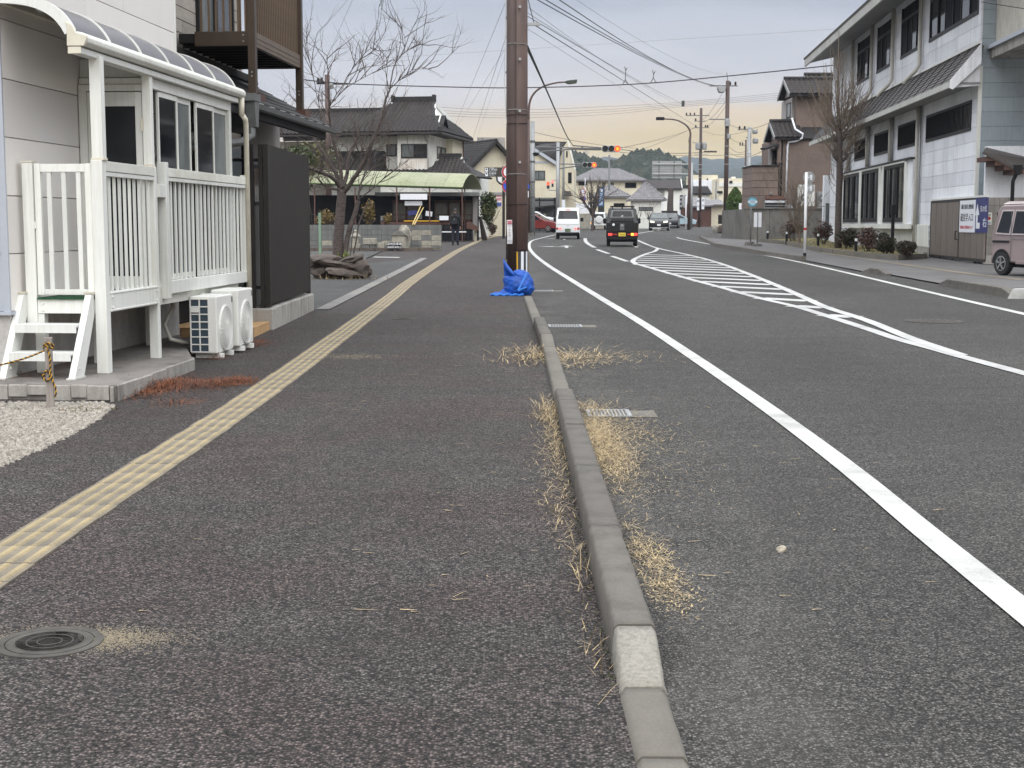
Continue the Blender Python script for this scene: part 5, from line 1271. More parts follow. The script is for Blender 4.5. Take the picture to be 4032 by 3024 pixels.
# small white inner gable at the hip
mb = MB(); mb.bar((.36,.35,eave+.30), (.36,1.0,eave+.85), .06, .14); mb.bar((.36,1.0,eave+.85), (.36,1.65,eave+.30), .06, .14); hT.part('barge_board', mb, MT['white'], parent=rf)
mb = MB(); mb.slab((.62,.25,eave+.22), (.62,1.0,eave+.90), (-.4,1.0,eave+.90), (-.4,.25,eave+.22), .06); mb.slab((.62,1.0,eave+.90), (.62,1.75,eave+.22), (-.4,1.75,eave+.22), (-.4,1.0,eave+.90), .06); hT.part('small_gable_roof', mb, MT['tileroof'], parent=rf)
hT.part('gutter', MB().tube([(ex0,ey0-.05,eave-.1),(ex1+.05,ey0-.05,eave-.1),(ex1+.05,ey1,eave-.1)], .06, 6), MT['dkbrown'])
# left wing roof
zr2 = zl(440,75); P = [(-9.8,-.1,eave-.02),(-3.6,-.1,eave-.02),(-3.6,2.9,zr2),(-8.6,2.9,zr2)]
r2 = hT.part('wing_roof', MB().slab(*P, .1).slab((-3.6,2.9,zr2),(-8.6,2.9,zr2),(-9.8,6,eave),(-3.6,6,eave),.1), MT['tileroof'])
tile_plane(hT, P[0], (1,0,0), (0,3.0,zr2-eave+.02), [(0,0),(6.2,0),(6.2,3.3),(1.2,3.3)], .21, .19, MT['tileroof_br'], r2, 300)
hT.part('wing_ridge', MB().box(-8.7, -2.6, 2.78, 3.02, zr2-.02, zr2+.2), MT['tileroof'], parent=r2)
hT.part('gutter', MB().tube([(-9.8,-.15,eave-.12),(-3.6,-.15,eave-.12)], .06, 6), MT['dkbrown'])
# pent roofs
pz1, pz0 = zl(604,72), zl(676,70.5)
r3 = hT.part('pent_roof', MB().slab((-7.6,-1.1,pz0),(-2.55,-1.1,pz0),(-2.55,.76,pz1),(-7.6,.76,pz1),.1), MT['tileroof'])
tile_plane(hT, (-7.6,-1.1,pz0), (1,0,0), (0,1.86,pz1-pz0), [(0,0),(5.05,0),(5.05,2.2),(0,2.2)], .21, .19, MT['tileroof_br'], r3, 300)
hT.part('pent_edge', MB().box(-2.56, -2.44, -1.12, .76, pz0-.05, pz1+.1), MT['tileroof'], parent=r3); hT.part('pent_ridge', MB().box(-7.6, -2.5, .62, .78, pz1-.02, pz1+.16), MT['tileroof'], parent=r3)
r4 = hT.part('pent_roof', MB().slab((-2.5,-.55,zl(690,71)),(.05,-.55,zl(690,71)),(.05,-.002,zl(668)),(-2.5,-.002,zl(668)),.08), MT['tileroof'])
tile_plane(hT, (-2.5,-.55,zl(690,71)), (1,0,0), (0,.55,zl(668)-zl(690,71)), [(0,0),(2.55,0),(2.55,.6),(0,.6)], .21, .19, MT['tileroof'], r4, 300)
hT.part('lower_front', MB().box(-2.5, .0, -.12, -.005, 0, zl(692,71)), MT['plaster'])
# entrance roof
ez0, ez1 = zl(697,71), zl(622,72)
r5 = hT.part('entry_roof', MB().slab((-.1,-1.2,ez0),(2.6,-1.2,ez0),(1.5,.2,ez1),(.55,.2,ez1),.1).slab((2.6,-1.2,ez0),(2.9,1.6,ez0),(1.55,1.0,ez1*.7+ez0*.3),(1.5,.2,ez1),.1), MT['tileroof'])
tile_plane(hT, (-.1,-1.2,ez0), (1,0,0), (0,1.4,ez1-ez0), [(0,0),(2.7,0),(1.6,1.75),(.65,1.75)], .21, .19, MT['tileroof_br'], r5, 300)
hT.part('entry_ridge', MB().box(.45, 1.6, .1, .32, ez1-.02, ez1+.2), MT['tileroof'], parent=r5)
bb = MB(); bb.bar((1.72,-.55,ez0+.35), (1.62,.2,ez1-.05), .06, .18); bb.bar((1.72,.9,ez0+.35), (1.62,.2,ez1-.05), .06, .18); hT.part('barge_board', bb, MT['white'], parent=r5)
hT.part('entry_wall', MB().box(.2, 2.3, -.6, 3.5, 0, ez0), MT['plaster'])
# cream gabled house
cg_ = gable_house('house', 'cream gabled house with dark tiles beside the utility pole', 'house', (xat(1943,107), 107, gz(107)), rad(26), 3.2, 9.5, zat(636,107)-gz(107), zat(548,107)-gz(107)-.15, MT['cream'], MT['tileroof'], .55, .30, [('l',1.2,2.2,4.6,5.6,1,MT['dglass'])], trim=MT['dkbrown'], cap=280)
gp_ = MB()
for k in range(4): gp_.box(.15+k*.32, .40+k*.32, -.50, -.02, (zat(636,107)-gz(107))+1.5-k*.46, (zat(636,107)-gz(107))+1.54-k*.46)
cg_.part('eave_slat', gp_, MT['soffit']); cg_.part('downpipe', MB().tube([(-1.66,.25,5.8),(-1.66,.25,0)], .04, 8), MT['wood'])
single('flat_building', MB().box(xat(1880,128), xat(1988,128), 128, 136, 0, zat(541,128)), MT['concrete'], 'grey flat roofed building peeking over the cream house', 'building')
lw_ = Thing('garden_wall', 'cream coloured wall with a pink poster behind the bush', 'wall', (xat(1960,98),98,gz(98)), 'W')
lw_.part('wall', MB().box(xat(1925,98), xat(1996,98), 97.800, 98.100, gz(98), zat(768,98)), MT['cream']); lw_.part('coping', MB().box(xat(1920,98), xat(1998,98), 97.700, 98.200, zat(768,98), zat(758,98)), MT['soffit'])
MT['pink'] = M('pink_print', (.62,.28,.30), .6, var=.2, scale=20)
ps = lw_.part('poster', MB().box(xat(1955,97.800), xat(1975,97.800), 97.770, 97.795, zat(812,98), zat(766,98)), MT['pink'])
for v0, v1, mt in ((812,798,'bluetxt'),(797,790,'paper'),(780,776,'paper')): lw_.part('print_band', MB().box(xat(1956,97.800), xat(1974,97.800), 97.763, 97.769, zat(v0,98), zat(v1,98)), MT[mt], parent=ps)
# bush at the stall's corner
MT['leaf_mid'] = leafmat('autumn_green_leaves', [(.3,(.018,.032,.010)),(.5,(.055,.070,.018)),(.7,(.16,.12,.03))], scale=.9)
MT['leaf_dry'] = leafmat('ochre_leaves', [(.3,(.09,.05,.02)),(.5,(.17,.12,.03)),(.7,(.22,.17,.05))], scale=2)
MT['leaf_shrub'] = leafmat('dark_shrub_leaves', [(.3,(.018,.022,.012)),(.48,(.042,.038,.02)),(.66,(.075,.035,.024))], scale=2.2)
MT['leaf_red'] = leafmat('bronze_shrub_leaves', [(.3,(.035,.02,.014)),(.5,(.075,.04,.028)),(.7,(.11,.05,.035))], scale=2.2)
MT['leaf_conifer'] = leafmat('conifer_green', [(.3,(.018,.040,.006)),(.5,(.045,.085,.012)),(.7,(.085,.125,.02))], scale=1.2)
def shrub(label, u, vb, rx, rz_, n, mat, size=.05, group=None, name='shrub', cat='shrub', Y=None, ry=None, stem=True):
    if Y is None: p = G(u, vb)
    else: p = Vector((xat(u,Y), Y, zat(vb,Y)))
    t = Thing(name, label, cat, (p.x, p.y, p.z), 'L', R.random()*6, group)
    mb = MB(); leaf_cloud(mb, (0,0,rz_*1.05), (rx, ry or rx, rz_), n, size, lumps=12); t.part('foliage', mb, mat)
    if stem:
        sm = MB()
        for _ in range(7): twigs(sm, (R.gauss(0,.05),R.gauss(0,.05),-.05), (R.gauss(0,.5),R.gauss(0,.5),1), rz_*1.1, .018, 1, .6, .1, (2,3))
        t.part('stems', sm, MT['twig'])
    return t
shrub('loose green and rust leaved bush at the stall end', 1925, 900, .62, 1.3, 2800, MT['leaf_mid'], .085, Y=86, name='bush', cat='bush')
shrub('low round bush under the leaning board', 1938, 922, .36, .34, 800, MT['leaf_red'], .05, Y=88, name='bush', cat='bush')
shrub('ochre leaved bush behind the block wall', 1455, 885, .36, .55, 600, MT['leaf_dry'], .06, Y=60.4, name='bush', cat='bush')
shrub('pale dry bush left of the tree behind the wall', 1290, 890, .6, .35, 500, MT['leaf_dry'], .05, Y=60.6, name='bush', cat='bush')
shrub('small dry bush before the dark stall interior', 1525, 885, .30, .26, 350, MT['leaf_dry'], .05, Y=60.5, name='bush', cat='bush')
# dense dark trees behind the screen fence
shrub('dark leafy tree mass beyond the balcony house', 1180, 800, 2.6, 1.7, 5000, MT['leaf_mid'], .12, Y=80, name='evergreen_tree', cat='tree')
# green pipe post
p = V(1262, 1062, 40.5)
single('pipe_post', MB().tube([(p.x,40.5,gz(40.5)),(p.x,40.5,zat(838,40.5))], .04, 8), M('pale_green_pipe', (.24,.36,.25), .5, var=.3, scale=6), 'pale green pipe post beside the tree planter', 'post')
# rock planter with the bare cherry tree
pc = G(1345, 1095)
pl = Thing('rock_planter', 'ring of dark rough rocks round the bare tree', 'planter', (pc.x, pc.y, gz(pc.y)), 'L')
sd = 20
for (dx, dy, dz, sx, sy, sz, ry_) in [(-.42,-.35,.14,.26,.2,.12,.1),(-.02,-.55,.33,.46,.22,.075,.12),(.10,-.62,.15,.42,.2,.10,.15),(.48,-.38,.24,.20,.2,.27,.35),(-.35,-.30,.45,.42,.25,.11,.05),(.25,-.45,.45,.30,.2,.09,-.25),(-.55,.0,.2,.2,.3,.2,0),(.45,.2,.2,.25,.3,.2,0),(-.2,.45,.2,.3,.25,.2,0),(.2,.5,.2,.3,.2,.2,0),(-.62,-.15,.34,.2,.2,.16,.2),(.40,-.2,.48,.16,.16,.10,.3)]:
    sd += 1; me = rock_mesh('rock', (sx,sy,sz), MT['rock'], sd, 2); 
    o = link('rock', me, pl.e); o.location = (dx,dy,dz); o.rotation_euler = (R.uniform(-.15,.15), ry_, R.uniform(-.4,.4))
me = rock_mesh('soil', (.5,.45,.35), MT['dirt'], 77, 3); o = link('soil', me, pl.e); o.location = (0,0,.12)
tb_ = MB()
for _ in range(160): blade(tb_, R.gauss(.1,.45), R.gauss(-.6,.16), .0, R.uniform(.05,.2), .012, R.random()*6.28, R.uniform(.1,1.2), .02)
pl.part('dead_grass', tb_, MT['straw'])
tb_ = MB()
for _ in range(40): blade(tb_, R.gauss(.20,.06), R.gauss(-.35,.05), .42, R.uniform(.1,.3), .03, R.random()*6.28, R.uniform(.5,1.4), .02)
tg = Thing('sprout', 'bright green sprouting plant at the foot of the bare tree', 'plant', (pc.x, pc.y, gz(pc.y)), 'L'); tg.part('leaves', tb_, M('yellow_green_leaf', (.18,.24,.03), .6, var=.4))
YT = pc.y
ct_ = Thing('bare_tree', 'large bare pruned tree rising from the rock planter', 'tree', (pc.x, YT, gz(YT)), 'W')
tk = MB()
def limb(pts, r0, r1, mb, dep=None, n=8):
    P = []
    for i, (u, v) in enumerate(pts):
        d = (dep[i] if dep else 0); P.append(V(u, v, YT+d))
    P = rope_path(P, 4); m = len(P)-1; r0 *= .50; r1 *= .62
    P = [p+Vector((R.gauss(0,.006), R.gauss(0,.01), R.gauss(0,.006))) if 0 < i < m else p for i, p in enumerate(P)]
    mb.tube(P, [r0+(r1-r0)*(i/m)**.8 for i in range(m+1)], n); return P
limb([(1322,1085),(1330,1000),(1336,900),(1342,810),(1345,745)], .27, .17, tk, n=12)
limb([(1352,1075),(1368,940),(1398,840),(1410,790)], .13, .085, tk, n=9)
limb([(1380,1075),(1400,960),(1420,860),(1460,790)], .045, .02, tk)
limb([(1375,1070),(1382,980),(1392,900)], .03, .015, tk)
ct_.part('trunk', tk, MT['bark'], smooth=True)
L1 = MB(); ends = []
for pts, r0, r1, dp in [
    ([(1345,745),(1310,700),(1245,672),(1190,650)], .12, .05, (0,-.2,-.6,-.9)),
    ([(1342,760),(1325,690),(1285,620),(1245,555),(1215,480),(1175,400)], .13, .03, (0,.1,.2,.3,.5,.7)),
    ([(1345,740),(1340,660),(1318,580),(1300,500),(1296,420),(1292,300),(1288,220)], .12, .012, (0,0,-.1,-.2,-.3,-.4,-.4)),
    ([(1345,745),(1365,690),(1372,620),(1400,560),(1420,490)], .12, .03, (0,.2,.4,.5,.6)),
    ([(1350,760),(1390,710),(1430,640),(1465,560),(1500,470),(1520,390),(1535,350)], .12, .035, (0,-.2,-.3,-.4,-.4,-.3,-.2)),
    ([(1535,350),(1552,260),(1590,210),(1632,183),(1672,172)], .035, .008, (-.2,-.1,0,.1,.2)),
    ([(1590,212),(1595,150),(1573,105)], .016, .006, (0,0,.1)),
    ([(1535,350),(1580,310),(1625,275),(1700,272)], .025, .006, (-.2,-.4,-.5,-.6)),
    ([(1410,790),(1420,720),(1450,650),(1440,580)], .06, .02, (0,.1,.3,.3)),
    ([(1298,420),(1340,350),(1400,255),(1455,210),(1480,193)], .03, .006, (-.3,-.4,-.5,-.6,-.6)),
    ([(1300,410),(1360,350),(1440,300),(1520,260)], .028, .006, (-.3,0,.3,.6)),
    ([(1245,555),(1262,470),(1240,330),(1215,220),(1205,140)], .03, .006, (.3,.3,.4,.4,.5)),
    ([(1190,650),(1150,620),(1120,560),(1100,450)], .04, .008, (-.9,-1.0,-1.1,-1.2)),
    ([(1410,790),(1470,740),(1510,700),(1530,660)], .035, .008, (0,-.2,-.3,-.4)),
    ([(1365,690),(1400,620),(1430,590),(1490,560)], .035, .01, (.2,-.2,-.5,-.8)),
    ([(1240,680),(1210,730),(1240,760)], .02, .006, (-.6,-.8,-1)),
    ([(1345,745),(1290,740),(1250,700)], .06, .03, (0,-.3,-.5))]:
    P = limb(pts, r0, r1, L1, dp, 6); ends.append((P, r1))
ct_.part('limbs', L1, MT['bark'], smooth=True)
tw = MB()
for P, r1 in ends:
    m = len(P)
    for i in range(2, m):
        for _ in range(R.choice((0,1,1,1))):
            d = (P[min(i+1,m-1)]-P[i-1]).normalized(); e = (d+Vector((R.gauss(0,.6), R.gauss(0,.6), R.gauss(0,.5)+.25))).normalized()
            twigs(tw, P[i], e, R.uniform(.35,.95), .011, 2, .55, .12, (1,3), 4, .14)
ct_.part('twigs', tw, MT['twig'])
# ================================================================== big white building on the right
TR = 10.53
n7 = lambda x, y: (3332+x/3.16, y/3.16)
n8 = lambda x, y: (3332+x/3.16, 500+y/3.16)
s_end = SZ(3848,500,TR)[0]; s_far = SZ(3276,420,TR)[0]
gb_ = gz(45)
wbld = Thing('white_building', 'large white panelled building with dark barred windows and a slate pent roof', 'building', (TR, s_end, gb_))
ztop_ = SZ(*n7(400,330), TR)[1]+.25
wins = []
def rng(a, b, t=TR): 
    s0, s1 = SZ(*a, t)[0], SZ(*b, t)[0]; return min(s0,s1), max(s0,s1)
up_z0 = SZ(*n7(380,905),TR)[1]; up_z1 = SZ(*n7(400,345),TR)[1]; up_tr = SZ(*n7(390,500),TR)[1]
for a, b in (((135,1050),(305,955)),((380,905),(595,770)),((680,730),(935,570)),((1035,520),(1650,165))): wins.append(('u',)+rng(n7(*a), n7(*b))+(up_z0, up_z1))
md_z0 = SZ(*n8(645,275),TR)[1]; md_z1 = SZ(*n8(650,-5),TR)[1]
for a, b in (((105,425),(275,380)),((350,355),(555,300)),((645,275),(895,210)),((995,183),(1555,30))): wins.append(('m',)+rng(n8(*a), n8(*b))+(md_z0, md_z1))
TBY = TR-.30
tl_z0 = SZ(*n8(460,1183),TBY)[1]; tl_z1 = SZ(*n8(490,510),TBY)[1]
tall = [rng((3320,878),(3381,878),TBY), rng(n8(185,1190),n8(395,1190),TBY), rng(n8(460,1183),n8(715,1183),TBY)]
bay_s0, bay_s1 = rng((3582,880),(3313,880),TBY); bay_z0 = SZ(*n8(600,1215),TBY)[1]-.03; bay_z1 = SZ(*n8(450,480),TBY)[1]
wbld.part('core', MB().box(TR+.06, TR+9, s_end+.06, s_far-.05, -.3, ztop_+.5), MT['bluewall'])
# wall panels cut round the openings
def minus(rects, hole):
    out = []
    hs0, hs1, hz0, hz1 = hole
    for (a, b, c, d) in rects:
        if hs0 >= b or hs1 <= a or hz0 >= d or hz1 <= c: out.append((a,b,c,d)); continue
        if a < hs0: out.append((a,hs0,c,d))
        if hs1 < b: out.append((hs1,b,c,d))
        m0, m1 = max(a,hs0), min(b,hs1)
        if c < hz0: out.append((m0,m1,c,hz0))
        if hz1 < d: out.append((m0,m1,hz1,d))
    return out
holes = [w_[1:] for w_ in wins]
zp = .9; ph = .4265
cols = [s_end+.0, s_end+2.9, s_end+5.9, SZ(*n8(920,600),TR)[0], SZ(*n8(590,600),TR)[0], SZ(*n8(300,600),TR)[0], SZ(*n8(60,600),TR)[0], s_far]
zrows = [gb_-.1, .95]
while zrows[-1] < ztop_: zrows.append(zrows[-1]+ph)
for r in range(len(zrows)-1):
    for c in range(len(cols)-1):
        rc = [(cols[c]+.004, cols[c+1]-.004, zrows[r]+.004, zrows[r+1]-.004)]
        for h_ in holes: rc = minus(rc, h_)
        if not rc: continue
        for (a,b,cc,d) in rc:
            if b-a > .01 and d-cc > .01: wbld.part('wall_panel', MB().box(TR, TR+.06, a, b, cc, d), MT['whitewall'])
for (k, a, b, c, d) in wins:
    if k == 'u':
        n_ = 4 if b-a < 5 else 6
        f = MB().box(TR-.03, TR+.1, a, b, c-.05, c+.07).box(TR-.02, TR+.1, a, a+.09, c+.07, d).box(TR-.02, TR+.1, b-.09, b, c+.07, d).box(TR-.021, TR+.1, a+.09, b-.09, up_tr-.06, up_tr+.06)
        fo = wbld.part('window', f, MT['bwin'])
        for i in range(n_):
            x0, x1 = a+.09+(b-a-.18)*i/n_, a+.09+(b-a-.18)*(i+1)/n_
            wbld.part('pane', MB().box(TR+(.02 if i % 2 else .05), TR+.10, x0+.02, x1-.02, c+.07, up_tr-.06), MT['screen'] if i in (0, 2, 3) else MT['dglass'], parent=fo)
            wbld.part('mullion', MB().box(TR-.0, TR+.06, x1-.03, x1+.03, c+.07, up_tr-.06), MT['bwin'], parent=fo)
        for i in range(3):
            x0, x1 = a+.09+(b-a-.18)*i/3, a+.09+(b-a-.18)*(i+1)/3
            wbld.part('pane', MB().box(TR+.04, TR+.10, x0+.03, x1-.03, up_tr+.06, d), MT['screen'], parent=fo)
    else:
        f = MB().box(TR-.03, TR+.1, a, b, c-.04, c+.06).box(TR-.03, TR+.1, a, b, d-.06, d+.02).box(TR-.03, TR+.1, a, a+.07, c+.06, d-.06).box(TR-.03, TR+.1, b-.07, b, c+.06, d-.06)
        fo = wbld.part('window', f, MT['bwin']); n_ = max(2, round((b-a)/1.3))
        for i in range(n_):
            x0, x1 = a+.07+(b-a-.14)*i/n_, a+.07+(b-a-.14)*(i+1)/n_; wbld.part('pane', MB().box(TR+.04, TR+.1, x0+.03, x1-.03, c+.06, d-.06), MT['dglass'], parent=fo)
        gr = MB(); q = a+.2
        while q < b-.1: gr.box(TR-.015, TR+.01, q, q+.022, c+.06, d-.06); q += .17
        wbld.part('grille', gr, MT['bwin'], parent=fo)
# projecting bay with three tall windows
by = MB(); by.box(TBY+.05, TR-.001, bay_s0, bay_s1, bay_z0, bay_z1); bo_ = wbld.part('bay', by, MT['whitewall'])
fr_ = MB().box(TBY-.05, TBY+.05, bay_s0-.05, bay_s1+.05, bay_z0-.12, bay_z0+.06).box(TBY-.04, TBY+.05, bay_s0+1.1, bay_s1, tl_z1+.06, tl_z1+.2)
for (a, b) in tall: fr_.box(TBY-.04, TBY+.05, a-.28, a-.02, bay_z0+.06, tl_z1+.06); fr_.box(TBY-.04, TBY+.05, b+.02, b+.28, bay_z0+.06, tl_z1+.06)
wbld.part('bay_frame', fr_, MT['white'], parent=bo_)
wbld.part('bay_cornice', MB().box(TBY-.06, TR-.002, bay_s0-.02, bay_s1+.1, bay_z1, bay_z1+.07), MT['bwin'], parent=bo_)
for (a, b) in tall:
    f = MB().box(TBY-.03, TBY+.05, a, b, tl_z0, tl_z0+.16).box(TBY-.03, TBY+.05, a, b, tl_z1-.08, tl_z1+.05).box(TBY-.03, TBY+.05, a, a+.1, tl_z0+.16, tl_z1-.08).box(TBY-.03, TBY+.05, b-.1, b, tl_z0+.16, tl_z1-.08)
    L = b-a
    for k in (.36, .42, .70): f.box(TBY-.028, TBY+.05, a+L*k-.05, a+L*k+.05, tl_z0+.16, tl_z1-.08)
    fo = wbld.part('window', f, MT['bwin'])
    for k0, k1 in ((0,.36),(.42,.70),(.70,1)): wbld.part('pane', MB().box(TBY+.02, TBY+.04, a+L*k0+.04, a+L*k1-.04, tl_z0+.16, tl_z1-.08), MT['dglass'], parent=fo)
    for k in (.18,.56,.86): wbld.part('bar', MB().box(TBY-.022, TBY+.01, a+L*k-.02, a+L*k+.02, tl_z0+.16, tl_z1-.08), MT['galv_dk'], parent=fo)
# crawl space under the bay
wbld.part('plinth', MB().box(TR+.02, TR+.055, bay_s0, bay_s1, gb_-.1, bay_z0-.12), MT['concrete'])
# pilasters / downpipes
def dpipe(pts_list, r, mat, name='downpipe'):
    mb = MB(); mb.tube(pts_list, r, 8); return wbld.part(name, mb, mat, smooth=True)
pent_z1 = SZ(*n7(1000,880),TR)[1]
for a in ((110,900),(345,900),(612,700),(962,500)):
    s = SZ(*n7(*a),TR)[0]; z_ = pent_z1
    dpipe([(TR-.12,s,ztop_+.1),(TR-.12,s,z_+.28),(TR-.25,s-.05,z_+.08),(TR-.62,s-.1,z_-.28),(TR-.66,s-.1,z_-.40)], .075, MT['pipe'])
    wbld.part('corner_strip', MB().box(TR-.05, TR-.002, s+.32, s+.46, z_, ztop_), MT['white'])
for a in ((60,200),(295,300),(582,300),(925,300)):
    s = SZ(*n8(*a),TR)[0]; lo_ = bay_z1+.07 if a[0] < 700 else gb_
    dpipe([(TR-.12,s,SZ(*n8(650,-60),TR)[1]+.3),(TR-.12,s,lo_)], .08, MT['pipe'])
    dpipe([(TR-.08,s-.24,SZ(*n8(650,-60),TR)[1]+.3),(TR-.08,s-.24,lo_)], .04, MT['galv'])
# pent roof
pe_s = SZ(3867,174,TR)[0]; pt_z = SZ(3867,174,TR)[1]; et, ez_b = TZ(3742,345,pe_s); _, ez_t = TZ(3720,323,pe_s); pf = s_far+1.5
rf = wbld.part('pent_roof', MB().slab((et,pe_s,ez_t),(TR,pe_s,pt_z),(TR,pf,pt_z),(et,pf,ez_t),.10), MT['slate'])
k = 0; sl_n = 9
for r in range(sl_n):
    f0, f1 = r/sl_n, (r+1)/sl_n
    t0_, t1_ = et+(TR-et)*f0, et+(TR-et)*f1; za, zb_ = ez_t+(pt_z-ez_t)*f0, ez_t+(pt_z-ez_t)*f1
    s = pe_s
    while s < pf-.1:
        e = min(s+1.35, pf)
        mb = MB(); mb.slab((t0_-.01,s+.01,za+.028),(t1_+.0,s+.01,zb_+.010),(t1_+.0,e-.01,zb_+.010),(t0_-.01,e-.01,za+.028),.022)
        wbld.part('slate', mb, MT['slate'], parent=rf); s += 1.35
s = pe_s+1.35
while s < pf: wbld.part('roof_batten', MB().bar((et-.01,s,ez_t+.028),(TR-.02,s,pt_z+.020),.03,.022), MT['bwin'], parent=rf); s += 1.35
wbld.part('fascia', MB().box(et-.04, et+.02, pe_s-.02, pf, ez_b, ez_t+.01), MT['fascia'])
mb = MB(); mb.prism([(et-.03,ez_b-.02),(et+.06,ez_b-.06),(TR-.02,pt_z-.55),(TR-.02,pt_z+.03),(et-.03,ez_t+.04)], 'y', pe_s-.08, pe_s-.021); wbld.part('verge_board', mb, MT['whitewall'])
zso = SZ(3860,290,TR)[1]; mb = MB(); mb.prism([(et+.04,ez_b+.0),(TR-.003,ez_b+.06),(TR-.003,pt_z-.06),(et+.04,ez_b+.1)], 'y', pe_s+.06, pe_s+.10); wbld.part('gable_board', mb, MT['whitewall'])
wbld.part('soffit', MB().box(et+.03, TR-.001, pe_s, pf, ez_b+.12, ez_b+.16), MT['soffit'])
wbld.part('pent_flashing', MB().box(TR-.09, TR-.0, pe_s, s_far, pt_z+.02, pt_z+.10), MT['white'])
# main roof: deep soffit and fascia
ft = 9.15; fs1, fz = SZ(3171,263,ft); _, fz2 = SZ(3155,249,ft)
wbld.part('eave_fascia', MB().box(ft-.05, ft+.03, s_end-4, fs1, fz, fz+.38), MT['fascia'])
wbld.part('eave_soffit', MB().add([(ft,s_end-4,fz+.12),(TR+.5,s_end-4,ztop_+.05),(TR+.5,fs1-.1,ztop_+.05),(ft,fs1-.1,fz+.12),(ft,s_end-4,fz+.2),(TR+.5,s_end-4,ztop_+.2),(TR+.5,fs1-.1,ztop_+.2),(ft,fs1-.1,fz+.2)], [(3,2,1,0),(4,5,6,7),(0,1,5,4),(1,2,6,5),(2,3,7,6),(3,0,4,7)]), MT['soffit'])
vt = MB()
for k in range(6): s = s_end+1+k*5; vt.box(ft+.45, ft+.62, s, s+3.2, fz+.16, fz+.28)
wbld.part('main_roof', MB().slab((ft-.1,s_end-4,fz+.42),(TR+6,s_end-4,fz+3.6),(TR+6,fs1+.05,fz+3.6),(ft-.1,fs1+.05,fz+.42),.10), MT['slate'])
# end wall facing the camera, canopy and lower block walls
for r in range(len(zrows)-1):
    t = TR+.05; q = 0
    while t < TR+7:
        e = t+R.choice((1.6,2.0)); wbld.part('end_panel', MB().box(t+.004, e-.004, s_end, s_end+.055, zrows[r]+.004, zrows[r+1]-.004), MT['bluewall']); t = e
wbld.part('corner_strip', MB().box(TR-.012, TR+.10, s_end-.012, s_end+.10, gb_, pt_z-.6), MT['white'])
cz0 = TZ(3892,212,s_end)[1]; cz1 = TZ(3882,181,s_end)[1]; tc0 = TZ(3884,190,s_end)[0]
cn = wbld.part('side_canopy', MB().box(tc0, tc0+6, s_end-7, s_end-.02, cz0+.12, cz1), MT['trim'])
wbld.part('canopy_edge', MB().box(tc0+.1, tc0+6, s_end-6.9, s_end-.03, cz0-.15, cz0+.115), MT['concrete'], parent=cn)
wbld.part('upper_block', MB().box(tc0+.25, tc0+6, s_end-5, s_end-.02, cz1+.01, 9.5), stained('stained_beige_concrete', (.58,.55,.48), (.33,.31,.27), .9, (1.5,1.5,.5), 20, .85, .2))
# grey block boundary wall, lean-to and drain behind the pink van
s_b = s_end-.9
gbw = Thing('boundary_wall', 'grey concrete block wall beside the brown gate', 'wall', (TZ(3876,900,s_b)[0], s_b, gb_))
ta_ = TZ(3878,900,s_b)[0]; zt_ = TZ(3890,776,s_b)[1]; rows_ = 9; rh = (zt_-.15)/rows_
gbw.part('wall_core', MB().box(ta_+.02, ta_+5, s_b+.02, s_b+.14, .1, zt_-.02), MT['concrete'])
me = MB().box(0, .39, 0, .15, 0, rh-.012).mesh('concrete_block', MT['concrete'])
for r in range(rows_):
    for k in range(9): gbw.piece('concrete_block', me, (ta_+k*.402-(0 if r % 2 == 0 else 0), s_b, .15+r*rh))
gbw.part('foot', MB().box(ta_-.03, ta_+5, s_b-.04, s_b+.16, .1, .55), MT['found'])
pn = Thing('wall_notice', 'small white notice with a red figure on the grey block wall', 'notice', (TZ(3894,860,s_b)[0], s_b-.02, 1.5)); a_, z_1 = TZ(3884,837,s_b-.02); b_, z_0 = TZ(3904,885,s_b-.02)
pn.part('plate', MB().box(a_, b_, s_b-.03, s_b-.003, z_0, z_1), MT['plaster']); pn.part('figure', MB().lathe([(.052,s_b-.036),(.045,s_b-.031)], ((a_+b_)/2,0,(z_0+z_1)/2+.01), 12, 'y'), MT['red'])
for q in (.82, .72): pn.part('text_line', MB().box(a_+.03, b_-.03, s_b-.034, s_b-.0305, z_0+(z_1-z_0)*q, z_0+(z_1-z_0)*(q+.04)), MT['ink'])
pn.part('text_line', MB().box(a_+.02, b_-.02, s_b-.034, s_b-.0305, z_0+(z_1-z_0)*.12, z_0+(z_1-z_0)*.18), MT['bluetxt'])
s_l = s_end-1.6
lt = Thing('lean_to', 'white lean-to with a slanted wooden eave and black downpipe', 'shed', (TZ(3905,700,s_l)[0], s_l, gb_))
t0_ = TZ(3905,700,s_l)[0]; zt1 = TZ(3905,625,s_l)[1]; zb1 = TZ(3905,772,s_l)[1]
lt.part('wall', MB().box(t0_, t0_+5, s_l+.75, s_l+.9, zb1-1.5, zt1+.4), MT['whitewall'])
pA, pB = TZ(3868,597,s_l-.3), TZ(3997,660,s_l-.3)
lt.part('roof', MB().slab((pA[0],s_l-.4,pA[1]),(pB[0],s_l-.4,pB[1]),(pB[0]+2,s_l+1.2,pB[1]+.1),(pA[0]+.5,s_l+1.2,pA[1]+.25),.07), MT['slate'])
mb = MB()
for q in (.1,.38,.66,.92): tx = pA[0]+(pB[0]-pA[0])*q; zx = pA[1]+(pB[1]-pA[1])*q-.15; mb.box(tx, tx+.30, s_l-.35, s_l+.7, zx-.07, zx+.06)
lt.part('rafters', mb, MT['wood'])
tp, zp_ = TZ(4003,650,s_l-.3)
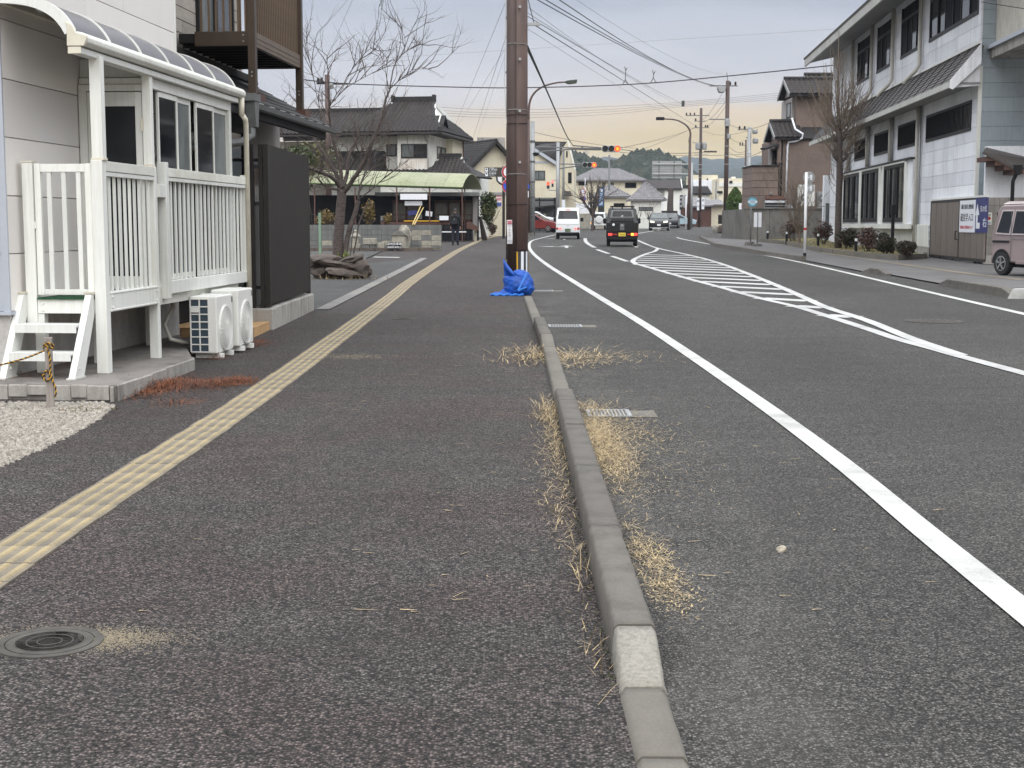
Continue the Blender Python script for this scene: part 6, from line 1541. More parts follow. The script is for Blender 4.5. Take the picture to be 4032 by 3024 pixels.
dm = MB(); dm.prism([(tp-.12,zp_),(tp+.14,zp_),(tp+.09,zp_-.28),(tp-.05,zp_-.28)], 'y', s_l-.42, s_l-.18); dm.tube([(tp+.0,s_l-.3,zp_-.25),(tp-.08,s_l-.28,zp_-.45),(tp-.08,s_l-.25,.9)], .055, 8)
lt.part('downpipe', dm, MT['black'])
# brown sliding gate with signs
TG = TR-.10
g0, g1 = SZ(3876,900,TG)[0], SZ(3664,900,TG)[0]; gz1 = SZ(3672,795,TG)[1]; gz0 = SZ(3664,1010,TG)[1]+.02
gate = Thing('sliding_gate', 'brown metal panel gate below the white building', 'gate', (TG, g0, gb_))
np_ = 9; sp_ = (g1-g0)/np_
gm_ = SZ(3776,900,TG)[0]
for k in range(np_):
    gate.part('gate_panel', MB().box(TG, TG+.05, g0+k*sp_+.018, g0+(k+1)*sp_-.018, gz0+.06, gz1-.05), MT['gatebrown'])
gate.part('frame', MB().box(TG-.01, TG+.06, g0, g1, gz1-.05, gz1+.03).box(TG-.01, TG+.06, g0, g1, gz0-.03, gz0+.06).box(TG-.012, TG+.06, g1-.02, g1+.05, gz0, gz1).box(TG-.012, TG+.06, gm_-.03, gm_+.03, gz0, gz1-.05), MT['dkbrown'])
gate.part('backing', MB().box(TG+.055, TG+.07, g0, g1, gz0, gz1), MT['black'])
hnd = MB(); hz_ = SZ(3764,930,TG)[1]; hnd.tube([(TG-.01,gm_+.18,hz_+.16),(TG-.07,gm_+.18,hz_+.16),(TG-.07,gm_+.18,hz_-.10),(TG-.01,gm_+.18,hz_-.10)], .018, 6); gate.part('handle', hnd, MT['black'])
for q in (.15,.55,.8): gate.part('wheel', MB().lathe([(.05,TG),(.05,TG+.04)], (0,g0+(g1-g0)*q,gz0-.08), 10, 'x'), MT['black'])
gate.part('lintel', MB().box(TG-.02, TR-.002, g0, g1+.1, gz1+.035, gz1+.09), MT['white'])
TS = TG-.035
a0, a1 = SZ(3840,850,TS)[0], SZ(3778,850,TS)[0]; sz1 = SZ(3778,791,TS)[1]; sz0 = SZ(3775,914,TS)[1]
ws = Thing('entrance_sign', 'white entrance sign with black and red lettering on the brown gate', 'sign', (TS, a0, sz0))
ws.part('board', MB().box(TS, TS+.02, a0, a1, sz0, sz1), MT['signwhite'])
W_, H_ = a1-a0, sz1-sz0; rotL = (math.pi/2, 0, -math.pi/2)
def swrite(th, s, mat, ss, zz, size, sq): 
    o = text('lettering', s, th.e, mat, Vector((TS-.004, ss, zz))-th.off, size, rotL, .002, 'CENTER', sq); return o
swrite(ws, '繊月酒造 焼酎蔵', MT['ink'], a0+W_*.5, sz0+H_*.79, H_*.165, W_*.80/(H_*.165*7.5))
swrite(ws, '蔵見学入口', MT['ink'], a0+W_*.52, sz0+H_*.45, H_*.27, W_*.82/(H_*.27*5))
swrite(ws, '敷地内に駐車場あります', MT['redink'], a0+W_*.52, sz0+H_*.15, H_*.115, W_*.80/(H_*.115*11))
b0_2 = SZ(3888,850,TS)[0]
bs_ = Thing('direction_sign', 'navy sign with a white turning arrow beside the white entrance sign', 'sign', (TS, b0_2, sz0))
bs_.part('board', MB().box(TS, TS+.02, b0_2, a0-.01, sz0, sz1+.05), MT['navy'])
Lb = a0-b0_2; ar = MB(); X0 = TS-.008
def sq(u, v): return (X0, a0-Lb*u, sz0+H_*v)
ar.add([sq(.10,.12),sq(.42,.12),sq(.42,.30),sq(.24,.30),sq(.24,.55),sq(.10,.55)], [(0,1,2,3,4,5)]); ar.add([sq(.02,.53),sq(.36,.53),sq(.19,.88)], [(0,1,2)])
bs_.part('arrow', ar, MT['signwhite'])
swrite(bs_, '先の信', MT['signwhite'], a0-Lb*.68, sz0+H_*.70, H_*.20, Lb*.55/(H_*.20*3))
swrite(bs_, '右', MT['signwhite'], a0-Lb*.80, sz0+H_*.28, H_*.30, Lb*.34/(H_*.30))
# white picket fence beside the gate
f0, f1 = SZ(3660,930,TR-.05)[0], SZ(3610,930,TR-.05)[0]+6.5; fz0, fz1 = SZ(3640,968,TR-.05)[1], SZ(3640,886,TR-.05)[1]
pf_ = Thing('picket_fence', 'low white bar fence left of the brown gate', 'fence', (TR-.05, f0, gb_))
pf_.part('base', MB().box(TR-.12, TR-.02, f0, f1, gb_-.1, fz0-.05), MT['concrete'])
for q in (0,.35,.72,1): z_ = fz0+(fz1-fz0)*q; pf_.part('rail', MB().box(TR-.09, TR-.05, f0, f1, z_-.025, z_+.025), MT['white'])
me = MB().box(-.012, .012, -.02, .02, 0, fz1-fz0).mesh('picket', MT['white']); s = f0+.1
while s < f1: pf_.piece('picket', me, (TR-.10, s, fz0)); s += .125
# planter, grass, garden lamps, shrubs
pk = Thing('planter_kerb', 'low brown concrete edging of the shrub bed', None, (0,0,0), 'W', kind='structure')
pts_ = [G(*p, .03) for p in ((2985,952),(3090,962),(3232,993),(3400,1014),(3530,1025),(3640,1018),(3642,1005))]
for i in range(len(pts_)-1):
    A, B = pts_[i], pts_[i+1]; d = B-A; n_ = max(1, round(d.length/1.2)); ang = math.atan2(d.y, d.x)
    for k in range(n_):
        l = d.length/n_; o = link('edging_block', MB().box(0, l-.012, -.06, .06, -.05, .17).mesh('edging_block', MT['kerb_mid']), pk.e); o.location = A+d*(k/n_); o.rotation_euler = (0,0,ang)
sheet('planting_bed', [(p.x, p.y) for p in pts_]+[(TR+5.2,62),(17.5,83)], .12, MT['grass'])
mb = MB()
for _ in range(3000):
    y = R.uniform(48, 82); x = R.uniform(-.5, 5)+10.53+(y-43)*.075; blade(mb, x+.6, y, gz(y)+.12, R.uniform(.04,.10), .02, R.random()*6.28, R.uniform(.3,1.2), .02)
single('bed_grass', mb, MT['grass'], 'short yellowing grass in the shrub bed', 'grass', kind='stuff')
sh = [(3127,950,50,46,'leaf_red','farthest bronze shrub by the concrete wall'),(3242,962,42,46,'leaf_red','loose bronze shrub with bare stems left of the big trunk'),(3338,978,50,46,'leaf_shrub','dense dark green shrub below the tallest windows'),
      (3420,990,50,46,'leaf_red','sparse bronze shrub right of the dense green one'),(3491,1001,44,41,'leaf_shrub','round dark shrub right of the black lamp post'),(3565,1012,42,36,'leaf_shrub','nearest round dark shrub at the end of the bed')]
for u, vb, hw, hh, mt, lab in sh:
    p = G(u, vb, .12); k = p.y/5578; n_ = 1500 if mt == 'leaf_red' else 2600
    t = shrub(lab, u, vb, hw*k*1.08, hh*k*1.02, n_, MT[mt], .045, 'shrubs in the kerbed bed', Y=p.y)
for i, (u, vt, vb, lab) in enumerate(((3022,909,946,'farthest small black garden lamp by the concrete wall'),(3097,912,957,'second garden lamp from the concrete wall'),(3221,920,968,'garden lamp before the loose bronze shrub'),(3370,938,992,'nearest garden lamp between two shrubs'))):
    p = G(u, vb, .12); t = Thing('garden_lamp', lab, 'garden lamp', (p.x, p.y, p.z), 'L', group='small lamps in the shrub bed'); h = (vb-vt)*p.y/5578
    t.part('post', MB().lathe([(.055,-.1),(.055,h*.78)], n=10), MT['black']); t.part('lamp_shade', MB().lathe([(.05,h*.78),(.055,h*.98)], n=10), MT['signwhite']); t.part('cap', MB().lathe([(.06,h*.98),(.03,h*1.04)], n=10), MT['black'])
p = G(3512, 1000, .1); h = (1000-808)*p.y/5578
lp = Thing('lamp_post', 'slim black post standing before the nearest tall window', 'lamp post', (p.x, p.y, p.z), 'L')
lp.part('post', MB().box(-.05,.05,-.05,.05,-.1,h*.8), MT['black']); lp.part('head', MB().box(-.075,.075,-.075,.075,h*.8,h), MT['black'], bevel=.01)
# pollarded tree with upright shoots
Y2 = 58.0; tx = xat(3298,Y2)
t2 = Thing('pollarded_tree', 'tall bare pollarded tree with upright shoots before the white building', 'tree', (tx, Y2, gz(Y2)), 'W')
P2 = lambda u, v, d=0: V(u, v, Y2+d)
tk = MB(); tk.tube([P2(3300,1000), P2(3300,900), P2(3302,800), P2(3306,700), P2(3306,600), P2(3304,545), P2(3303,500)], [.16,.14,.13,.135,.125,.13,.06], 10)
for L in ([(3306,640),(3285,615),(3278,590)],[(3306,640),(3330,622),(3336,605)],[(3305,560),(3285,545),(3280,530)],[(3305,560),(3322,542),(3328,525)],[(3305,520),(3304,480),(3300,470)]):
    tk.tube([P2(*q) for q in L], [.09,.08,.07], 7)
t2.part('trunk', tk, MT['bark'], smooth=True)
tw = MB()
def shoot(u, v, du, dv, r=.02, d0=0):
    a = P2(u, v, d0); b = P2(u+du, v+dv, d0+R.uniform(-.9,.9)); m = (a+b)/2+Vector((R.gauss(0,.06)+du*.0012*.5, R.gauss(0,.1), -.0)); m.x = a.x+(b.x-a.x)*.62; m.z = a.z+(b.z-a.z)*.42
    Pp = rope_path([a, m, b], 4); tw.tube(Pp, [max(.009, r*(1-.6*i/8)) for i in range(len(Pp))], 4, cap=False)
    for i in (3,4,5,6):
        if R.random() < .8:
            e = (Vector((R.gauss(0,.5)+du*.004, R.gauss(0,.5), 1.0))).normalized(); twigs(tw, Pp[i], e, R.uniform(.4,1.1), max(.011, r*.55), 1, .3, .25, (1,2), 3, .07)
shoot(3303,500,-2,-320,.03); shoot(3303,500,0,-380,.03)
for _ in range(44):
    a = R.uniform(-1,1); shoot(3304+a*12, 515+R.uniform(-10,15), a*105, -R.uniform(120,360)*(1-.5*abs(a)))
for _ in range(34):
    a = R.choice((-1,1))*R.uniform(.2,1); shoot(3304+a*26, R.choice((545,600,612)), a*R.uniform(60,130), -R.uniform(10,190))
for _ in range(10):
    a = R.choice((-1,1))*R.uniform(.3,1); shoot(3304+a*8, R.uniform(640,800), a*R.uniform(40,90), -R.uniform(30,120), .011)
t2.part('shoots', tw, MT['twig_br'])
Y3 = 70; p = G(3146, 958, .12)
t3 = Thing('bare_tree', 'small bare bushy tree before the brown house', 'tree', (p.x, p.y, p.z), 'L')
tw = MB(); tw.tube([(0,0,-.1),(0,0,.55)], [.09,.07], 7)
for _ in range(26):
    a = R.uniform(0,6.28); sp__ = R.uniform(.1,.85); twigs(tw, (0,0,R.uniform(.3,.6)), (math.cos(a)*sp__, math.sin(a)*sp__, 1), R.uniform(1.1,2.2), .026, 3, .38, .14, (2,3), 4, .10, (.5,.75))
t3.part('branches', tw, MT['twig_br'])
# signs on the far footway
def tube_thing(name, label, cat, u, vt, vb, r, mat, extra=None, dz=.03):
    p = G(u, vb, dz); t = Thing(name, label, cat, (p.x, p.y, p.z), 'L'); h = (vb-vt)*p.y/5578*1.0
    t.part('pole', MB().tube([(0,0,0),(0,0,h)], r, 10), mat, smooth=True); return t, p, h
t, p, h = tube_thing('road_sign', 'two round signs seen from the back on a white post with a red band', 'road sign', 3168, 683, 1012, .05, MT['plate_w'])
k = p.y/5578
t.part('red_band', MB().lathe([(.054,(1012-907)*k),(.054,(1012-898)*k)], n=12), MT['red']); t.part('foot', MB().lathe([(.054,0),(.054,.14)], n=12), MT['black'])
for vc in (703, 745):
    zc = (1012-vc)*k; d = t.part('disc', MB().lathe([(.195,.05),(.2,.06),(.195,.07)], (.10,0,zc), 28, 'y'), MT['galv'])
    b_ = MB().box(.0,.07,.02,.05,zc-.09,zc+.09).box(.13,.20,.02,.05,zc-.09,zc+.09).box(-.03,.21,.012,.03,zc-.01,zc+.02); t.part('bracket', b_, MT['signwhite'], parent=d)
t, p, h = tube_thing('bus_stop', 'round pale blue bus stop sign on a pole with a concrete base', 'bus stop sign', 2955, 815, 966, .03, MT['galv_dk']); k = p.y/5578
t.part('base', MB().lathe([(.24,0),(.22,.17)], (-.05,0,0), 8), MT['concrete_dk'], bevel=.02)
zc = (966-797)*k
MT['busblue'] = M('bus_stop_blue', (.07,.30,.42), .4, var=.1); MT['buslight'] = M('bus_stop_light', (.40,.66,.74), .4, var=.1)
d = t.part('disc', MB().lathe([(.225,-.02),(.225,.02)], (.06,0,zc), 32, 'y'), MT['busblue'])
t.part('inner_disc', MB().lathe([(.165,-.026),(.165,-.021)], (.06,0,zc), 32, 'y'), MT['buslight'], parent=d); t.part('name_band', MB().box(-.155,.275,-.034,-.027,zc-.05,zc+.05), MT['signwhite'], parent=d)
text('lettering', 'バス', t.e, MT['busblue'], (.06,-.036,zc+.10), .10); text('lettering', '停留所', t.e, MT['bluetxt'], (.06,-.037,zc), .09)
t, p, h = tube_thing('timetable_stand', 'white timetable board on a thin pole with a concrete block', 'timetable', 2981, 838, 970, .025, MT['galv_dk']); k = p.y/5578
t.part('board', MB().box(-.175,.175,-.035,-.02,(970-895)*k,(970-838)*k), MT['signwhite']); t.part('mast', MB().box(-.018,.018,-.05,-.036,(970-895)*k,(970-838)*k), MT['galv_dk'])
t.part('base', MB().box(-.20,.2,-.22,.12,-.1,.12), MT['concrete_dk'], bevel=.015)
# concrete retaining wall and brown house
YR = 83.0
rw = Thing('concrete_wall', 'dark stained concrete wall in front of the brown house', 'wall', (xat(2930,YR), YR, gz(YR)), 'W')
xw = [xat(u,YR) for u in (2931,2954,3030,3110,3190,3252)]
for i in range(5): rw.part('wall_section', MB().box(xw[i]+(.0 if i else 0), xw[i+1]-.015, YR+(.06 if i else 0), YR+.35, gz(YR)-.1, zat(823,YR)), MT['concrete_dk'])
rw.part('side', MB().box(xw[0], xw[0]+.25, YR+.351, YR+9, gz(YR)-.1, zat(823,YR)), MT['concrete_dk']); rw.part('coping', MB().box(xw[0]-.03, xw[5], YR-.03, YR+.36, zat(823,YR)+.003, zat(820,YR)+.02), MT['concrete_dk'])
bh_ = Thing('house', 'brown stone faced house with stepped dark tile roofs', 'house', (xat(3060,86), 86, gz(86)), 'W')
X = lambda u, Y=86: xat(u, Y)
bh_.part('main_wall', MB().box(X(3062), X(3275), 86, 92, gz(86), zat(545,86)), MT['brick'])
# coursed front block
cz = [zat(v,85.4) for v in (830,770,739,711,681,655)]
for r in range(5):
    x0_, x1_ = X(2957,85.4), X(3060,85.4); cut = [x0_, x0_+(x1_-x0_)*(.45 if r % 2 else .62), x1_]
    for a_, b_ in zip(cut[:-1], cut[1:]): bh_.part('stone_block', MB().box(a_+.006, b_-.006, 85.4+R.uniform(-.012,.012), 89, cz[r]+.012, cz[r+1]-.012), MT['brick'])
bh_.part('front_core', MB().box(X(2959,85.4), X(3059,85.4), 85.45, 88.9, gz(86), zat(656,85.4)), MT['black']); bh_.part('parapet_cap', MB().box(X(2954,85.4), X(3066,85.4), 85.3, 89, zat(655,85.4)+.003, zat(652,85.4)+.03), MT['bwin'])
# upper storey
bh_.part('upper_wall', MB().box(X(3126,87), X(3290,87), 87, 91, zat(548,87), zat(372,87)), MT['brick']); bh_.part('upper_side', MB().box(X(3108,87.6), X(3126,87)-.003, 87.6, 91, zat(548,87), zat(380,87)), MT['lower_panel'])
window(bh_, X(3108,87.6), 88.0, 89.2, zat(460,87.6), zat(400,87.6), MT['bwin'], MT['frost'], 'x', -1, 1)
def tiled_gable_roof(u0, u1, ve, vr, Yf, dep, nm, cap):
    a_, b_ = X(u0,Yf), X(u1,Yf); ze, zr__ = zat(ve,Yf), zat(vr,Yf+dep); 
    r_ = bh_.part('roof', MB().slab((a_,Yf,ze),(b_,Yf,ze),(b_,Yf+dep,zr__),(a_,Yf+dep,zr__),.14).slab((b_,Yf+2*dep,ze),(a_,Yf+2*dep,ze),(a_,Yf+dep,zr__),(b_,Yf+dep,zr__),.14), MT['tileroof'])
    tile_plane(bh_, (a_,Yf,ze), (1,0,0), (0,dep,zr__-ze), [(0,0),(b_-a_,0),(b_-a_,math.hypot(dep,zr__-ze)),(0,math.hypot(dep,zr__-ze))], .29, .27, MT['tileroof_br'], r_, cap)
    bh_.part('ridge', MB().tube([(a_-.02,Yf+dep,zr__+.08),(b_,Yf+dep,zr__+.08)], .12, 8), MT['tileroof'], parent=r_)
    bb = MB(); bb.bar((a_-.03,Yf-.02,ze-.08),(a_-.03,Yf+dep,zr__-.08),.05,.22); bb.bar((a_-.03,Yf+2*dep,ze-.08),(a_-.03,Yf+dep,zr__-.08),.05,.22); bh_.part('barge_board', bb, MT['soffit'], parent=r_)
    gm = MB(); gm.add([(a_+.35,Yf+.3,ze),(a_+.35,Yf+2*dep-.3,ze),(a_+.35,Yf+dep,zr__-.15),(a_+.5,Yf+.3,ze),(a_+.5,Yf+2*dep-.3,ze),(a_+.5,Yf+dep,zr__-.15)], [(0,1,2),(5,4,3),(0,3,4,1),(1,4,5,2),(2,5,3,0)]); bh_.part('gable', gm, MT['lower_panel'], parent=r_)
    bh_.part('gutter', MB().box(a_, b_, Yf-.10, Yf-.005, ze-.16, ze-.06), MT['black'])
    return a_, ze
tiled_gable_roof(3098,3290,368,314,86.4,1.9,'u',160); tiled_gable_roof(3178,3300,352,298,88.5,1.9,'u2',200); tiled_gable_roof(3044,3150,540,482,85.7,1.8,'l',300)
bh_.part('mid_roof', MB().slab((X(3150,85.8),85.8,zat(545,86)),(X(3290,85.8),85.8,zat(545,86)),(X(3290,87),87,zat(500,87)),(X(3150,87),87,zat(500,87)),.12), MT['tileroof'])
bh_.part('porch_roof', MB().slab((X(3004,86),85.6,zat(583,86)),(X(3056,86),85.6,zat(566,86)),(X(3056,86),87.5,zat(560,86)),(X(3004,86),87.5,zat(578,86)),.12), MT['tileroof'])
window(bh_, 86.8, X(3034,86.8), X(3058,86.8), zat(650,86.8), zat(592,86.8), MT['bwin'], MT['dglass'], 'y', -1, 2)
bh_.part('porch_wall', MB().box(X(3030,87), X(3062,87), 86.85, 88, zat(655,86.8), zat(585,86.8)), MT['lower_panel'])
pp = MB(); pp.tube([(X(3112,86),86.2,zat(465,86)),(X(3122,85.8),85.75,zat(510,86)),(X(3150,85.8),85.6,zat(528,86)),(X(3148,85.8),85.6,zat(545,86)),(X(3125,85.8),85.75,zat(557,86)),(X(3098,85.9),85.9,zat(560,86)),(X(3094,85.9),85.9,zat(575,86)),(X(3090,85.9),85.9,zat(825,86))], .06, 8)
bh_.part('white_pipe', pp, MT['signwhite'], smooth=True)
bh_.part('black_pipe', MB().tube([(X(3073,85.9),85.9,zat(540,86)),(X(3072,85.9),85.9,zat(780,86))], .05, 8), MT['black']); bh_.part('corner_post', MB().tube([(X(3062,85.9),85.9,zat(548,86)),(X(3062,85.9),85.9,zat(640,86))], .13, 8), MT['brick'])
bx_ = bh_.part('shutter_box', MB().box(X(3006,85.2), X(3086,85.2), 84.9, 85.38, zat(824,85.2), zat(786,85.2)), MT['galv']); 
for v0, v1, mt in ((806,800,'bwin'),(815,811,'bwin'),(798,787,'signwhite')): bh_.part('shutter_band', MB().box(X(3007,85.2), X(3085,85.2), 84.87, 84.899, zat(v0,85.2), zat(v1,85.2)), MT[mt], parent=bx_)
bh_.part('box_roof', MB().slab((X(3006,85.2),84.8,zat(784,85.2)),(X(3092,85.2),84.8,zat(784,85.2)),(X(3084,85.2),85.38,zat(771,85.2)),(X(3012,85.2),85.38,zat(771,85.2)),.05), MT['wood'])
bh_.part('vent', MB().lathe([(.09,85.36),(.07,85.30)], (X(3033,85.3),0,zat(761,85.3)), 14, 'y'), MT['galv'])
for (u0,u1,v0,v1,fan,lab) in ((3138,3202,728,812,0,'wide pale outdoor unit on the concrete wall'),(3213,3246,755,826,1,'tall grey outdoor unit with a round fan on the concrete wall')):
    a_, b_ = X(u0,84), X(u1,84); t = Thing('air_conditioner', lab, 'air conditioner', ((a_+b_)/2,84,zat(v1,84)), 'W', group='outdoor units by the brown house')
    t.part('casing', MB().box(a_, b_, 83.8, 84.3, zat(v1,84), zat(v0,84)), MT['acwhite'] if not fan else MT['galv'], bevel=.02)
    cx__ = (a_+b_)/2+(.0 if fan else -.15); t.part('fan', MB().lathe([(.22,83.79),(.19,83.78)], (cx__,0,zat(v0+ (26 if fan else 50),84)), 20, 'y'), MT['galv_dk']); t.part('fan_hub', MB().lathe([(.06,83.775),(.05,83.77)], (cx__,0,zat(v0+(26 if fan else 50),84)), 12, 'y'), MT['signwhite'])
for u in (3101, 3117): 
    a_ = X(u,84); single('meter_box', MB().box(a_-.10, a_+.10, 83.9, 84.1, zat(824,84), zat(806,84)), MT['galv'], ('left' if u < 3110 else 'right')+' of two small grey meter boxes on the concrete wall', 'meter box', group='meter boxes')
# passage door between the houses
single('side_door', MB().box(xat(3250,76), xat(3288,76), 76, 76.1, gz(76), zat(800,76)), MT['frost'], 'pale glazed side door behind the pollarded tree', 'door')
single('side_wall', MB().box(xat(3240,77), xat(3300,77), 77, 77.3, gz(77), zat(690,77)), MT['whitewall'], 'white wall strip between the brown house and the white building', 'wall')
# conifers, panel fence on its stone base, clinic sign
for u, lab, hw in ((2893,'taller rounded green conifer beyond the concrete wall',34),(2940,'shorter rounded green conifer next to the concrete wall',28)):
    t = Thing('conifer', lab, 'tree', (xat(u,113), 113, gz(113)), 'L', group='clipped conifers')
    mb = MB(); h0_, h1_ = zat(870,113)-gz(113), zat(742,113)-gz(113); rr = hw*113/5578
    for k in range(5200):
        q = R.random()**.8; r_ = rr*(1.0 if q < .55 else math.cos((q-.55)/.45*1.45))*R.uniform(.82,1.03); a = R.random()*6.28
        pp_ = Vector((r_*math.cos(a), r_*math.sin(a), h0_+(h1_-h0_)*q+R.gauss(0,.05))); s_ = R.uniform(.05,.11); d1 = Vector((R.gauss(0,.5),R.gauss(0,.5),1)).normalized(); d2 = d1.cross(Vector((R.gauss(0,1),R.gauss(0,1),0))).normalized()
        mb.add([pp_-d1*s_, pp_+d2*s_*.5, pp_+d1*s_, pp_-d2*s_*.5], [(0,1,2,3)])
    t.part('foliage', mb, MT['leaf_conifer']); t.part('trunk', MB().tube([(0,0,-.2),(0,0,h0_+1.2)], .14, 8), MT['bark'])
YF = 114
pf2 = Thing('panel_fence', 'dark panel fence on a rough stone base at the corner', 'fence', (xat(2825,YF), YF, gz(YF)), 'W')
xs_ = [xat(u,YF) for u in (2826,2848,2872,2896,2931)]
for a_, b_ in zip(xs_[:-1], xs_[1:]): pf2.part('fence_panel', MB().box(a_+.02, b_-.02, YF, YF+.06, zat(882,YF), zat(848,YF)), MT['dkbrown'])
pf2.part('rail', MB().box(xs_[0], xs_[-1], YF-.02, YF+.07, zat(848,YF)+.003, zat(846,YF)+.02), MT['galv_dk'])
x_ = xat(2818,YF-.3)
while x_ < xat(2930,YF): 
    o = link('base_stone', rock_mesh('base_stone', (.28,.25,.38), MT['stone_gr'] if R.random() < .5 else MT['rock'], int(x_*7), 2), pf2.e); o.location = Vector((x_, YF-.2, gz(YF)+.30))-pf2.off; x_ += .42
board('clinic_sign', 2908, 2936, 800, 843, 108, MT['signwhite'], 'white sign board with a faint pink flourish behind the wall corner', 'sign', .1)
o = bpy.data.objects['clinic_sign']; sc_ = MB().tube([(-.12,-.06,-.30),(.05,-.06,-.22),(-.02,-.06,-.05),(-.10,-.06,.18),(-.06,-.06,.30)], .02, 5); oo = link('flourish', sc_.mesh('flourish', MT['pink']), o)
# ================================================================== hills and wooded ridge
def interp(P, u):
    for (a, b), (c, d) in zip(P[:-1], P[1:]):
        if a <= u <= c: t = (u-a)/(c-a); t = t*t*(3-2*t); return b+(d-b)*t
    return P[0][1] if u < P[0][0] else P[-1][1]
def ridge(name, prof, Y, depth, step, bump, mat, label, rough=1.0, seed=0):
    """a hill whose skyline follows the surveyed profile; slopes down towards the camera and behind"""
    mb = MB(); us = []; u = prof[0][0]
    while u <= prof[-1][0]: us.append(u); u += step
    rows = 14; g = []
    for j in range(-4, rows+1):
        f = j/rows; row = []
        for u in us:
            yy = Y-depth*f if j >= 0 else Y+depth*.5*(-j/4.0)
            zt_ = zat(interp(prof, u), Y); x = xat(u, Y)*(1 if j < 0 else (yy/Y)*.25+.75)
            z0 = gz(min(yy, 600))-2; zz = zt_*(1-abs(f)**1.3*.98) if j >= 0 else zt_*(1-(-j/4.0)**1.5)
            p = Vector((x*.02, yy*.02, seed)); zz = max(z0, zz)+(noise.noise(p*1.2)*bump*1.4+noise.noise(p*5.5)*bump*.9+noise.noise(p*17)*bump*.6)*(1 if j > -4 else 0)-bump*.5
            row.append((x, yy, zz))
        g.append(row)
    n = len(us); mb.v = [p for row in g for p in row]
    for j in range(len(g)-1):
        for i in range(n-1): mb.f.append((j*n+i, j*n+i+1, (j+1)*n+i+1, (j+1)*n+i)); mb.m.append(0)
    return struct(name, mb, mat, label=label)
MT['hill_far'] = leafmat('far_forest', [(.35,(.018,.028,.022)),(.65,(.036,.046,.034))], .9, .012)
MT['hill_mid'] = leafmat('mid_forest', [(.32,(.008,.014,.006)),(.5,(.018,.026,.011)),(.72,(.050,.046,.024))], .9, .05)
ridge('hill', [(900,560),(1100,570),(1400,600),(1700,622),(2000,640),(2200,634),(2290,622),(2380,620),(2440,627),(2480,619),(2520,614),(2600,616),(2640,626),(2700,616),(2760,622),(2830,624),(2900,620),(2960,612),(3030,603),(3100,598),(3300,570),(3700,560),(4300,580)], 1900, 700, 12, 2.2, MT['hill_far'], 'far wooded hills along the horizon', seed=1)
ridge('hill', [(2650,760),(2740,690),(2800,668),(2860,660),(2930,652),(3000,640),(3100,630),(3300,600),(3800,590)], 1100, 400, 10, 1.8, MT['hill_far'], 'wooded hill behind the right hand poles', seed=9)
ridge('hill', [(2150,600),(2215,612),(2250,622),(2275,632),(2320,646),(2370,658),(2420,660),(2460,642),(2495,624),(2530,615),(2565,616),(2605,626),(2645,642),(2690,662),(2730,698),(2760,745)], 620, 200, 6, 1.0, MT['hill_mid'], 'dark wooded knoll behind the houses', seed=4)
fo = MB()
for _ in range(1500):                                     # tree crowns that roughen the knoll
    u = R.uniform(2160, 2740); f = R.random()**1.3; prof_ = [(2150,600),(2250,622),(2320,646),(2420,660),(2495,624),(2565,616),(2645,642),(2740,708)]
    v = interp(prof_, u); v = v+(800-v)*f*.9+3; Yf_ = 618-150*f; c = V(u, v, Yf_); r_ = R.uniform(2.0,4.2); k = 6
    vs_ = [c+Vector((0,0,r_*R.uniform(.9,1.3)))]
    for j in range(k): a = j*6.28/k; q = r_*R.uniform(.7,1.1); vs_.append(c+Vector((q*math.cos(a), q*math.sin(a), r_*R.uniform(.0,.5))))
    for j in range(k): a = j*6.28/k; q = r_*R.uniform(.6,.9); vs_.append(c+Vector((q*math.cos(a), q*math.sin(a), -r_)))
    fo.add(vs_, [(0,1+j,1+(j+1)%k) for j in range(k)]+[(1+j,1+k+j,1+k+(j+1)%k,1+(j+1)%k) for j in range(k)])
single('forest', fo, MT['hill_mid'], 'dense tree crowns on the dark knoll', 'forest', kind='stuff')
# pylons on the far ridge
for u, lab in ((2308,'leftmost faint pylon on the far ridge'),(2520,'faint pylon above the left end of the dark knoll'),(2604,'faint pylon above the top of the dark knoll')):
    c = V(u, 618, 1700); h = zat(592,1700)-c.z
    mb = MB()
    for sx in (-1, 1): mb.bar((c.x+sx*2.2,1700,c.z-3), (c.x+sx*.3,1700,c.z+h), .35, .35)
    for q in (.45,.65,.85): mb.bar((c.x-4,1700,c.z+h*q), (c.x+4,1700,c.z+h*q), .3, .3)
    single('pylon', mb, MT['galv_dk'], lab, 'pylon', (c.x,1700,c.z), group='pylons on the far ridge')
# ================================================================== houses at the crossing and beyond
YA = 132; bA = gz(YA)
wx = lambda u, Y=YA: xat(u, Y)
h1 = Thing('house', 'cream two storey house with a dark roof right of the brown pole', 'house', (wx(2190), YA, bA), 'W')
zE_ = zat(646,YA); zP = zat(600,YA)
mb = MB(); mb.add([(wx(2020),YA,bA),(wx(2190),YA,bA),(wx(2190),YA,zE_),(wx(2078),YA,zat(572,YA)),(wx(2020),YA,zat(600,YA)),(wx(2020),YA+7,bA),(wx(2190),YA+7,bA),(wx(2190),YA+7,zE_),(wx(2078),YA+7,zat(572,YA)),(wx(2020),YA+7,zat(600,YA))],
  [(0,1,2,3,4),(9,8,7,6,5),(1,6,7,2),(2,7,8,3),(3,8,9,4),(4,9,5,0)]); h1.part('front_wall', mb, MT['cream'])
mb = MB(); x0_, x1_ = wx(2203,134), wx(2258,134); xm_ = wx(2233,134)
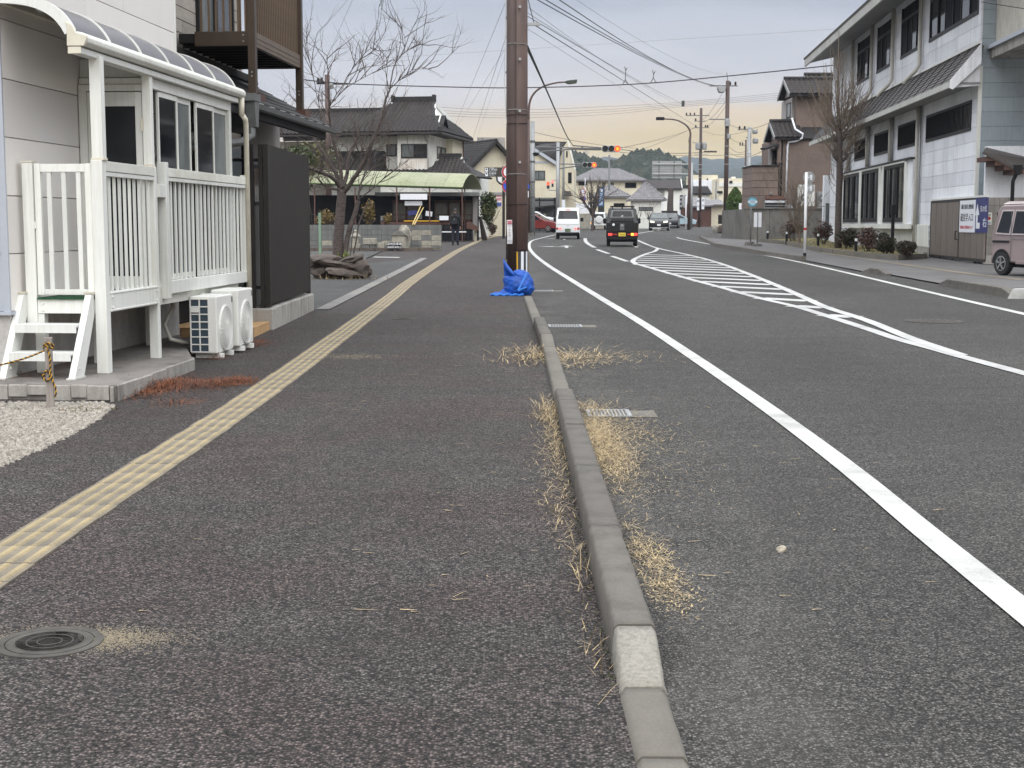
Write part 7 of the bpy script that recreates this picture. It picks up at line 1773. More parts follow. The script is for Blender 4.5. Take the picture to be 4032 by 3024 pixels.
mb.add([(x0_,133.5,bA),(x1_,133.5,bA),(x1_,133.5,zat(665,134)),(xm_,133.5,zat(556,134)),(x0_,133.5,zat(600,134)),(x0_,142,bA),(x1_+.6,142,bA),(x1_+.6,142,zat(665,134)),(xm_+.6,142,zat(556,134)),(x0_,142,zat(600,134))],
  [(0,1,2,3,4),(9,8,7,6,5),(1,6,7,2),(2,7,8,3),(3,8,9,4),(4,9,5,0)]); h1.part('side_wall', mb, MT['cream'])
mb = MB(); mb.slab((wx(2060),YA-.35,zat(575,YA)+.1),(wx(2194),YA-.35,zE_+.05),(wx(2194),YA+.6,zE_+.25),(wx(2060),YA+.6,zat(566,YA)+.3),.12); r_ = h1.part('roof', mb, MT['tileroof'])
A_, B_, C_, D_ = (wx(2096),YA+.2,zat(590,YA)),(wx(2192),YA+.1,zat(640,YA)),(wx(2236,134),134+1.0,zat(556,134)),(wx(2096,134),134+1.6,zat(556,134))
h1.part('roof', MB().add([A_,B_,C_,D_,(A_[0],A_[1],A_[2]-.15),(B_[0],B_[1],B_[2]-.15),(C_[0],C_[1]+2,C_[2]-.15),(D_[0],D_[1]+2,D_[2]-.15)], [(0,1,2,3),(0,4,5,1),(1,5,6,2),(2,6,7,3),(3,7,4,0)]), MT['tileroof'])
tl_ = MB()
for k in range(11):
    f = (k+.5)/11; p0 = Vector(A_).lerp(Vector(D_), f); p1 = Vector(B_).lerp(Vector(C_), f); tl_.bar(p0+Vector((0,-.05,.06)), p1+Vector((0,-.05,.06)), .12, .07)
h1.part('tile_courses', tl_, MT['tileroof_br'], kind='stuff')
h1.part('barge_board', MB().bar((wx(2093),YA-.40,zat(583,YA)), (wx(2195),YA-.40,zE_-.05), .06, .28), MT['trim'])
h1.part('barge_board', MB().bar((xm_,133.4,zat(554,134)), (x1_+.1,133.4,zat(668,134)), .06, .14), MT['white'])
window(h1, YA, wx(2094), wx(2146), zat(710,YA), zat(672,YA), MT['bwin'], MT['frost'], 'y', -1, 2); window(h1, 133.5, wx(2235,134), wx(2249,134), zat(722,134), zat(680,134), MT['bwin'], MT['dglass'], 'y', -1, 1); window(h1, 133.5, wx(2227,134), wx(2233,134), zat(620,134), zat(596,134), MT['bwin'], MT['dglass'], 'y', -1, 1)
h1.part('band', MB().box(wx(2094), wx(2160), YA-.04, YA-.003, zat(643,YA), zat(635,YA)), MT['trim'])
h1.part('awning', MB().slab((wx(2216),131.6,zat(768,131)),(wx(2250),131.6,zat(768,131)),(wx(2246,133),133.4,zat(752,133)),(wx(2216,133),133.4,zat(752,133)),.08), MT['tileroof_br'])
cp = Thing('carport', 'dark framed carport under the cream house', 'carport', (wx(2140),129,gz(129)), 'W')
for u in (2094, 2124, 2182, 2188): cp.part('post', MB().box(wx(u,129)-.06, wx(u,129)+.06, 128.8, 128.95, gz(129), zat(778,129)), MT['black'])
cp.part('upper_beam', MB().box(wx(2085,129), wx(2190,129), 128.78, 128.97, zat(792,129), zat(785,129)), MT['black']); cp.part('roof_sheet', MB().slab((wx(2085,129),128,zat(818,129)),(wx(2190,129),128,zat(806,129)),(wx(2190,131),131.5,zat(803,131)),(wx(2085,131),131.5,zat(815,131)),.12), MT['dkbrown'])
cp.part('shade', MB().box(wx(2085,131), wx(2188,131), 131.2, 131.4, gz(131), zat(778,131)), MT['galv_dk'])
# grey hip roofed house
YH = 165; bH = gz(YH)
hh_ = hip_house('house', 'cream house with a wide grey hipped roof at the crossing', 'house', (wx(2395,YH),YH,bH), 0, 7.6, 8, zat(708,YH)-bH, zat(666,YH+4)-bH, 3.0, MT['cream'], MT['tilegrey'], .55, .34, [('f',1.9,3.2,zat(740,YH)-bH,zat(719,YH)-bH,2,MT['dglass']),('f',-.75,-.35,zat(742,YH)-bH,zat(720,YH)-bH,1,MT['frost']),('f',.25,.6,zat(742,YH)-bH,zat(720,YH)-bH,1,MT['frost']),('f',-3.5,-2.5,zat(730,YH)-bH,zat(708,YH)-bH,1,MT['dglass'])], cap=0)
hip_house('annex', 'single storey annex with a grey hipped roof before the cream house', 'house', (wx(2405,157),157,gz(157)), 0, 3.6, 4, zat(772,157)-gz(157), zat(733,159)-gz(157), .5, MT['cream'], MT['tilegrey'], .45, .34, [('f',.3,1.5,zat(815,157)-gz(157),zat(800,157)-gz(157),1,MT['dglass'])], cap=0)
hip_house('house', 'low house with a steep grey pyramid roof left of the sign board', 'house', (wx(2548,152),152,gz(152)), 0, 3.0, 3.4, zat(785,152)-gz(152), zat(722,154)-gz(152), .3, MT['plaster'], MT['tilegrey'], .5, .34, [('f',-.9,.6,zat(830,152)-gz(152),zat(815,152)-gz(152),2,MT['frost'])], cap=0)
# low walls along the crossing
lwx = Thing('stone_wall', 'pale stone wall with a white fence under the cream hipped house', 'wall', (wx(2330,148),148,gz(148)), 'W')
x_ = wx(2258,148)
while x_ < wx(2470,148): lwx.part('stone', MB().box(x_, x_+.72, 148, 148.4, gz(148), zat(842,148)+R.uniform(-.05,.05)), MT['stone_gr'] if R.random() < .6 else MT['concrete'], bevel=.02); x_ += .75
x_ = wx(2258,148)
while x_ < wx(2325,148): lwx.part('fence_panel', MB().box(x_, x_+.66, 148.1, 148.16, zat(840,148), zat(800,148)), MT['signwhite']); x_ += .7
dkf = Thing('wall', 'dark low wall behind the oncoming cars', 'wall', (wx(2600,160),160,gz(160)), 'W')
x_ = wx(2470,160)
while x_ < wx(2662,160): dkf.part('wall_section', MB().box(x_, x_+1.1, 160, 160.3, gz(160), zat(830,160)), MT['dkbrown']); x_ += 1.13
# street trees at the crossing (bare)
def small_tree(u, vt, vb, Y, label, r=.1, dense=14):
    t = Thing('bare_tree', label, 'tree', (xat(u,Y), Y, gz(Y)), 'L'); h = zat(vt,Y)-gz(Y); mb = MB(); mb.tube([(0,0,0),(.05,0,h*.25),(0,0,h*.45)], [r,r*.85,r*.7], 6)
    for _ in range(dense): twigs(mb, (0,0,h*R.uniform(.28,.45)), (R.gauss(0,.55),R.gauss(0,.55),1), h*R.uniform(.3,.5), r*.4, 2, .5, .15, (2,3), 4, .12)
    t.part('branches', mb, MT['twig']); return t
small_tree(2332, 715, 888, 128, 'dark bare tree before the cream hipped house', .16, 18)
small_tree(2512, 805, 870, 150, 'thin bare tree left of the oncoming cars', .07, 8); small_tree(2556, 805, 870, 150, 'thin bare tree right behind the oncoming cars', .07, 8)
# white walled storehouse and shops far along the street
YK = 205
k1 = Thing('storehouse', 'white walled storehouse with a dark brown roof behind the big sign board', 'storehouse', (wx(2610,YK),YK,gz(YK)), 'W')
k1.part('wall', MB().box(wx(2525,YK), wx(2682,YK), YK, YK+6, gz(YK), zat(738,YK)), MT['plaster'])
k1.part('roof', MB().slab((wx(2520,YK),YK-.5,zat(742,YK)),(wx(2684,YK),YK-.5,zat(742,YK)),(wx(2684,YK),YK+3,zat(706,YK)),(wx(2520,YK),YK+3,zat(706,YK)),.2), MT['tileroof_br'])
for k in range(10): x_ = wx(2578+k*3.8,YK); k1.part('lattice_bar', MB().box(x_, x_+.07, YK-.05, YK-.003, zat(770,YK), zat(750,YK)), MT['black'])
bb = MB(); bb.bar((wx(2682,YK),YK-.55,zat(742,YK)),(wx(2688,YK),YK+3,zat(706,YK)),.1,.3); k1.part('barge_board', bb, MT['white'])
k2 = Thing('storehouse', 'white storehouse wing right of the lamp post', 'storehouse', (wx(2705,YK),YK,gz(YK)), 'W')
k2.part('wall', MB().box(wx(2686,YK), wx(2722,YK), YK+1, YK+6, gz(YK), zat(740,YK)), MT['plaster']); k2.part('roof', MB().box(wx(2684,YK), wx(2724,YK), YK+.8, YK+6, zat(740,YK)+.01, zat(728,YK)), MT['tileroof'])
k3 = Thing('house', 'small white house with a blue grey tile roof between the poles', 'house', (wx(2760,195),195,gz(195)), 'W')
k3.part('wall', MB().box(wx(2722,195), wx(2793,195), 195, 200, gz(195), zat(760,195)), MT['plaster']); r_ = k3.part('roof', MB().slab((wx(2718,195),194.5,zat(762,195)),(wx(2800,195),194.5,zat(762,195)),(wx(2794,195),197.5,zat(732,195)),(wx(2718,195),197.5,zat(732,195)),.15), MT['tileroof'])
for k in range(14): x_ = wx(2721+k*5.6,194.6); k3.part('tile_row', MB().bar((x_,194.4,zat(762,195)+.06),(x_,197.4,zat(732,195)+.06),.07,.07), MT['tileroof_br'], parent=r_)
k4 = Thing('building', 'pale concrete building with a warm cream top below the far hills', 'building', (wx(2775,300),300,gz(300)), 'W'); k4.part('wall', MB().box(wx(2722,300), wx(2823,300), 300, 310, 0, zat(689,300)), MT['cream'])  # cream wall colour shows above the whiter band
k4.part('band', MB().box(wx(2722,300), wx(2823,300), 299.8, 299.99, zat(760,300), zat(708,300)), MT['whitewall']); k4.part('window', MB().box(wx(2779,300), wx(2785,300), 299.7, 299.79, zat(709,300), zat(703,300)), MT['dglass'])
k5 = Thing('building', 'long pale flat roofed building right of the tall brown pole', 'building', (wx(2900,290),290,gz(290)), 'W'); k5.part('wall', MB().box(wx(2828,290), wx(2960,290), 290, 300, 0, zat(702,290)), MT['cream']); k5.part('band', MB().box(wx(2828,290), wx(2960,290), 289.8, 289.99, zat(735,290), zat(718,290)), MT['plaster'])
for u0, u1, v0, v1 in ((2820,2842,762,752),(2868,2880,722,712)): k5.part('window', MB().box(wx(u0,290), wx(u1,290), 289.6, 289.79, zat(v0,290), zat(v1,290)), MT['dglass'])
k5.part('roof_box', MB().box(wx(2880,292), wx(2893,292), 292, 294, zat(702,292), zat(696,292)), MT['plaster'])
k6 = Thing('house', 'low purple roofed shop front far along the footway', 'house', (wx(2820,180),180,gz(180)), 'W'); k6.part('wall', MB().box(wx(2795,180), wx(2850,180), 180, 186, gz(180), zat(800,180)), MT['cream']); k6.part('roof', MB().slab((wx(2790,180),179,zat(805,180)),(wx(2852,180),179,zat(805,180)),(wx(2852,180),184,zat(783,180)),(wx(2795,180),184,zat(783,180)),.15), MT['tilegrey'])
k7 = Thing('gatehouse', 'old low gatehouse with a weathered grey roof behind the white banners', 'gatehouse', (wx(2760,176),176,gz(176)), 'W'); k7.part('wall', MB().box(wx(2726,176), wx(2800,176), 176, 180, gz(176), zat(812,176)), MT['wood']); k7.part('roof', MB().slab((wx(2722,176),175.4,zat(812,176)),(wx(2806,176),175.4,zat(808,176)),(wx(2786,176),178.5,zat(778,176)),(wx(2724,176),178.5,zat(778,176)),.2), MT['tilegrey'])
single('shade_wall', MB().box(wx(2680,182), wx(2730,182), 182, 183, gz(182), zat(800,182)), MT['wood'], 'dark timber wall behind the vertical sign boards', 'wall')
wg = Thing('white_gate', 'white pipe gateway left of the pollard stump', 'gateway', (wx(2640,172),172,gz(172)), 'W')
for u in (2597, 2610, 2676): wg.part('post', MB().box(wx(u,172)-.07, wx(u,172)+.07, 172, 172.14, gz(172), zat(788,172)), MT['signwhite'])
for v in (790, 802): wg.part('beam', MB().box(wx(2594,172), wx(2682,172), 171.98, 172.16, zat(v+3,172), zat(v,172)), MT['signwhite'])
ym = 163; st_ = Thing('pollard_stump', 'thick cut tree trunk under the big sign board', 'tree', (wx(2640,ym),ym,gz(ym)), 'W'); st_.part('trunk', MB().tube([(wx(2640,ym),ym,gz(ym)),(wx(2638,ym),ym,zat(800,ym)),(wx(2641,ym),ym,zat(742,ym))], [.42,.36,.28], 9), MT['bark']); st_.part('limb', MB().tube([(wx(2640,ym),ym,zat(765,ym)),(wx(2628,ym),ym,zat(745,ym))], [.16,.12], 7), MT['bark'])
# ================================================================== vehicles (local frame: +y forward, origin on the ground under the centre)
def wheel(th, x, y, r, wd, side, rim=True):
    o = th.part('wheel', MB().lathe([(r*.62,x-wd/2),(r*.93,x-wd/2),(r,x-wd*.36),(r,x+wd*.36),(r*.93,x+wd/2),(r*.62,x+wd/2)], (0,y,r), 20, 'x'), MT['rubber'])
    xo = x+side*wd/2
    m = MB(); m.lathe([(r*.63,xo-side*.03),(r*.63,xo+side*.004),(r*.56,xo+side*.006),(r*.56,xo-side*.02)], (0,y,r), 20, 'x')
    for k in range(5):
        a = k*2*math.pi/5+.3; m.bar((xo-side*.0,y+.04*math.cos(a),r+.04*math.sin(a)), (xo-side*.0,y+r*.60*math.cos(a),r+r*.60*math.sin(a)), .035, .05, up=(1,0,0))
    m.lathe([(r*.16,xo-side*.01),(r*.14,xo+side*.012)], (0,y,r), 10, 'x')
    th.part('rim', m, MT['rim'], parent=o); th.part('hub', MB().lathe([(r*.6,xo-side*.035),(r*.6,xo-side*.03)], (0,y,r), 16, 'x'), MT['galv_dk'], parent=o)
    return o
def body_shell(prof, w_, belt, taper):
    """side profile (y, z) extruded across the width; the glasshouse leans in above the belt"""
    hw = lambda z: w_/2*(1-taper*max(0, (z-belt))/(max(p[1] for p in prof)-belt+1e-6)) if z > belt else w_/2*(1-.04*max(0,(.45-z)/.45))
    n = len(prof); mb = MB()
    mb.add([(-hw(z),y,z) for y,z in prof]+[(hw(z),y,z) for y,z in prof], [tuple(range(n))[::-1], tuple(range(n,2*n))]+[(i,(i+1)%n,n+(i+1)%n,n+i) for i in range(n)])
    return mb, hw
def side_glass(th, poly, hw, side, mat=None, off=.006, name='side_window', frame=None):
    g = MB(); g.add([(side*(hw(z)+off),y,z) for y,z in poly]+[(side*(hw(z)-.02),y,z) for y,z in poly], [tuple(range(len(poly))), tuple(range(len(poly),2*len(poly)))[::-1]]+[(i,(i+1)%len(poly),len(poly)+(i+1)%len(poly),len(poly)+i) for i in range(len(poly))])
    return th.part(name, g, mat or MT['dglass'])
def car(name, label, cat, u=None, vb=None, rz=0, base=None, group=None):
    p = base if base is not None else G(u, vb); return Thing(name, label, cat, (p.x, p.y, gz(p.y)+.004), 'L', rz, group)
def plate(th, x, y, z, mat, txt, face=-1, w_=.33, h=.165):
    o = th.part('number_plate', MB().box(x-w_/2, x+w_/2, y-.008, y+.008, z-h/2, z+h/2), mat)
    dm = MT['ink'] if mat is not MT['plate_g'] else MT['plate_y']
    t = text('lettering', txt, th.e, dm, (x, y+face*.011, z-.015), .10, (math.pi/2,0,0 if face < 0 else math.pi)); t.parent = o
    return o
# white kei van seen from behind
t = car('van', 'white box van braking in the left lane', 'van', 2237, 940, rad(-3)); yo = 1.7
prof = [(-1.66,.28),(-1.70,.50),(-1.68,.95),(-1.62,1.25),(-1.45,1.80),(-1.36,1.87),(1.0,1.89),(1.25,1.80),(1.62,1.12),(1.70,.75),(1.68,.28)]
mb, hw = body_shell(prof, 1.475, 1.0, .13); t.part('body', mb, MT['car_white'], bevel=.07, seg=3)
def rear_quad(mb, z0, z1, x0, x1, off=.012):
    def yz(z):
        for (a, b), (c, d) in zip(prof[:-1], prof[1:]):
            if b <= z <= d: return a+(c-a)*(z-b)/(d-b+1e-9)
        return prof[0][0]
    mb.add([(-x0,yz(z0)-off,z0),(x0,yz(z0)-off,z0),(x1,yz(z1)-off,z1),(-x1,yz(z1)-off,z1),(-x0,yz(z0)+.02,z0),(x0,yz(z0)+.02,z0),(x1,yz(z1)+.02,z1),(-x1,yz(z1)+.02,z1)], [(0,1,2,3),(7,6,5,4),(4,5,1,0),(5,6,2,1),(6,7,3,2),(7,4,0,3)]); return mb
t.part('rear_window', rear_quad(MB(), 1.20, 1.70, .61, .54, .018), MT['dglass'], bevel=.02)
t.part('tailgate_seam', rear_quad(MB(), .86, .875, .66, .66, .008), MT['galv_dk']); t.part('badge', rear_quad(MB(), .80, .83, .07, .07, .012), MT['rim'])
t.part('brake_light', rear_quad(MB(), 1.76, 1.80, .13, .13, .03), MT['brake_pale'])
for s in (-1, 1):
    for dx, mt in ((.46,'taillight'),(.635,'dklens')): t.part('tail_light', MB().lathe([(.075,-1.70),(.07,-1.725)], (s*dx,0,.62), 14, 'y'), MT['brake_pale' if mt == 'taillight' else 'red'])
    t.part('mirror', MB().box(s*.74, s*.93, .95, 1.05, 1.05, 1.28), MT['black'], bevel=.03); wheel(t, s*.63, -1.1, .27, .155, s); wheel(t, s*.63, 1.15, .27, .155, s)
    side_glass(t, [(-1.3,1.15),(-.3,1.15),(-.3,1.68),(-1.25,1.68)], hw, s); side_glass(t, [(-.2,1.15),(.9,1.15),(.75,1.68),(-.2,1.68)], hw, s)
t.part('bumper', MB().box(-.70,.70,-1.74,-1.60,.27,.40), MT['black'], bevel=.03); plate(t, 0, -1.735, .53, MT['plate_g'], '・213')
t.part('underside', MB().box(-.55,.55,-1.5,1.5,.18,.3), MT['black'])
# black kei truck with rack and ribbed tailgate panel
t = car('truck', 'black small truck with a ribbed tailgate panel and lit tail lights', 'truck', 2448, 968, rad(-4))
prof = [(-1.66,.40),(-1.68,.62),(-1.68,1.12),(-1.60,1.16),(-1.50,1.66),(-1.44,1.74),(.9,1.80),(1.25,1.70),(1.6,1.1),(1.69,.8),(1.66,.35)]
mb, hw = body_shell(prof, 1.475, 1.1, .16); t.part('body', mb, MT['car_black'], bevel=.05, seg=3)
t.part('rear_window', rear_quad(MB(), 1.37, 1.62, .46, .42, .03), MT['dglass'], bevel=.02); t.part('window_surround', rear_quad(MB(), 1.31, 1.68, .56, .50, .018), MT['galv_dk'], bevel=.02)
for k in range(9): q = (k-4)*.115; t.part('tailgate_rib', MB().box(q-.028, q+.028, -1.70, -1.60, 1.14, 1.28), MT['black'])
t.part('rib_bar', MB().box(-.56,.56,-1.705,-1.66,1.12,1.155), MT['black'])
t.part('roof_rack', MB().box(-.56,.56,-1.46,-1.40,1.80,1.86).box(-.56,-.52,-1.46,.6,1.80,1.85).box(.52,.56,-1.46,.6,1.80,1.85), MT['black'], bevel=.01)
for q in (-.45,0,.45): t.part('rack_foot', MB().box(q-.03,q+.03,-1.45,-1.41,1.72,1.80), MT['black'])
t.part('tailgate', MB().box(-.715,.715,-1.705,-1.66,.66,1.09), MT['car_black'], bevel=.015)
t.part('lock_plate', MB().box(-.10,.10,-1.725,-1.70,.74,1.04), MT['galv_dk'], bevel=.01); t.part('lock_box', MB().box(-.05,.05,-1.735,-1.724,.93,1.0), MT['rim'])
t.part('sticker', MB().lathe([(.06,-1.706),(.06,-1.712)], (-.40,0,1.0), 16, 'y'), MT['signwhite'])
t.part('window_sticker', rear_quad(MB(), 1.38, 1.41, .05, .05, .036), MT['signwhite'])
for s in (-1, 1):
    t.part('tail_light', MB().box(s*.55-.09,s*.55+.09,-1.71,-1.66,.50,.60) if s < 0 else MB().box(.56,.70,-1.71,-1.66,.49,.61), MT['taillight'], bevel=.01)
    t.part('reflector', MB().box(s*.32-.09,s*.32+.09,-1.705,-1.66,.52,.58), MT['red'])
    t.part('hinge', MB().box(s*.62-.07,s*.62+.07,-1.715,-1.70,.72,.76), MT['dkbrown'])
    t.part('mirror', MB().box(s*.73,s*.90,.98,1.08,1.05,1.30), MT['black'], bevel=.03); wheel(t, s*.63, -1.05, .27, .155, s); wheel(t, s*.63, 1.1, .27, .155, s)
    side_glass(t, [(.2,1.2),(1.2,1.2),(.95,1.66),(.2,1.66)], hw, s); t.part('mud_flap', MB().box(s*.63-.09,s*.63+.09,-1.38,-1.36,.12,.42), MT['black'])
t.part('turn_light', MB().box(.41,.54,-1.712,-1.66,.49,.61), MT['amber'], bevel=.01); plate(t, 0, -1.715, .545, MT['plate_y'], '15-50')
t.part('rear_bumper', MB().box(-.68,.68,-1.68,-1.55,.30,.46), MT['black'], bevel=.02); t.part('underside', MB().box(-.55,.55,-1.5,1.5,.2,.4), MT['black'])
# white off-roader ahead with its spare wheel
t = car('off_roader', 'white off-roader with a round spare wheel cover ahead of the truck', 'car', 2360, 904, rad(-8))
prof = [(-1.62,.42),(-1.64,.75),(-1.64,1.02),(-1.55,1.66),(-1.45,1.70),(.35,1.70),(.75,1.12),(1.6,1.02),(1.66,.7),(1.62,.40)]
mb, hw = body_shell(prof, 1.5, 1.0, .1); t.part('body', mb, MT['car_white'], bevel=.06, seg=3); t.part('rear_window', rear_quad(MB(), 1.14, 1.52, .56, .52, .015), MT['dglass'], bevel=.02)
sw = t.part('spare_wheel', MB().lathe([(.30,-1.66),(.36,-1.70),(.36,-1.82),(.31,-1.87)], (.10,0,.98), 26, 'y'), MT['car_white'], bevel=.02)
for s in (-1, 1):
    t.part('tail_light', MB().box(s*.66-.08,s*.66+.08,-1.69,-1.62,.58,.68), MT['amber' if s < 0 else 'red']); wheel(t, s*.64, -1.05, .34, .2, s); wheel(t, s*.64, 1.05, .34, .2, s); t.part('mirror', MB().box(s*.74,s*.92,.45,.55,1.05,1.22), MT['black'], bevel=.02)
    side_glass(t, [(-1.4,1.15),(-.2,1.15),(-.2,1.58),(-1.35,1.58)], hw, s)
t.part('bumper', MB().box(-.72,.72,-1.72,-1.6,.40,.52), MT['car_white'], bevel=.03)
# oncoming dark cars (front faces -y)
def oncoming(label, u, vb, kind, rz=0, paintm='car_black', lights=True):
    t = car('car', label, 'car', u, vb, rz, group='oncoming cars')
    prof = [(-2.2,.28),(-2.28,.50),(-2.22,.80),(-1.9,.98),(-1.05,1.08),(-.35,1.58),(.2,1.65),(1.3,1.62),(1.95,1.15),(2.15,.95),(2.2,.3)]
    mb, hw = body_shell(prof, 1.84, .95, .22); t.part('body', mb, MT[paintm], bevel=.09, seg=3)
    ws_ = MB(); hA_, hB_ = hw(1.13)-.10, hw(1.54)-.08; ws_.add([(-hA_,-.99,1.13),(hA_,-.99,1.13),(hB_,-.42,1.56),(-hB_,-.42,1.56),(-hA_,-.90,1.11),(hA_,-.90,1.11),(hB_,-.33,1.54),(-hB_,-.33,1.54)], [(0,1,2,3),(7,6,5,4),(4,5,1,0),(5,6,2,1),(6,7,3,2),(7,4,0,3)]); t.part('windscreen', ws_, MT['frost'])
    t.part('grille', MB().box(-.62,.62,-2.30,-2.2,.36,.62), MT['black'], bevel=.03); plate(t, 0, -2.305, .52, MT['plate_w'], '・・・・', -1)
    t.part('lower_trim', MB().box(-.80,.80,-2.30,-2.2,.24,.31), MT['rim'])
    for s in (-1, 1):
        if lights:
            for dz in (0,.085): t.part('headlight', MB().prism([(s*.40,.745+dz-.02),(s*.80,.765+dz),(s*.80,.815+dz),(s*.42,.79+dz-.02)], 'y', -2.285, -2.12), MT['headlight'])
        wheel(t, s*.80, -1.35, .35, .22, s); wheel(t, s*.80, 1.35, .35, .22, s); t.part('mirror', MB().box(s*.92,s*1.12,-.8,-.68,1.05,1.2), MT[paintm], bevel=.03)
        side_glass(t, [(-.75,1.12),(.3,1.12),(.3,1.52),(-.3,1.52)], hw, s); side_glass(t, [(.38,1.12),(1.6,1.12),(1.2,1.50),(.38,1.52)], hw, s)
    return t
oncoming('black oncoming car with lit slanted headlights', 2596, 908, 's', rad(-7)); oncoming('dark oncoming car half hidden behind the leading black car', 2640, 899, 's', rad(-9), 'car_black', False)
# parked cars
def hatch(label, base, rz, paintm, rear=False):
    t = Thing('parked_car', label, 'car', base, 'L', rz, 'cars parked by the carport')
    prof = [(-1.9,.30),(-1.97,.55),(-1.9,.82),(-1.55,.93),(-.95,1.02),(-.1,1.47),(.4,1.52),(1.3,1.48),(1.8,1.05),(1.95,.85),(1.95,.3)]
    mb, hw = body_shell(prof, 1.69, .9, .2); t.part('body', mb, MT[paintm], bevel=.08, seg=3)
    for s in (-1, 1):
        side_glass(t, [(-.75,1.02),(.25,1.02),(.25,1.40),(-.1,1.38)], hw, s); side_glass(t, [(.33,1.02),(1.5,1.02),(1.2,1.38),(.33,1.42)], hw, s); wheel(t, s*.74, -1.25, .31, .19, s); wheel(t, s*.74, 1.25, .31, .19, s)
        t.part('headlight', MB().box(s*.62-.15,s*.62+.15,-1.95,-1.75,.66,.80), MT['signwhite'], bevel=.04); t.part('mirror', MB().box(s*.85,s*1.0,-.65,-.53,.98,1.12), MT[paintm], bevel=.02)
    t.part('windscreen', MB().slab((-.66,-.92,1.05),(.66,-.92,1.05),(.58,-.15,1.46),(-.58,-.15,1.46),-.02), MT['dglass'])
    return t
YC = 119; hatch('dark red hatchback parked under the carport', (xat(2112,YC), YC, gz(YC)), rad(72), 'car_red')
YC = 123; hatch('white hatchback parked behind the red one', (xat(2118,YC), YC, gz(YC)+.25), rad(75), 'car_white')
YC = 172; t = hatch('pale blue car parked beyond the white posts', (xat(2678,YC), YC, gz(YC)), rad(80), 'car_blue')
# dusty pink van at the right edge, side on
pw = G(3950, 1089); 
t = Thing('van', 'dusty pink van parked at the right edge of the footway', 'van', (0,0,0), 'L', rad(-162.3))
k = pw.y/5578
prof = [(-1.66,.30),(-1.70,.55),(-1.68,.98),(-1.58,1.55),(-1.42,1.68),(1.0,1.70),(1.25,1.6),(1.6,1.05),(1.70,.8),(1.68,.30)]
mb, hw = body_shell(prof, 1.475, .95, .13)
# front towards +x and a little towards the road
t.e.location = (pw.x+1.018, pw.y-1.02, gz(pw.y)+.03)
t.part('body', mb, MT['car_pink'], bevel=.06, seg=3)
rp_ = MB(); hh2 = hw(1.66); rp_.add([(-hh2+.03,-1.46,1.69),(hh2-.03,-1.46,1.69),(hh2-.03,1.0,1.71),(-hh2+.03,1.0,1.71),(-hh2+.12,-1.38,1.755),(hh2-.12,-1.38,1.755),(hh2-.12,.9,1.765),(-hh2+.12,.9,1.765)], [(0,1,5,4),(1,2,6,5),(2,3,7,6),(3,0,4,7),(4,5,6,7)]); t.part('roof', rp_, MT['car_pink_lt'], bevel=.02)
for s in (-1, 1):
    for q, pol in enumerate(([(-1.50,1.02),(-1.02,1.0),(-.98,1.52),(-1.36,1.52)], [(-.90,1.0),(-.10,1.0),(-.10,1.50),(-.86,1.52)], [(.02,.98),(1.15,.98),(.95,1.5),(.02,1.5)])):
        fr2 = [(y_+(.035 if y_ > sum(p_[0] for p_ in pol)/4 else -.035), z_+(.035 if z_ > 1.25 else -.035)) for y_, z_ in pol]
        side_glass(t, fr2, hw, s, MT['car_pink_lt'], .004, 'window_frame'); side_glass(t, pol, hw, s, MT['dglass'], .010)
    wheel(t, s*.66, -1.28, .285, .165, s); wheel(t, s*.66, 1.15, .285, .165, s)
    ar_ = MB(); n_ = 14; ar_.add([(s*(.738),-1.28+.345*math.cos(math.pi*i/n_),.285+.345*math.sin(math.pi*i/n_)) for i in range(n_+1)], [tuple(range(n_+1))]); t.part('wheel_arch', ar_, MT['black'])
    t.part('sliding_rail', MB().box(s*.735,s*.752,-1.62,-1.02,.78,.83), MT['black']); t.part('door_seam', MB().box(s*.735,s*.7425,-.95,-.94,.35,1.5).box(s*.735,s*.7425,-.06,-.05,.35,1.5).box(s*.735,s*.7425,-.95,1.2,.86,.872), MT['galv_dk'])
    for q in (-.20,.06): t.part('door_handle', MB().box(s*.735,s*.765,q-.03,q+.04,.76,.92), MT['galv'], bevel=.01)
    t.part('sill', MB().box(s*.70,s*.745,-.75,.85,.28,.36), MT['car_pink'], bevel=.01); t.part('mirror', MB().box(s*.74,s*.9,.95,1.05,1.0,1.2), MT['car_pink'], bevel=.03)
t.part('rear_window', MB().box(-.58,.58,-1.72,-1.60,1.05,1.5), MT['dglass']); t.part('bumper', MB().box(-.70,.70,-1.74,-1.6,.28,.45), MT['car_pink'], bevel=.03); t.part('underside', MB().box(-.6,.6,-1.5,1.5,.2,.32), MT['black'])
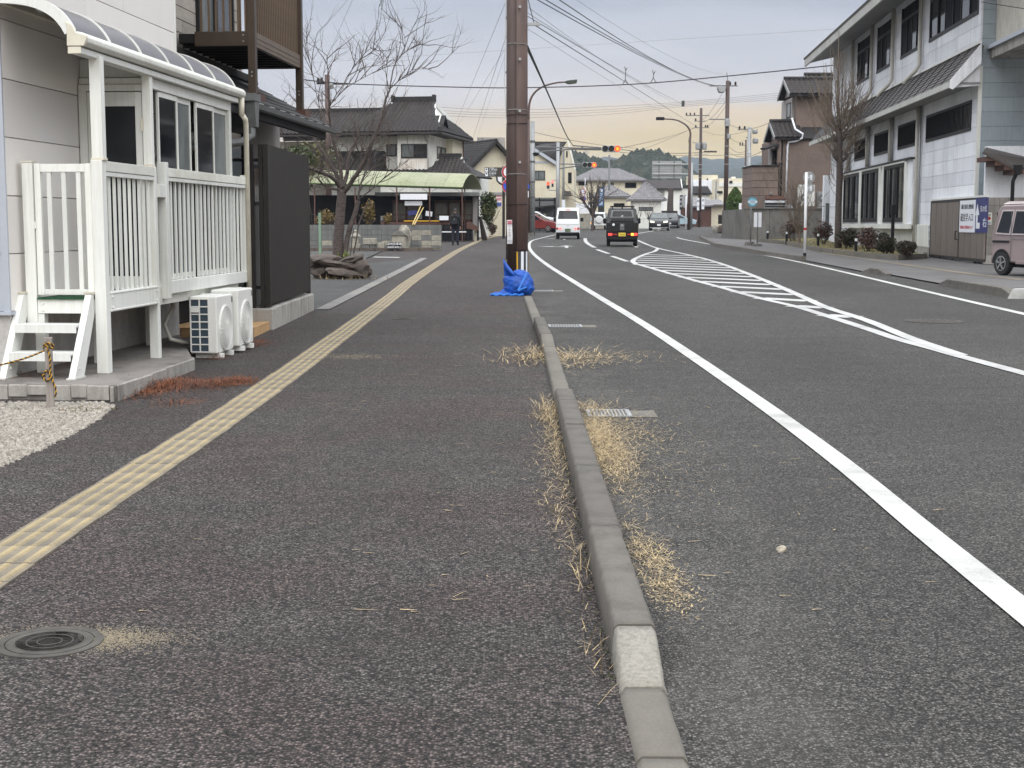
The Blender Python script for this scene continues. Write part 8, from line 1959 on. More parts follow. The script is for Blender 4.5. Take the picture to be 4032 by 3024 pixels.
# ================================================================== the walker
def skin(name, chain, rad_, mat, parent, root=0, sub=2):
    me = bpy.data.meshes.new(name); vs_, es = chain
    me.from_pydata(vs_, es, []); me.materials.append(mat); o = link(name, me, parent)
    m = o.modifiers.new('skin', 'SKIN'); m.use_smooth_shade = True
    for i, v in enumerate(me.skin_vertices[0].data): v.radius = rad_[i] if isinstance(rad_[i], (list, tuple)) else (rad_[i], rad_[i]); v.use_root = (i == root)
    s = o.modifiers.new('subsurf', 'SUBSURF'); s.levels = sub; s.render_levels = sub
    return o
pp = G(1793, 966)
pe = Thing('person', 'person in dark clothes walking away with a black backpack', 'person', (pp.x, pp.y, gz(pp.y)+.0), 'L', rad(-6))
V_ = [(0,0,.93),(0,.0,1.08),(0,.01,1.25),(0,.0,1.40),(0,0,1.47),(0,.02,1.53),   # 0 pelvis .. 5 neck
      (-.10,0,.86),(-.105,.03,.48),(-.11,-.06,.10),(-.12,.05,.045),              # left leg (pushing off)
      (.10,0,.86),(.105,.06,.48),(.11,.03,.09),(.12,.14,.045),                   # right leg
      (-.17,0,1.41),(-.235,-.02,1.15),(-.22,.06,.93),(.17,0,1.41),(.24,.02,1.15),(.225,.10,.94)]
E_ = [(0,1),(1,2),(2,3),(3,4),(4,5),(0,6),(6,7),(7,8),(8,9),(0,10),(10,11),(11,12),(12,13),(3,14),(14,15),(15,16),(3,17),(17,18),(18,19)]
Rr = [(.15,.105),(.145,.10),(.165,.11),(.15,.10),(.075,.07),(.055,.055),(.09,.09),(.062,.065),(.045,.05),(.045,.04),(.09,.09),(.062,.065),(.045,.05),(.045,.04),(.075,.075),(.055,.055),(.04,.04),(.075,.075),(.055,.055),(.04,.04)]
skin('body', (V_, E_), Rr, MT['cloth_dk'], pe.e)
hd = bmesh.new(); bmesh.ops.create_uvsphere(hd, u_segments=16, v_segments=12, radius=1)
for v in hd.verts:
    z_ = v.co.z; v.co.x *= .078*(1 if z_ > -.2 else 1+.25*(z_+.2)); v.co.y = v.co.y*.098+.015; v.co.z = 1.63+z_*.115
me = bpy.data.meshes.new('head'); hd.to_mesh(me); hd.free(); me.materials.append(MT['skin']); head = link('head', me, pe.e)
pe.part('face', MB().lathe([(.016,.105),(.008,.135)], (0,0,1.61), 8, 'y').box(-.04,-.02,.100,.108,1.635,1.645).box(.02,.04,.100,.108,1.635,1.645).box(-.022,.022,.100,.107,1.565,1.572), MT['skin'], parent=head)
pe.part('ears', MB().box(-.085,-.074,-.01,.025,1.60,1.65).box(.074,.085,-.01,.025,1.60,1.65), MT['skin'], parent=head)
hr = bmesh.new(); bmesh.ops.create_uvsphere(hr, u_segments=18, v_segments=14, radius=1)
bmesh.ops.delete(hr, geom=[v for v in hr.verts if v.co.z < -.42 or (v.co.y > .55 and v.co.z < .35)], context='VERTS')
for v in hr.verts: v.co.x *= .088; v.co.y = v.co.y*.108+.008; v.co.z = 1.645+v.co.z*.122
me = bpy.data.meshes.new('hair'); hr.to_mesh(me); hr.free(); me.materials.append(MT['hair']); link('hair', me, pe.e)
trs = ([(-.10,0,.92),(-.105,.03,.48),(-.11,-.06,.10),(0,0,.95),(.10,0,.92),(.105,.06,.48),(.11,.03,.09)], [(3,0),(0,1),(1,2),(3,4),(4,5),(5,6)])
skin('trousers', trs, [(.105,.10),(.078,.08),(.062,.066),(.15,.11),(.105,.10),(.078,.08),(.062,.066)], MT['cloth_nv'], pe.e, 3)
for s, yy in ((-1,-.06),(1,.03)):
    pe.part('shoe', MB().box(s*.115-.045,s*.115+.045,yy-.08,yy+.17,.0,.075), MT['black'], bevel=.025)
    hb_ = MB(); x_ = s*.225; y_ = .07 if s < 0 else .11
    hb_.box(x_-.016,x_+.016,y_-.035,y_+.035,.80,.90)
    for f in range(4): hb_.tube([(x_,y_-.028+f*.019,.81),(x_-s*.008,y_-.028+f*.019+.008,.765-(.01 if f in (1,2) else 0)),(x_-s*.02,y_-.024+f*.019+.014,.735)], .0085, 5)
    hb_.tube([(x_-s*.005,y_+.035,.875),(x_-s*.02,y_+.055,.835),(x_-s*.025,y_+.05,.80)], .0095, 5)
    pe.part('hand', hb_, MT['skin'])
bp = Thing('backpack', 'black backpack worn by the walker', 'backpack', (pp.x, pp.y, gz(pp.y)), 'L', rad(-6))
m_ = MB(); m_.prism([(-.165,.98),(.165,.98),(.18,1.2),(.15,1.42),(.08,1.46),(-.08,1.46),(-.15,1.42),(-.18,1.2)], 'y', -.29, -.09); bp.part('main_bag', m_, MT['black'], bevel=.05, seg=3)
bp.part('front_pocket', MB().box(-.13,.13,-.325,-.285,1.0,1.22), MT['cloth_dk'], bevel=.025); bp.part('side_pocket', MB().box(-.20,-.165,-.25,-.13,1.0,1.15), MT['cloth_dk'], bevel=.012); bp.part('side_pocket', MB().box(.165,.20,-.25,-.13,1.0,1.15), MT['cloth_dk'], bevel=.012)
bp.part('top_handle', MB().tube([(-.04,-.12,1.46),(-.03,-.12,1.50),(.03,-.12,1.50),(.04,-.12,1.46)], .010, 6), MT['black']); bp.part('tag', MB().box(-.03,.03,-.33,-.3245,1.24,1.27), MT['galv'])
for s in (-1, 1): bp.part('strap', MB().tube([(s*.11,-.10,1.42),(s*.12,-.02,1.52),(s*.12,.10,1.44),(s*.13,.13,1.25),(s*.16,.0,1.05)], .022, 6), MT['black'])
# ================================================================== brown pole by the kerb, bag, poster
YP = 27.0; px, pr_ = xat(2038,YP), .188; pz = gz(YP)
bpole = Thing('utility_pole', 'tall rusty brown pole with a cable duct at the kerb end', 'utility pole', (px, YP, pz), 'L')
HP = 11.5
bpole.part('shaft', MB().lathe([(pr_+.012,-.1),(pr_+.006,2.0),(pr_-.02,HP)], n=28), MT['pole'], smooth=True)
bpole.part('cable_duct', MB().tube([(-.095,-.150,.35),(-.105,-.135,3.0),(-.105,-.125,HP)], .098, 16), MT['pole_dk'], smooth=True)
for k, v in enumerate((177,435,687)):
    z_ = zat(v,YP)-pz; rr = pr_+.012
    bpole.part('steel_band', MB().tube([(-.21,-.09,z_),(-.17,-.235,z_),(-.03,-.245,z_+.004),(.05,-.20,z_+.003),(.14,-.14,z_),(.19,-.02,z_)], .006, 5), MT['galv'])
for v in (455,489,806,985): z_ = zat(v,YP)-pz; bpole.part('black_band', MB().tube([(-.215,-.07,z_-.01),(-.18,-.24,z_-.006),(-.03,-.25,z_),(.06,-.205,z_+.002),(.16,-.13,z_+.006),(.20,.0,z_+.012)], .006, 5), MT['black'])
for v in (35,239,441,641): z_ = zat(v,YP)-pz; bpole.part('step_bolt', MB().tube([(.035,-.18,z_),(.04,-.27,z_)], .018, 8).lathe([(.026,-.275),(.026,-.255)], (.04,0,z_), 10, 'y'), MT['galv'])
bpole.part('bracket_arm', MB().box(.18,.42,-.03,.03,zat(97,YP)-pz-.02,zat(97,YP)-pz+.035), MT['galv'])
cb_ = MB(); cb_.tube([(-.225,.0,HP),(-.235,.0,6.2),(-.225,.02,5.2),(-.24,.0,4.6),(-.25,.0,3.9),(-.215,-.06,3.3),(-.19,-.10,3.0)], .008, 5); bpole.part('thin_cable', cb_, MT['plaster'])
# visibility wrap with yellow, white and black stripes (curved sheet around the shaft)
za_, zb2 = zat(1062,YP)-pz-.25, zat(990,YP)-pz
a0_, a1_ = math.radians(-103), math.radians(8)
seg = [('yellow',.0,.13),('ink',.13,.28),('signwhite',.28,.42),('ink',.42,.56),('signwhite',.56,.68),('ink',.68,.84),('yellow',.84,1.0)]
wrap = bpole.part('warning_wrap', MB().lathe([(pr_+.014,za_),(pr_+.013,zb2)], n=28), MT['dkbrown'])
for mt, f0, f1 in seg:
    mb = MB(); n_ = 4; vs_ = []
    for i in range(n_+1):
        a = a0_+(a1_-a0_)*(f0+(f1-f0)*i/n_)
        for z_ in (za_, zb2): vs_.append(((pr_+.020)*math.cos(a), (pr_+.020)*math.sin(a), z_))
    for i in range(n_+1):
        a = a0_+(a1_-a0_)*(f0+(f1-f0)*i/n_)
        for z_ in (za_, zb2): vs_.append(((pr_+.012)*math.cos(a), (pr_+.012)*math.sin(a), z_))
    q = 2*(n_+1)
    mb.add(vs_, [(2*i,2*i+2,2*i+3,2*i+1) for i in range(n_)]+[(q+2*i+1,q+2*i+3,q+2*i+2,q+2*i) for i in range(n_)]+[(0,1,q+1,q),(2*n_,q+2*n_,q+2*n_+1,2*n_+1)]); bpole.part('stripe', mb, MT[mt], parent=wrap)
# hanging poster
YQ = YP-.27; xa_, xb_ = xat(1996,YQ), xat(2017,YQ); z0_, z1_ = zat(960,YQ), zat(866,YQ)
po = Thing('poster', 'long narrow white poster tied to the brown pole', 'poster', ((xa_+xb_)/2, YQ, z0_), 'W', 0)
mb = MB(); n_ = 8; 
for i in range(n_):
    f0, f1 = i/n_, (i+1)/n_; w0 = lambda f: .012*math.sin(f*5); mb.slab((xa_+w0(f0)*.4,YQ-w0(f0),z0_+(z1_-z0_)*f0),(xb_+w0(f0)*.4,YQ-w0(f0)-.01,z0_+(z1_-z0_)*f0),(xb_+w0(f1)*.4,YQ-w0(f1)-.01,z0_+(z1_-z0_)*f1),(xa_+w0(f1)*.4,YQ-w0(f1),z0_+(z1_-z0_)*f1),.003)
pm_ = po.part('sheet', mb, MT['paper'])
H2 = z1_-z0_; xm2 = (xa_+xb_)/2; W2 = xb_-xa_
po.part('red_heading', MB().box(xa_+.008, xb_-.008, YQ-.026, YQ-.022, z0_+H2*.84, z0_+H2*.96), MT['redink'], parent=pm_)
def pwrite(s, zf, size, mat): return text('lettering', s, po.e, mat, Vector((xm2, YQ-.030, z0_+H2*zf))-po.off, size)
pwrite('お知らせ', .90, W2*.24, MT['signwhite'])
for k, ch in enumerate('ごみの日'): pwrite(ch, .70-k*.115, W2*.42, MT['galv_dk'])
pwrite('町内会', .12, W2*.26, MT['bluetxt'])
# blue net bag slumped at the foot of the pole
bc = G(2020, 1163.5); bag = Thing('net_bag', 'blue net rubbish bag slumped against the foot of the brown pole', 'net bag', (bc.x, bc.y, gz(bc.y)), 'L')
bm = bmesh.new(); bmesh.ops.create_icosphere(bm, subdivisions=5, radius=1)
for v in bm.verts:
    p_ = v.co.copy(); n1 = noise.noise(p_*1.6+Vector((3,1,0))); n2 = 1-abs(noise.noise(p_*3.1+Vector((0,5,2))))*2; n3 = 1-abs(noise.noise(p_*7+Vector((1,2,9))))*2
    r_ = 1+n1*.16+n2*.07+n3*.035; v.co *= r_
    v.co.x *= .262*(1.12 if v.co.z < -.2 else 1.0); v.co.y *= .20; v.co.z = v.co.z*.245+.20
    if v.co.z < .02: v.co.z = .008+abs(n3)*.012; v.co.x *= 1.1
me = bpy.data.meshes.new('sack'); bm.to_mesh(me); bm.free(); me.materials.append(MT['netblue']); me.polygons.foreach_set('use_smooth', [True]*len(me.polygons)); o = link('sack', me, bag.e); o.location = (.10,.02,0)
mb = MB(); nu, nv = 14, 10                                   # spread skirt to the left and pulled-up flap
g = lambda i, j: (i/nu, j/nv)
def grid(fn, nu, nv, th_=.004):
    m = MB(); P = [[Vector(fn(i/nu, j/nv)) for i in range(nu+1)] for j in range(nv+1)]
    m.v = [tuple(p) for r in P for p in r]
    for j in range(nv):
        for i in range(nu): m.f.append((j*(nu+1)+i, j*(nu+1)+i+1, (j+1)*(nu+1)+i+1, (j+1)*(nu+1)+i)); m.m.append(0)
    return m
def flap(u, v):
    x = -.16+.20*u+(-.02+.05*u)*(v)+.16*(1-v)*u; z = .36+(.30*(1-u)**1.2+.02)*v; y = -.10-.09*math.sin(v*2.2)+.025*math.sin(u*9+v*4)+.09*v; return (x, y, z)
bag.part('pulled_up_flap', grid(flap, 12, 10), MT['netblue'], smooth=True)
def skirt(u, v): 
    a = u; x = -.42+.62*a; z = .008+.19*(v**1.4)*(a**.7)+.012*math.sin(a*23+v*5); y = -.20+.16*v+.02*math.sin(a*17); return (x, y, max(.006, z))
bag.part('spread_skirt', grid(skirt, 26, 8), MT['netblue'], smooth=True)
bag.part('hem', MB().tube([(-.41+.60*k/16, -.205+.01*math.sin(k*2.1), .022+.010*math.sin(k*1.7)) for k in range(17)], .020, 6), MT['netblue_lt'])
bag.part('tape', MB().bar((.25,-.16,.42), (.09,-.235,.10), .035, .006, up=(0,-1,0)).bar((.09,-.237,.10), (.24,-.22,.17), .035, .006, up=(0,-1,0)), MT['netblue_lt'])
# second brown pole behind, street lamp, signal poles
def pole(label, u, vt, vb, r, mat, name='utility_pole', cat='utility pole', Y=None, top=None):
    if Y is None: Y = G(u, vb).y
    x = xat(u, Y); t = Thing(name, label, cat, (x, Y, gz(Y)), 'W'); zt_ = top if top is not None else zat(vt, Y)
    t.part('shaft', MB().lathe([(r,gz(Y)-.1),(r*.82,zt_)], (x,Y,0), 12), MT[mat], smooth=True); return t, x, Y, zt_
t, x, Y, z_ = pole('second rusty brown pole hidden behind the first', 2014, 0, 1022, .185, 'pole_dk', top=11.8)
for v in (73,288): t.part('steel_band', MB().lathe([(.20,zat(v,Y)),(.20,zat(v,Y)+.05)], (x,Y,0), 14), MT['galv_dk'])
t, x, Y, z_ = pole('brown street lamp post right behind the brown poles', 2079, 470, 928, .15, 'pole', 'street_lamp', 'street lamp')
arm = rope_path([V(2081,470,Y), V(2085,405,Y), V(2105,365,Y), V(2140,340,Y), V(2190,326,Y), V(2232,323,Y)], 5); t.part('arm', MB().tube(arm, [.085-.035*i/len(arm) for i in range(len(arm))], 8), MT['pole'], smooth=True)
hd_ = MB(); a_, b_ = V(2226,324,Y), V(2272,320,Y); hd_.prism([(a_.x,a_.z-.06),(a_.x+.25,a_.z-.14),(b_.x-.05,b_.z-.14),(b_.x,b_.z-.05),(b_.x,b_.z+.12),(a_.x+.2,a_.z+.12),(a_.x,a_.z+.08)], 'y', Y-.16, Y+.16); t.part('lamp_head', hd_, M('dark_green_lamp', (.035,.045,.03), .5, var=.2), bevel=.03)
bs2 = t.part('base_block', MB().lathe([(.55,gz(Y)-.05),(.5,gz(Y)+.22)], (x-.1,Y,0), 10), MT['concrete_dk'])
def signal(label, u0, u1, v0, v1, Y, group='red traffic signals'):
    a, b = xat(u0,Y), xat(u1,Y); z0, z1 = zat(v1,Y), zat(v0,Y); cz = (z0+z1)/2; r = (z1-z0)/2
    t = Thing('traffic_signal', label, 'traffic signal', ((a+b)/2, Y, cz), 'W', 0, group)
    pts = [(a+r*.5,z0),(b-r*.5,z0),(b-r*.1,z0+r*.4),(b,cz),(b-r*.1,z1-r*.4),(b-r*.5,z1),(a+r*.5,z1),(a+r*.1,z1-r*.4),(a,cz),(a+r*.1,z0+r*.4)]
    mb = MB(); mb.prism(pts, 'y', Y-.08, Y+.08); t.part('housing', mb, MT['galv'], bevel=.02)
    for k in range(3):
        cx = a+r+(b-a-2*r)*k/2; lit = k == 2
        t.part('lens', MB().lathe([(r*.86,Y-.085),(r*.80,Y-.11)], (cx,0,cz), 20, 'y'), MT['sig_red'] if lit else MT['dklens'])
        if lit: t.part('lit_core', MB().lathe([(r*.5,Y-.112),(r*.45,Y-.118)], (cx,0,cz), 16, 'y'), MT['sig_redrim'])
        vz = MB(); n_ = 10
        for i in range(n_):
            q0, q1 = math.pi*(.0+i/n_), math.pi*(0+(i+1)/n_); vz.slab((cx+r*.92*math.cos(q0),Y-.08,cz+r*.92*math.sin(q0)),(cx+r*.92*math.cos(q1),Y-.08,cz+r*.92*math.sin(q1)),(cx+r*.92*math.cos(q1),Y-.30,cz+r*.92*math.sin(q1)),(cx+r*.92*math.cos(q0),Y-.30,cz+r*.92*math.sin(q0)),.012)
        t.part('visor', vz, MT['galv_dk'])
    return t
t, x, Y, z_ = pole('grey concrete signal pole beside the brown lamp post', 2096, 478, 912, .19, 'galv', Y=101)
for (p0, p1) in (((2098,578),(2368,586)),((2120,598),(2240,588)),((2255,573),(2368,582)),((2240,588),(2368,590))): t.part('signal_arm', MB().tube([V(*p0,Y), V(*p1,Y)], .045, 6), MT['galv_dk'])
for u in (2291,2349): t.part('arm_joint', MB().box(xat(u,Y)-.06, xat(u,Y)+.06, Y-.08, Y+.08, zat(591,Y), zat(578,Y)), MT['galv_dk'])
t.part('insulator_box', MB().lathe([(.12,zat(614,Y)),(.26,zat(608,Y)),(.26,zat(603,Y)),(.14,zat(600,Y))], (xat(2108,Y),Y,0), 12), MT['black'])
for v in (560,640,720,780,850): t.part('band', MB().lathe([(.20,zat(v,Y)),(.20,zat(v,Y)+.12)], (x,Y,0), 12), MT['galv_dk'])
signal('nearer and larger traffic signal showing red', 2367, 2441, 573, 599, 100.6)
t, x, Y, z_ = pole('grey steel signal pole in front of the cream house', 2196, 560, 905, .17, 'galv', Y=121)
for (p0, p1) in (((2198,645),(2296,647)),((2200,664),(2294,651))): t.part('signal_arm', MB().tube([V(*p0,Y), V(*p1,Y)], .05, 6), MT['galv_dk'])
t.part('cross_arm', MB().tube([V(2178,709,Y), V(2196,709,Y)], .04, 6).tube([V(2160,749,Y), V(2196,750,Y)], .04, 6), MT['galv'])
signal('farther and smaller traffic signal showing red', 2291, 2348, 639, 660, 120.4)
for u, v, lab in ((2158,729,'left pedestrian signal with a lit red lamp'),(2175,722,'right pedestrian signal turned away on the steel pole')):
    Yq = 120.6; a = xat(u,Yq); z0, z1 = zat(v+15,Yq), zat(v-14,Yq); t = Thing('pedestrian_signal', lab, 'pedestrian signal', (a,Yq,z0), 'W', 0, 'pedestrian signals'); hw_ = .13 if u < 2170 else .09
    t.part('housing', MB().box(a-hw_,a+hw_,Yq-.1,Yq+.1,z0,z1), MT['galv'], bevel=.01); t.part('lit_lamp', MB().box(a-hw_*.75,a+hw_*.75,Yq-.115,Yq-.101,(z0+z1)/2+.02,z1-.04), MT['sig_red'] if u < 2170 else MT['brake_pale']); t.part('dark_lamp', MB().box(a-hw_*.75,a+hw_*.75,Yq-.115,Yq-.101,z0+.04,(z0+z1)/2-.02), MT['dklens'])
t, x, Y, z_ = pole('dark slim pole with a white wrap before the cream house', 2218, 590, 880, .11, 'galv_dk', Y=127)
t.part('wrap', MB().lathe([(.17,gz(Y)+.6),(.17,zat(787,Y))], (x,Y,0), 12), MT['signwhite'])
t2_ = board('banner', 2194, 2204, 782, 826, 125, MT['signwhite'], 'narrow white and blue banner between two grey poles', 'banner')
# speed and parking signs behind the brown poles
def round_sign(th, x, Y, zc, r, kind):
    d = th.part('disc', MB().lathe([(r,Y-.02),(r,Y)], (x,0,zc), 32, 'y'), MT['red'])
    if kind == 30:
        th.part('white_field', MB().lathe([(r*.74,Y-.027),(r*.74,Y-.0215)], (x,0,zc), 30, 'y'), MT['signwhite'], parent=d)
        o = text('lettering', '30', th.e, MT['blue'], Vector((x,Y-.031,zc))-th.off, r*.95); o.parent = d
    elif kind == 'np':
        th.part('blue_field', MB().lathe([(r*.78,Y-.027),(r*.78,Y-.0215)], (x,0,zc), 30, 'y'), MT['blue'], parent=d)
        th.part('red_slash', MB().bar((x-r*.55,Y-.031,zc+r*.55),(x+r*.55,Y-.031,zc-r*.55), r*.22, .006, up=(0,1,0)), MT['red'], parent=d)
    th.part('rim', MB().lathe([(r*1.03,Y-.018),(r*1.03,Y-.003)], (x,0,zc), 32, 'y'), MT['signwhite'], parent=d)
Y = 88; x = xat(1998,Y); sg = Thing('road_sign', 'speed and no parking signs half hidden by the brown pole', 'road sign', (x,Y,gz(Y)), 'W')
sg.part('pole', MB().tube([(x,Y+.04,gz(Y)),(x,Y+.04,zat(645,Y))], .035, 8), MT['signwhite'])
kk_ = Y/5578; round_sign(sg, xat(2003,Y), Y-.03, zat(677,Y), 27*kk_, 30); round_sign(sg, xat(2003,Y), Y-.03, zat(732,Y), 27*kk_, 'np')
Y = 96; x = xat(2070,Y); s2_ = Thing('road_sign', 'round blue arrow sign over a white plate right of the pole', 'road sign', (x,Y,gz(Y)), 'W'); s2_.part('pole', MB().tube([(x-.1,Y+.04,gz(Y)),(x-.1,Y+.04,zat(720,Y))], .035, 8), MT['galv'])
d = s2_.part('disc', MB().lathe([(.24,Y-.03),(.24,Y-.01)], (x,0,zat(735,Y)), 28, 'y'), MT['blue']); s2_.part('arrow', MB().prism([(x-.16,zat(735,Y)-.035),(x+.02,zat(735,Y)-.035),(x+.02,zat(735,Y)-.10),(x+.15,zat(735,Y)),(x+.02,zat(735,Y)+.10),(x+.02,zat(735,Y)+.035),(x-.16,zat(735,Y)+.035)], 'y', Y-.037, Y-.031), MT['signwhite'], parent=d)
s2_.part('plate', MB().box(x-.2,x+.2,Y-.03,Y-.012,zat(777,Y),zat(752,Y)), MT['signwhite']); s2_.part('plate_mark', MB().box(x-.02,x+.12,Y-.036,Y-.031,zat(762,Y)-.03,zat(762,Y)+.03), MT['ink'])
# brown guide sign
Y = 88; gsn = Thing('guide_sign', 'dark brown tourist guide sign with white lettering on a curved bracket', 'guide sign', (xat(1982,Y),Y,gz(Y)), 'W')
a, b = xat(1909,Y), xat(1990,Y); z0, z1 = zat(696,Y), zat(659,Y); gsn.part('board', MB().box(a,b,Y-.03,Y,z0,z1), M('guide_sign_brown',(.035,.028,.02),.5,var=.1))
hgt = z1-z0
for q in (.53,.06): gsn.part('pictogram', MB().box(a+.03,a+.20,Y-.037,Y-.031,z0+hgt*q,z0+hgt*(q+.40)), MT['signwhite']); gsn.part('pictogram_mark', MB().lathe([(.05,Y-.043),(.05,Y-.038)], (a+.115,0,z0+hgt*(q+.26)), 12, 'y'), MT['ink'])
def gwrite(s, xf, zf, size): 
    o = text('lettering', s, gsn.e, MT['signwhite'], Vector((a+xf,Y-.036,z0+hgt*zf))-gsn.off, size, align='LEFT'); return o
gwrite('日本遺産', .25, .91, hgt*.14); gwrite('人吉城跡', .25, .74, hgt*.23); gwrite('Hitoyoshi Castle Site', .25, .56, hgt*.095); gwrite('永国寺', .25, .33, hgt*.27); gwrite('Eikokuji Temple', .25, .12, hgt*.10)
brk = MB(); brk.tube([V(1956,696,Y), V(1958,712,Y), V(1968,722,Y), V(1982,728,Y)], .06, 8); gsn.part('bracket', brk, MT['dkbrown'], smooth=True); gsn.part('post', MB().tube([(xat(1983,Y),Y+.05,gz(Y)),(xat(1983,Y),Y+.05,zat(655,Y))], .09, 10), MT['dkbrown']); gsn.part('small_plate', MB().box(xat(1958,Y),xat(1974,Y),Y-.02,Y,zat(716,Y),zat(697,Y)), MT['signwhite'])
# crossing furniture
Y = 150; x = xat(2305,Y); s3_ = Thing('road_sign', 'speed limit and no parking signs on a bent white post', 'road sign', (x,Y,gz(Y)), 'W'); s3_.part('pole', MB().tube([V(2305,893,Y), V(2306,815,Y), V(2296,800,Y)], .06, 8).tube([V(2305,893,Y),V(2304,700,Y)], .05, 8), MT['signwhite'])
kk_ = Y/5578; round_sign(s3_, xat(2295,Y), Y-.03, zat(754,Y), 10.5*kk_, 30); round_sign(s3_, xat(2297,Y), Y-.03, zat(783,Y), 10.5*kk_, 'np'); s3_.part('plate', MB().box(xat(2287,Y),xat(2306,Y),Y-.05,Y-.03,zat(772,Y),zat(767,Y)), MT['signwhite']); s3_.part('base', MB().lathe([(.3,gz(Y)),(.2,gz(Y)+.35)], (x,Y,0), 8), MT['black'])
Y = 152; fb = Thing('banner', 'tall blue advertising banner with white characters on a dark frame', 'banner', (xat(2367,Y),Y,gz(Y)), 'W'); fb.part('frame', MB().box(xat(2354,Y),xat(2379,Y),Y,Y+.1,zat(838,Y),zat(735,Y)), MT['dkbrown']); 
MT['banner_blue'] = M('banner_blue', (.05,.16,.36), .6, var=.4, scale=3); fb.part('cloth', MB().box(xat(2357,Y),xat(2375,Y),Y-.03,Y-.005,zat(812,Y),zat(740,Y)), MT['banner_blue'])
fb.part('emblem', MB().lathe([(.16,Y-.045),(.16,Y-.032)], (xat(2366,Y),0,zat(750,Y)), 14, 'y'), MT['signwhite'])
for k, ch in enumerate('ひら店'): text('lettering', ch, fb.e, MT['signwhite'], Vector((xat(2366,Y),Y-.036,zat(767+k*17,Y)))-fb.off, .42)
t, x, Y, z_ = pole('slim pole with a white wrap behind the black truck', 2397, 610, 870, .12, 'galv_dk', Y=158); t.part('wrap', MB().lathe([(.17,gz(Y)+.4),(.17,zat(785,Y))], (x,Y,0), 12), MT['signwhite'])
Y = 152; bsn = Thing('overhead_sign', 'large overhead road sign seen from behind', 'overhead sign', (xat(2720,Y),Y,gz(Y)), 'W')
x0, x1 = xat(2565,Y), xat(2681,Y); zs = [zat(v,Y) for v in (703,694.5,685,676,667,657,645.5,633)]
for k in range(7): bsn.part('sign_panel', MB().box(x0,x1,Y,Y+.04,zs[k]+.02,zs[k+1]-.02), MT['galv'])
for v in (647,686): bsn.part('beam', MB().tube([(x0+.1,Y-.10,zat(v,Y)),(xat(2724,Y),Y-.10,zat(v,Y))], .07, 8), MT['galv'])
for u in (2592,2651): bsn.part('stiffener', MB().box(xat(u,Y)-.06,xat(u,Y)+.06,Y-.06,Y-.002,zs[0],zs[-1]), MT['galv_dk'])
bsn.part('column', MB().lathe([(.16,gz(Y)),(.13,zat(640,Y))], (xat(2720,Y),Y-.1,0), 12), MT['galv'], smooth=True)
t, x, Y, z_ = pole('brown street lamp with an arm reaching left over the road', 2712, 540, 905, .15, 'pole', 'street_lamp', 'street lamp', Y=139)
arm = rope_path([V(2718,545,Y), V(2718,520,Y), V(2708,500,Y), V(2690,485,Y), V(2660,472,Y), V(2612,468,Y)], 5); t.part('arm', MB().tube(arm, [.10-.04*i/len(arm) for i in range(len(arm))], 8), MT['pole'], smooth=True)
a_, b_ = V(2583,465,Y), V(2616,469,Y); hd_ = MB().box(a_.x,b_.x,Y-.18,Y+.18,a_.z-.20,a_.z+.10); t.part('lamp_head', hd_, MT['black'], bevel=.05); t.part('shaft_top', MB().tube([V(2714,560,Y),V(2718,540,Y)], .11, 8), MT['pole'])
t, x, Y, z_ = pole('thin white marker post at the kerb corner', 2700, 772, 905, .06, 'signwhite', 'marker_post', 'marker post', Y=138)
def xarm(t, x, Y, v, u0, u1, mat='galv_dk', r=.05, ins=()):
    z_ = zat(v,Y); o = t.part('cross_arm', MB().box(xat(u0,Y),xat(u1,Y),Y-.05,Y+.05,z_-r,z_+r), MT[mat])
    for u in ins: t.part('insulator', MB().lathe([(.05,z_+r),(.10,z_+r+.1),(.06,z_+r+.28)], (xat(u,Y),Y,0), 8), MT['black'], parent=o)
def transformer(t, Y, u0, u1, v0, v1, mat='galv'):
    a, b = xat(u0,Y), xat(u1,Y); o = t.part('transformer', MB().lathe([((b-a)*.40,zat(v1,Y)),((b-a)*.5,zat(v1,Y)+.12),((b-a)*.5,zat(v0,Y)-.08),((b-a)*.35,zat(v0,Y))], ((a+b)/2,Y-.3,0), 14), MT[mat]); return o
t, x, Y, z_ = pole('tall dark utility pole with a box transformer left of the brown house', 2856, 318, 850, .20, 'pole_dk', Y=118); 
t.part('top_spike', MB().tube([(x,Y,z_),(xat(2851,Y),Y,zat(286,Y))], .03, 6), MT['galv_dk']); xarm(t,x,Y,338,2786,2894,ins=(2865,2886)); xarm(t,x,Y,470,2787,2856,'galv_dk',.04)
a_, b_ = xat(2816,Y), xat(2848,Y); mb = MB(); mb.prism([(a_,zat(342,Y)),(b_,zat(342,Y)),(b_-.05,zat(358,Y)),(b_-.15,zat(365,Y)),(a_+.15,zat(365,Y)),(a_+.02,zat(355,Y))], 'y', Y-.35, Y+.35); t.part('transformer', mb, MT['galv'], bevel=.04)
for u0,u1,v0,v1 in ((2845,2864,468,499),(2855,2869,528,548)): t.part('box', MB().box(xat(u0,Y),xat(u1,Y),Y-.45,Y-.1,zat(v1,Y),zat(v0,Y)), MT['galv'], bevel=.05)
t.part('loop', MB().tube([V(2868,470,Y-.2),V(2872,480,Y-.2),V(2868,494,Y-.2)], .04, 6), MT['galv_dk'])
for v in (577,615,648): t.part('band', MB().lathe([(.21,zat(v,Y)),(.21,zat(v,Y)+.06)], (x,Y,0), 12), MT['galv'])
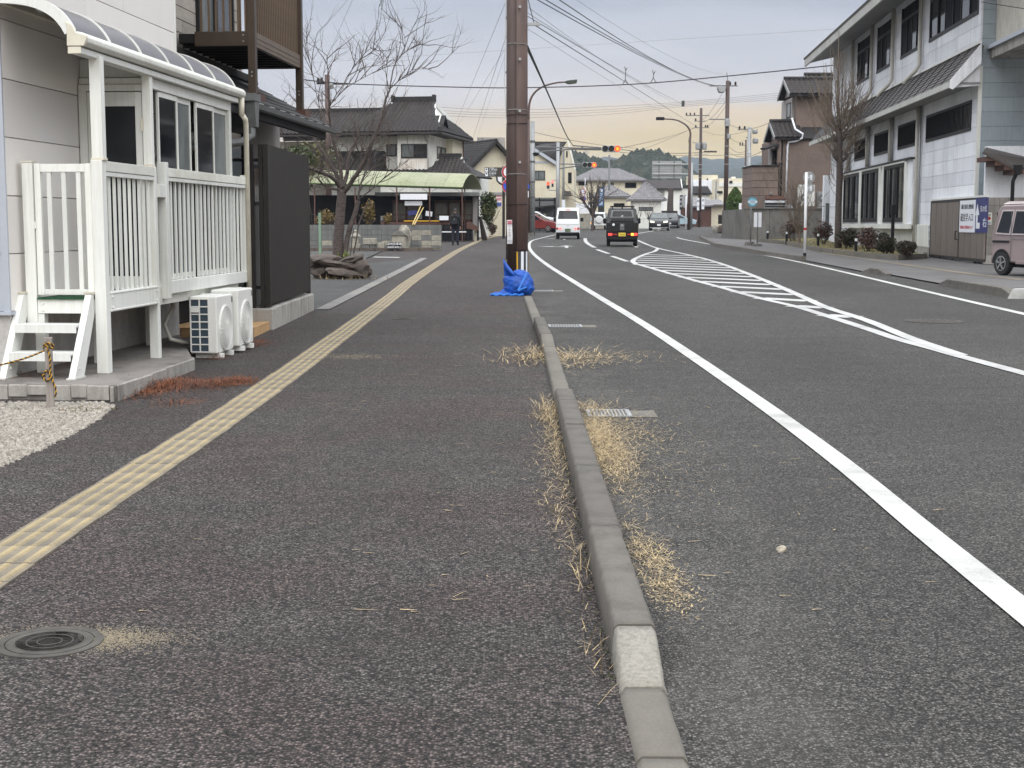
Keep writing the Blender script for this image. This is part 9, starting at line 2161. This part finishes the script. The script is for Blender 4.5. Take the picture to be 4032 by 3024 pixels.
t, x, Y, z_ = pole('dark utility pole with twin transformers between the lamp and the tall pole', 2754, 426, 893, .19, 'pole_dk', Y=168); xarm(t,x,Y,455,2694,2786,ins=(2697,2712,2728)); xarm(t,x,Y,477,2728,2774,'galv_dk',.04,(2733,)); xarm(t,x,Y,503,2728,2786,'galv_dk',.04,(2734,2772,2780)); xarm(t,x,Y,562,2722,2775,'galv_dk',.03); transformer(t,Y,2732,2752,563,590); transformer(t,Y,2758,2777,563,590); xarm(t,x,Y,607,2730,2785,'galv',.03)
for v in (650,668,700): t.part('band', MB().lathe([(.22,zat(v,Y)),(.22,zat(v,Y)+.1)], (x,Y,0), 12), MT['galv'])
board('white_banner', 2743, 2752, 780, 828, 166, MT['signwhite'], 'left of two white vertical banners on the dark pole', 'banner'); board('white_banner', 2761, 2772, 778, 824, 167, MT['signwhite'], 'right of two white vertical banners beside the dark pole', 'banner')
for nm, u in (('white_banner',2747),('white_banner.001',2766)):
    o = bpy.data.objects[nm]
    for k, ch in enumerate('蔵元'): text('lettering', ch, o, MT['ink'], (0,-.02,.35-k*.6), .30)
board('shop_sign', 2675, 2687, 768, 826, 171, MT['dkbrown'], 'dark vertical shop sign with pale characters', 'sign')
o = bpy.data.objects['shop_sign']
for k, ch in enumerate('焼酎蔵'): text('lettering', ch, o, MT['signwhite'], (0,-.02,.55-k*.5), .32)
mb = MB().lathe([(.42,-.05),(.42,.05)], n=24, axis='y'); o = link('oval_sign', mb.mesh('oval_sign', MT['galv'])); o.location = V(2696,792,170); o.scale = (.8,1,1.85); props(o, 'tall oval grey sign board seen from behind', 'sign')
t, x, Y, z_ = pole('pale concrete pole with two bucket transformers by the conifers', 2944, 500, 860, .21, 'galv', Y=126); transformer(t,Y,2952,2974,511,528); transformer(t,Y,2954,2977,545,566); xarm(t,x,Y,511,2898,2976,'galv_dk',.04,(2905,2925)); xarm(t,x,Y,541,2930,2952,'galv_dk',.03)
t, x, Y, z_ = pole('thin brown pole left of the pale concrete pole', 2931, 550, 850, .12, 'pole_dk', Y=170); xarm(t,x,Y,572,2905,2932,'galv_dk',.04,(2908,2918)); xarm(t,x,Y,668,2920,2960,'galv',.04); transformer(t,Y,2922,2936,655,672)
t, x, Y, z_ = pole('thin far pole before the pale flat building', 2817, 712, 850, .10, 'galv_dk', Y=210); t.part('wrap', MB().lathe([(.16,gz(Y)),(.16,zat(805,Y))], (x,Y,0), 10), MT['signwhite'])
t, x, Y, z_ = pole('brown utility pole behind the bare tree on the left', 1297, 295, 700, .19, 'pole', Y=88); xarm(t,x,Y,328,1255,1310,'black',.06,(1262,1275)); xarm(t,x,Y,330,1310,1375,'black',.05); xarm(t,x,Y,395,1262,1330,'galv',.06); transformer(t,Y,1306,1324,330,352)
# timber props and small posts along the far footway
fp = Thing('sapling', 'staked sapling with wooden props on the far footway', 'tree', (xat(2745,135),135,gz(135)), 'W')
for u, vt, vb, r in ((2745,840,893,.07),(2757,835,895,.05),(2762,842,890,.05),(2786,840,882,.05),(2778,840,880,.05)): fp.part('prop', MB().tube([V(u,vb,135), V(u+R.uniform(-2,4),vt,135)], r, 6), MT['wood'])
# ================================================================== wires
def wire(label, pts, r=.012, mat='cable', group=None, sag=0):
    """pts: (u, v, Y) in the survey of the photograph"""
    P = [V(*p) for p in pts]
    if len(P) == 2:
        a, b = P; P = [a.lerp(b, k/10) for k in range(11)]
        for k, p in enumerate(P): p.z -= sag*4*(k/10)*(1-k/10)
    else: P = rope_path(P, 5)
    return single('power_line', MB().tube(P, r, 5, cap=False), MT[mat], label, 'cable', (0,0,0), group)
def ext(a, b, k): return (a[0]+(a[0]-b[0])*k, a[1]+(a[1]-b[1])*k)
for (a, b, Ya, Yb, r, lab, mt, sg_) in [
    ((2121,0),(2800,338),40,118,.020,'lowest of the three thick cables running to the tall dark pole','cable',.25),
    ((2153,0),(2812,338),40,118,.020,'middle of the three thick cables running to the tall dark pole','cable',.3),
    ((2208,0),(2826,338),40,118,.020,'upper of the three thick cables running to the tall dark pole','cable',.45),
    ((2276,0),(2850,292),45,118,.010,'thin top wire running to the spike of the tall dark pole','cable_lt',.5),
    ((2078,27),(2560,345),36,110,.010,'thin wire leaving the brown pole just under the thick cables','cable_lt',.2),
    ((2075,49),(2640,395),36,110,.012,'second thin wire down from the brown pole','cable_lt',.1),
    ((2075,63),(2690,410),36,125,.012,'third thin wire down from the brown pole','cable',.1),
    ((2075,112),(2740,510),36,160,.009,'faint low wire down from the brown pole','cable_lt',.2),
    ((2104,98),(2745,500),34,160,.016,'cable leaving the small bracket on the brown pole','cable',.0),
    ((2104,98),(2080,0),34,31,.012,'short cable rising from the small bracket','cable',0),
    ((1386,-20),(1215,178),60,88,.012,'left of two wires meeting at the top left of the bare tree','cable_lt',0),
    ((1396,-20),(1285,235),60,88,.012,'right of two wires meeting at the top left of the bare tree','cable_lt',0),
    ((1992,6),(1785,512),47,110,.012,'left steep wire running down behind the brown pole','cable_lt',0),
    ((1993,142),(1862,545),47,110,.014,'middle steep wire running down behind the brown pole','cable_lt',0),
    ((1990,190),(1800,500),47,112,.009,'crossing steep wire behind the brown pole','cable_lt',0),
    ((1988,220),(1880,540),47,112,.008,'right steep faint wire behind the brown pole','cable_lt',0),
    ((1150,252),(3330,112),95,70,.010,'long faint wire high across the whole street','cable_lt',.0)]:
    wire(lab, [ext(a,b,.04)+(Ya,) if a[1] <= 0 else a+(Ya,), b+(Yb,)], r*.8 if mt == 'cable' else r*.62, mt, None, sg_)
wire('dark stay cable from the brown pole down to the signal arm', [(2070,172,28),(2150,350,60),(2228,528,98),(2257,574,100.8)], .035)
wire('long thick cable crossing the street in front of the tall dark pole', [(1180,312,84),(1375,330,86),(1800,343,88),(2073,345,88),(2500,331,88),(2900,296,88),(3290,256,76)], .034)
for k, v in enumerate((427,439,448,458)): wire(('topmost','second','third','lowest')[k]+' of four parallel wires crossing behind the lamp arm', [(1500,v-30+k*2,122),(1800,v,122),(2073,v+5,122),(2400,v-8,122),(2682,402+k*6,122),(3100,364+k*8,122)], .014, 'cable_lt')
for k, (p, q) in enumerate((((2100,520,101),(2500,583,140)),((2441,588,101),(2800,597,118)),((2441,600,101),(2960,605,126)),((2440,583,101),(2745,500,165)),((2380,640,158),(2735,502,165)))): wire(('wire from the signal pole towards the knoll','upper wire running right from the nearer signal','lower wire running right from the nearer signal','wire rising right from the nearer signal','wire rising from the slim pole to the dark pole')[k], [p, q], .022 if k in (1,) else .016, 'cable', None, .2)
for k, (p, q) in enumerate((((2856,480,118),(3040,478,86)),((2856,590,118),(3010,590,86)),((2754,477,168),(2856,345,118)),((2754,480,168),(2856,400,118)),((2754,505,168),(2856,420,118)),((2754,510,168),(2944,515,126)),((2856,560,118),(2944,590,126)),((2856,520,118),(2931,552,170)))): wire(('wire from the tall dark pole to the lower roof of the brown house','low wire from the tall dark pole to the brown house','first wire joining the two dark poles','second wire joining the two dark poles','third wire joining the two dark poles','wire from the twin transformer pole to the concrete pole','low wire from the tall dark pole to the concrete pole','wire from the tall dark pole to the thin brown pole')[k], [p, q], .014, 'cable', None, .5)
cbx = MB().box(xat(2678,121.8),xat(2688,121.8),121.6,122,zat(418,121.8),zat(397,121.8)); single('cable_box', cbx, M('cable_closure',(.06,.07,.065),.6,var=.2), 'small dark closure box hanging on the parallel wires', 'cable box')
for u, v0, v1, lab in ((2464,262,332,'left hanging spacer between the crossing cables'),(2574,276,325,'right hanging spacer between the crossing cables')):
    Y = 88; mb = MB(); mb.tube([V(u-5,v0,Y),V(u,v0+16,Y),V(u-2,v1-18,Y),V(u-12,v1,Y)], .022, 5); mb.tube([V(u+6,v0+4,Y),V(u,v0+16,Y)], .022, 5); mb.tube([V(u-2,v1-18,Y),V(u+10,v1,Y)], .022, 5); single('cable_spacer', mb, MT['cable'], lab, 'cable spacer', group='cable spacers')
single('cable_sleeve', MB().tube([V(2772,597,117.8),V(2822,597,117.8)], .07, 8), MT['bark'], 'short dark sleeve on the lower crossing wires', 'cable sleeve')
wire('thin wire from the upper right corner onto the white building', [(3865,8,40),(4100,45,36)], .012, 'cable')
# ================================================================== air
hz_m = bpy.data.materials.new('haze_air'); hz_m.use_nodes = True; nt = hz_m.node_tree; nt.nodes.clear()
vp = nt.nodes.new('ShaderNodeVolumePrincipled'); vp.inputs['Color'].default_value = (.66,.78,.98,1); vp.inputs['Density'].default_value = 0.00016; vp.inputs['Anisotropy'].default_value = .0
vo_ = nt.nodes.new('ShaderNodeOutputMaterial'); nt.links.new(vp.outputs[0], vo_.inputs['Volume'])
o = link('haze', MB().box(-2600, 2600, -60, 2650, -4, 260).mesh('haze', hz_m)); props(o, 'thin pale air that veils the far hills', 'haze', kind='stuff')
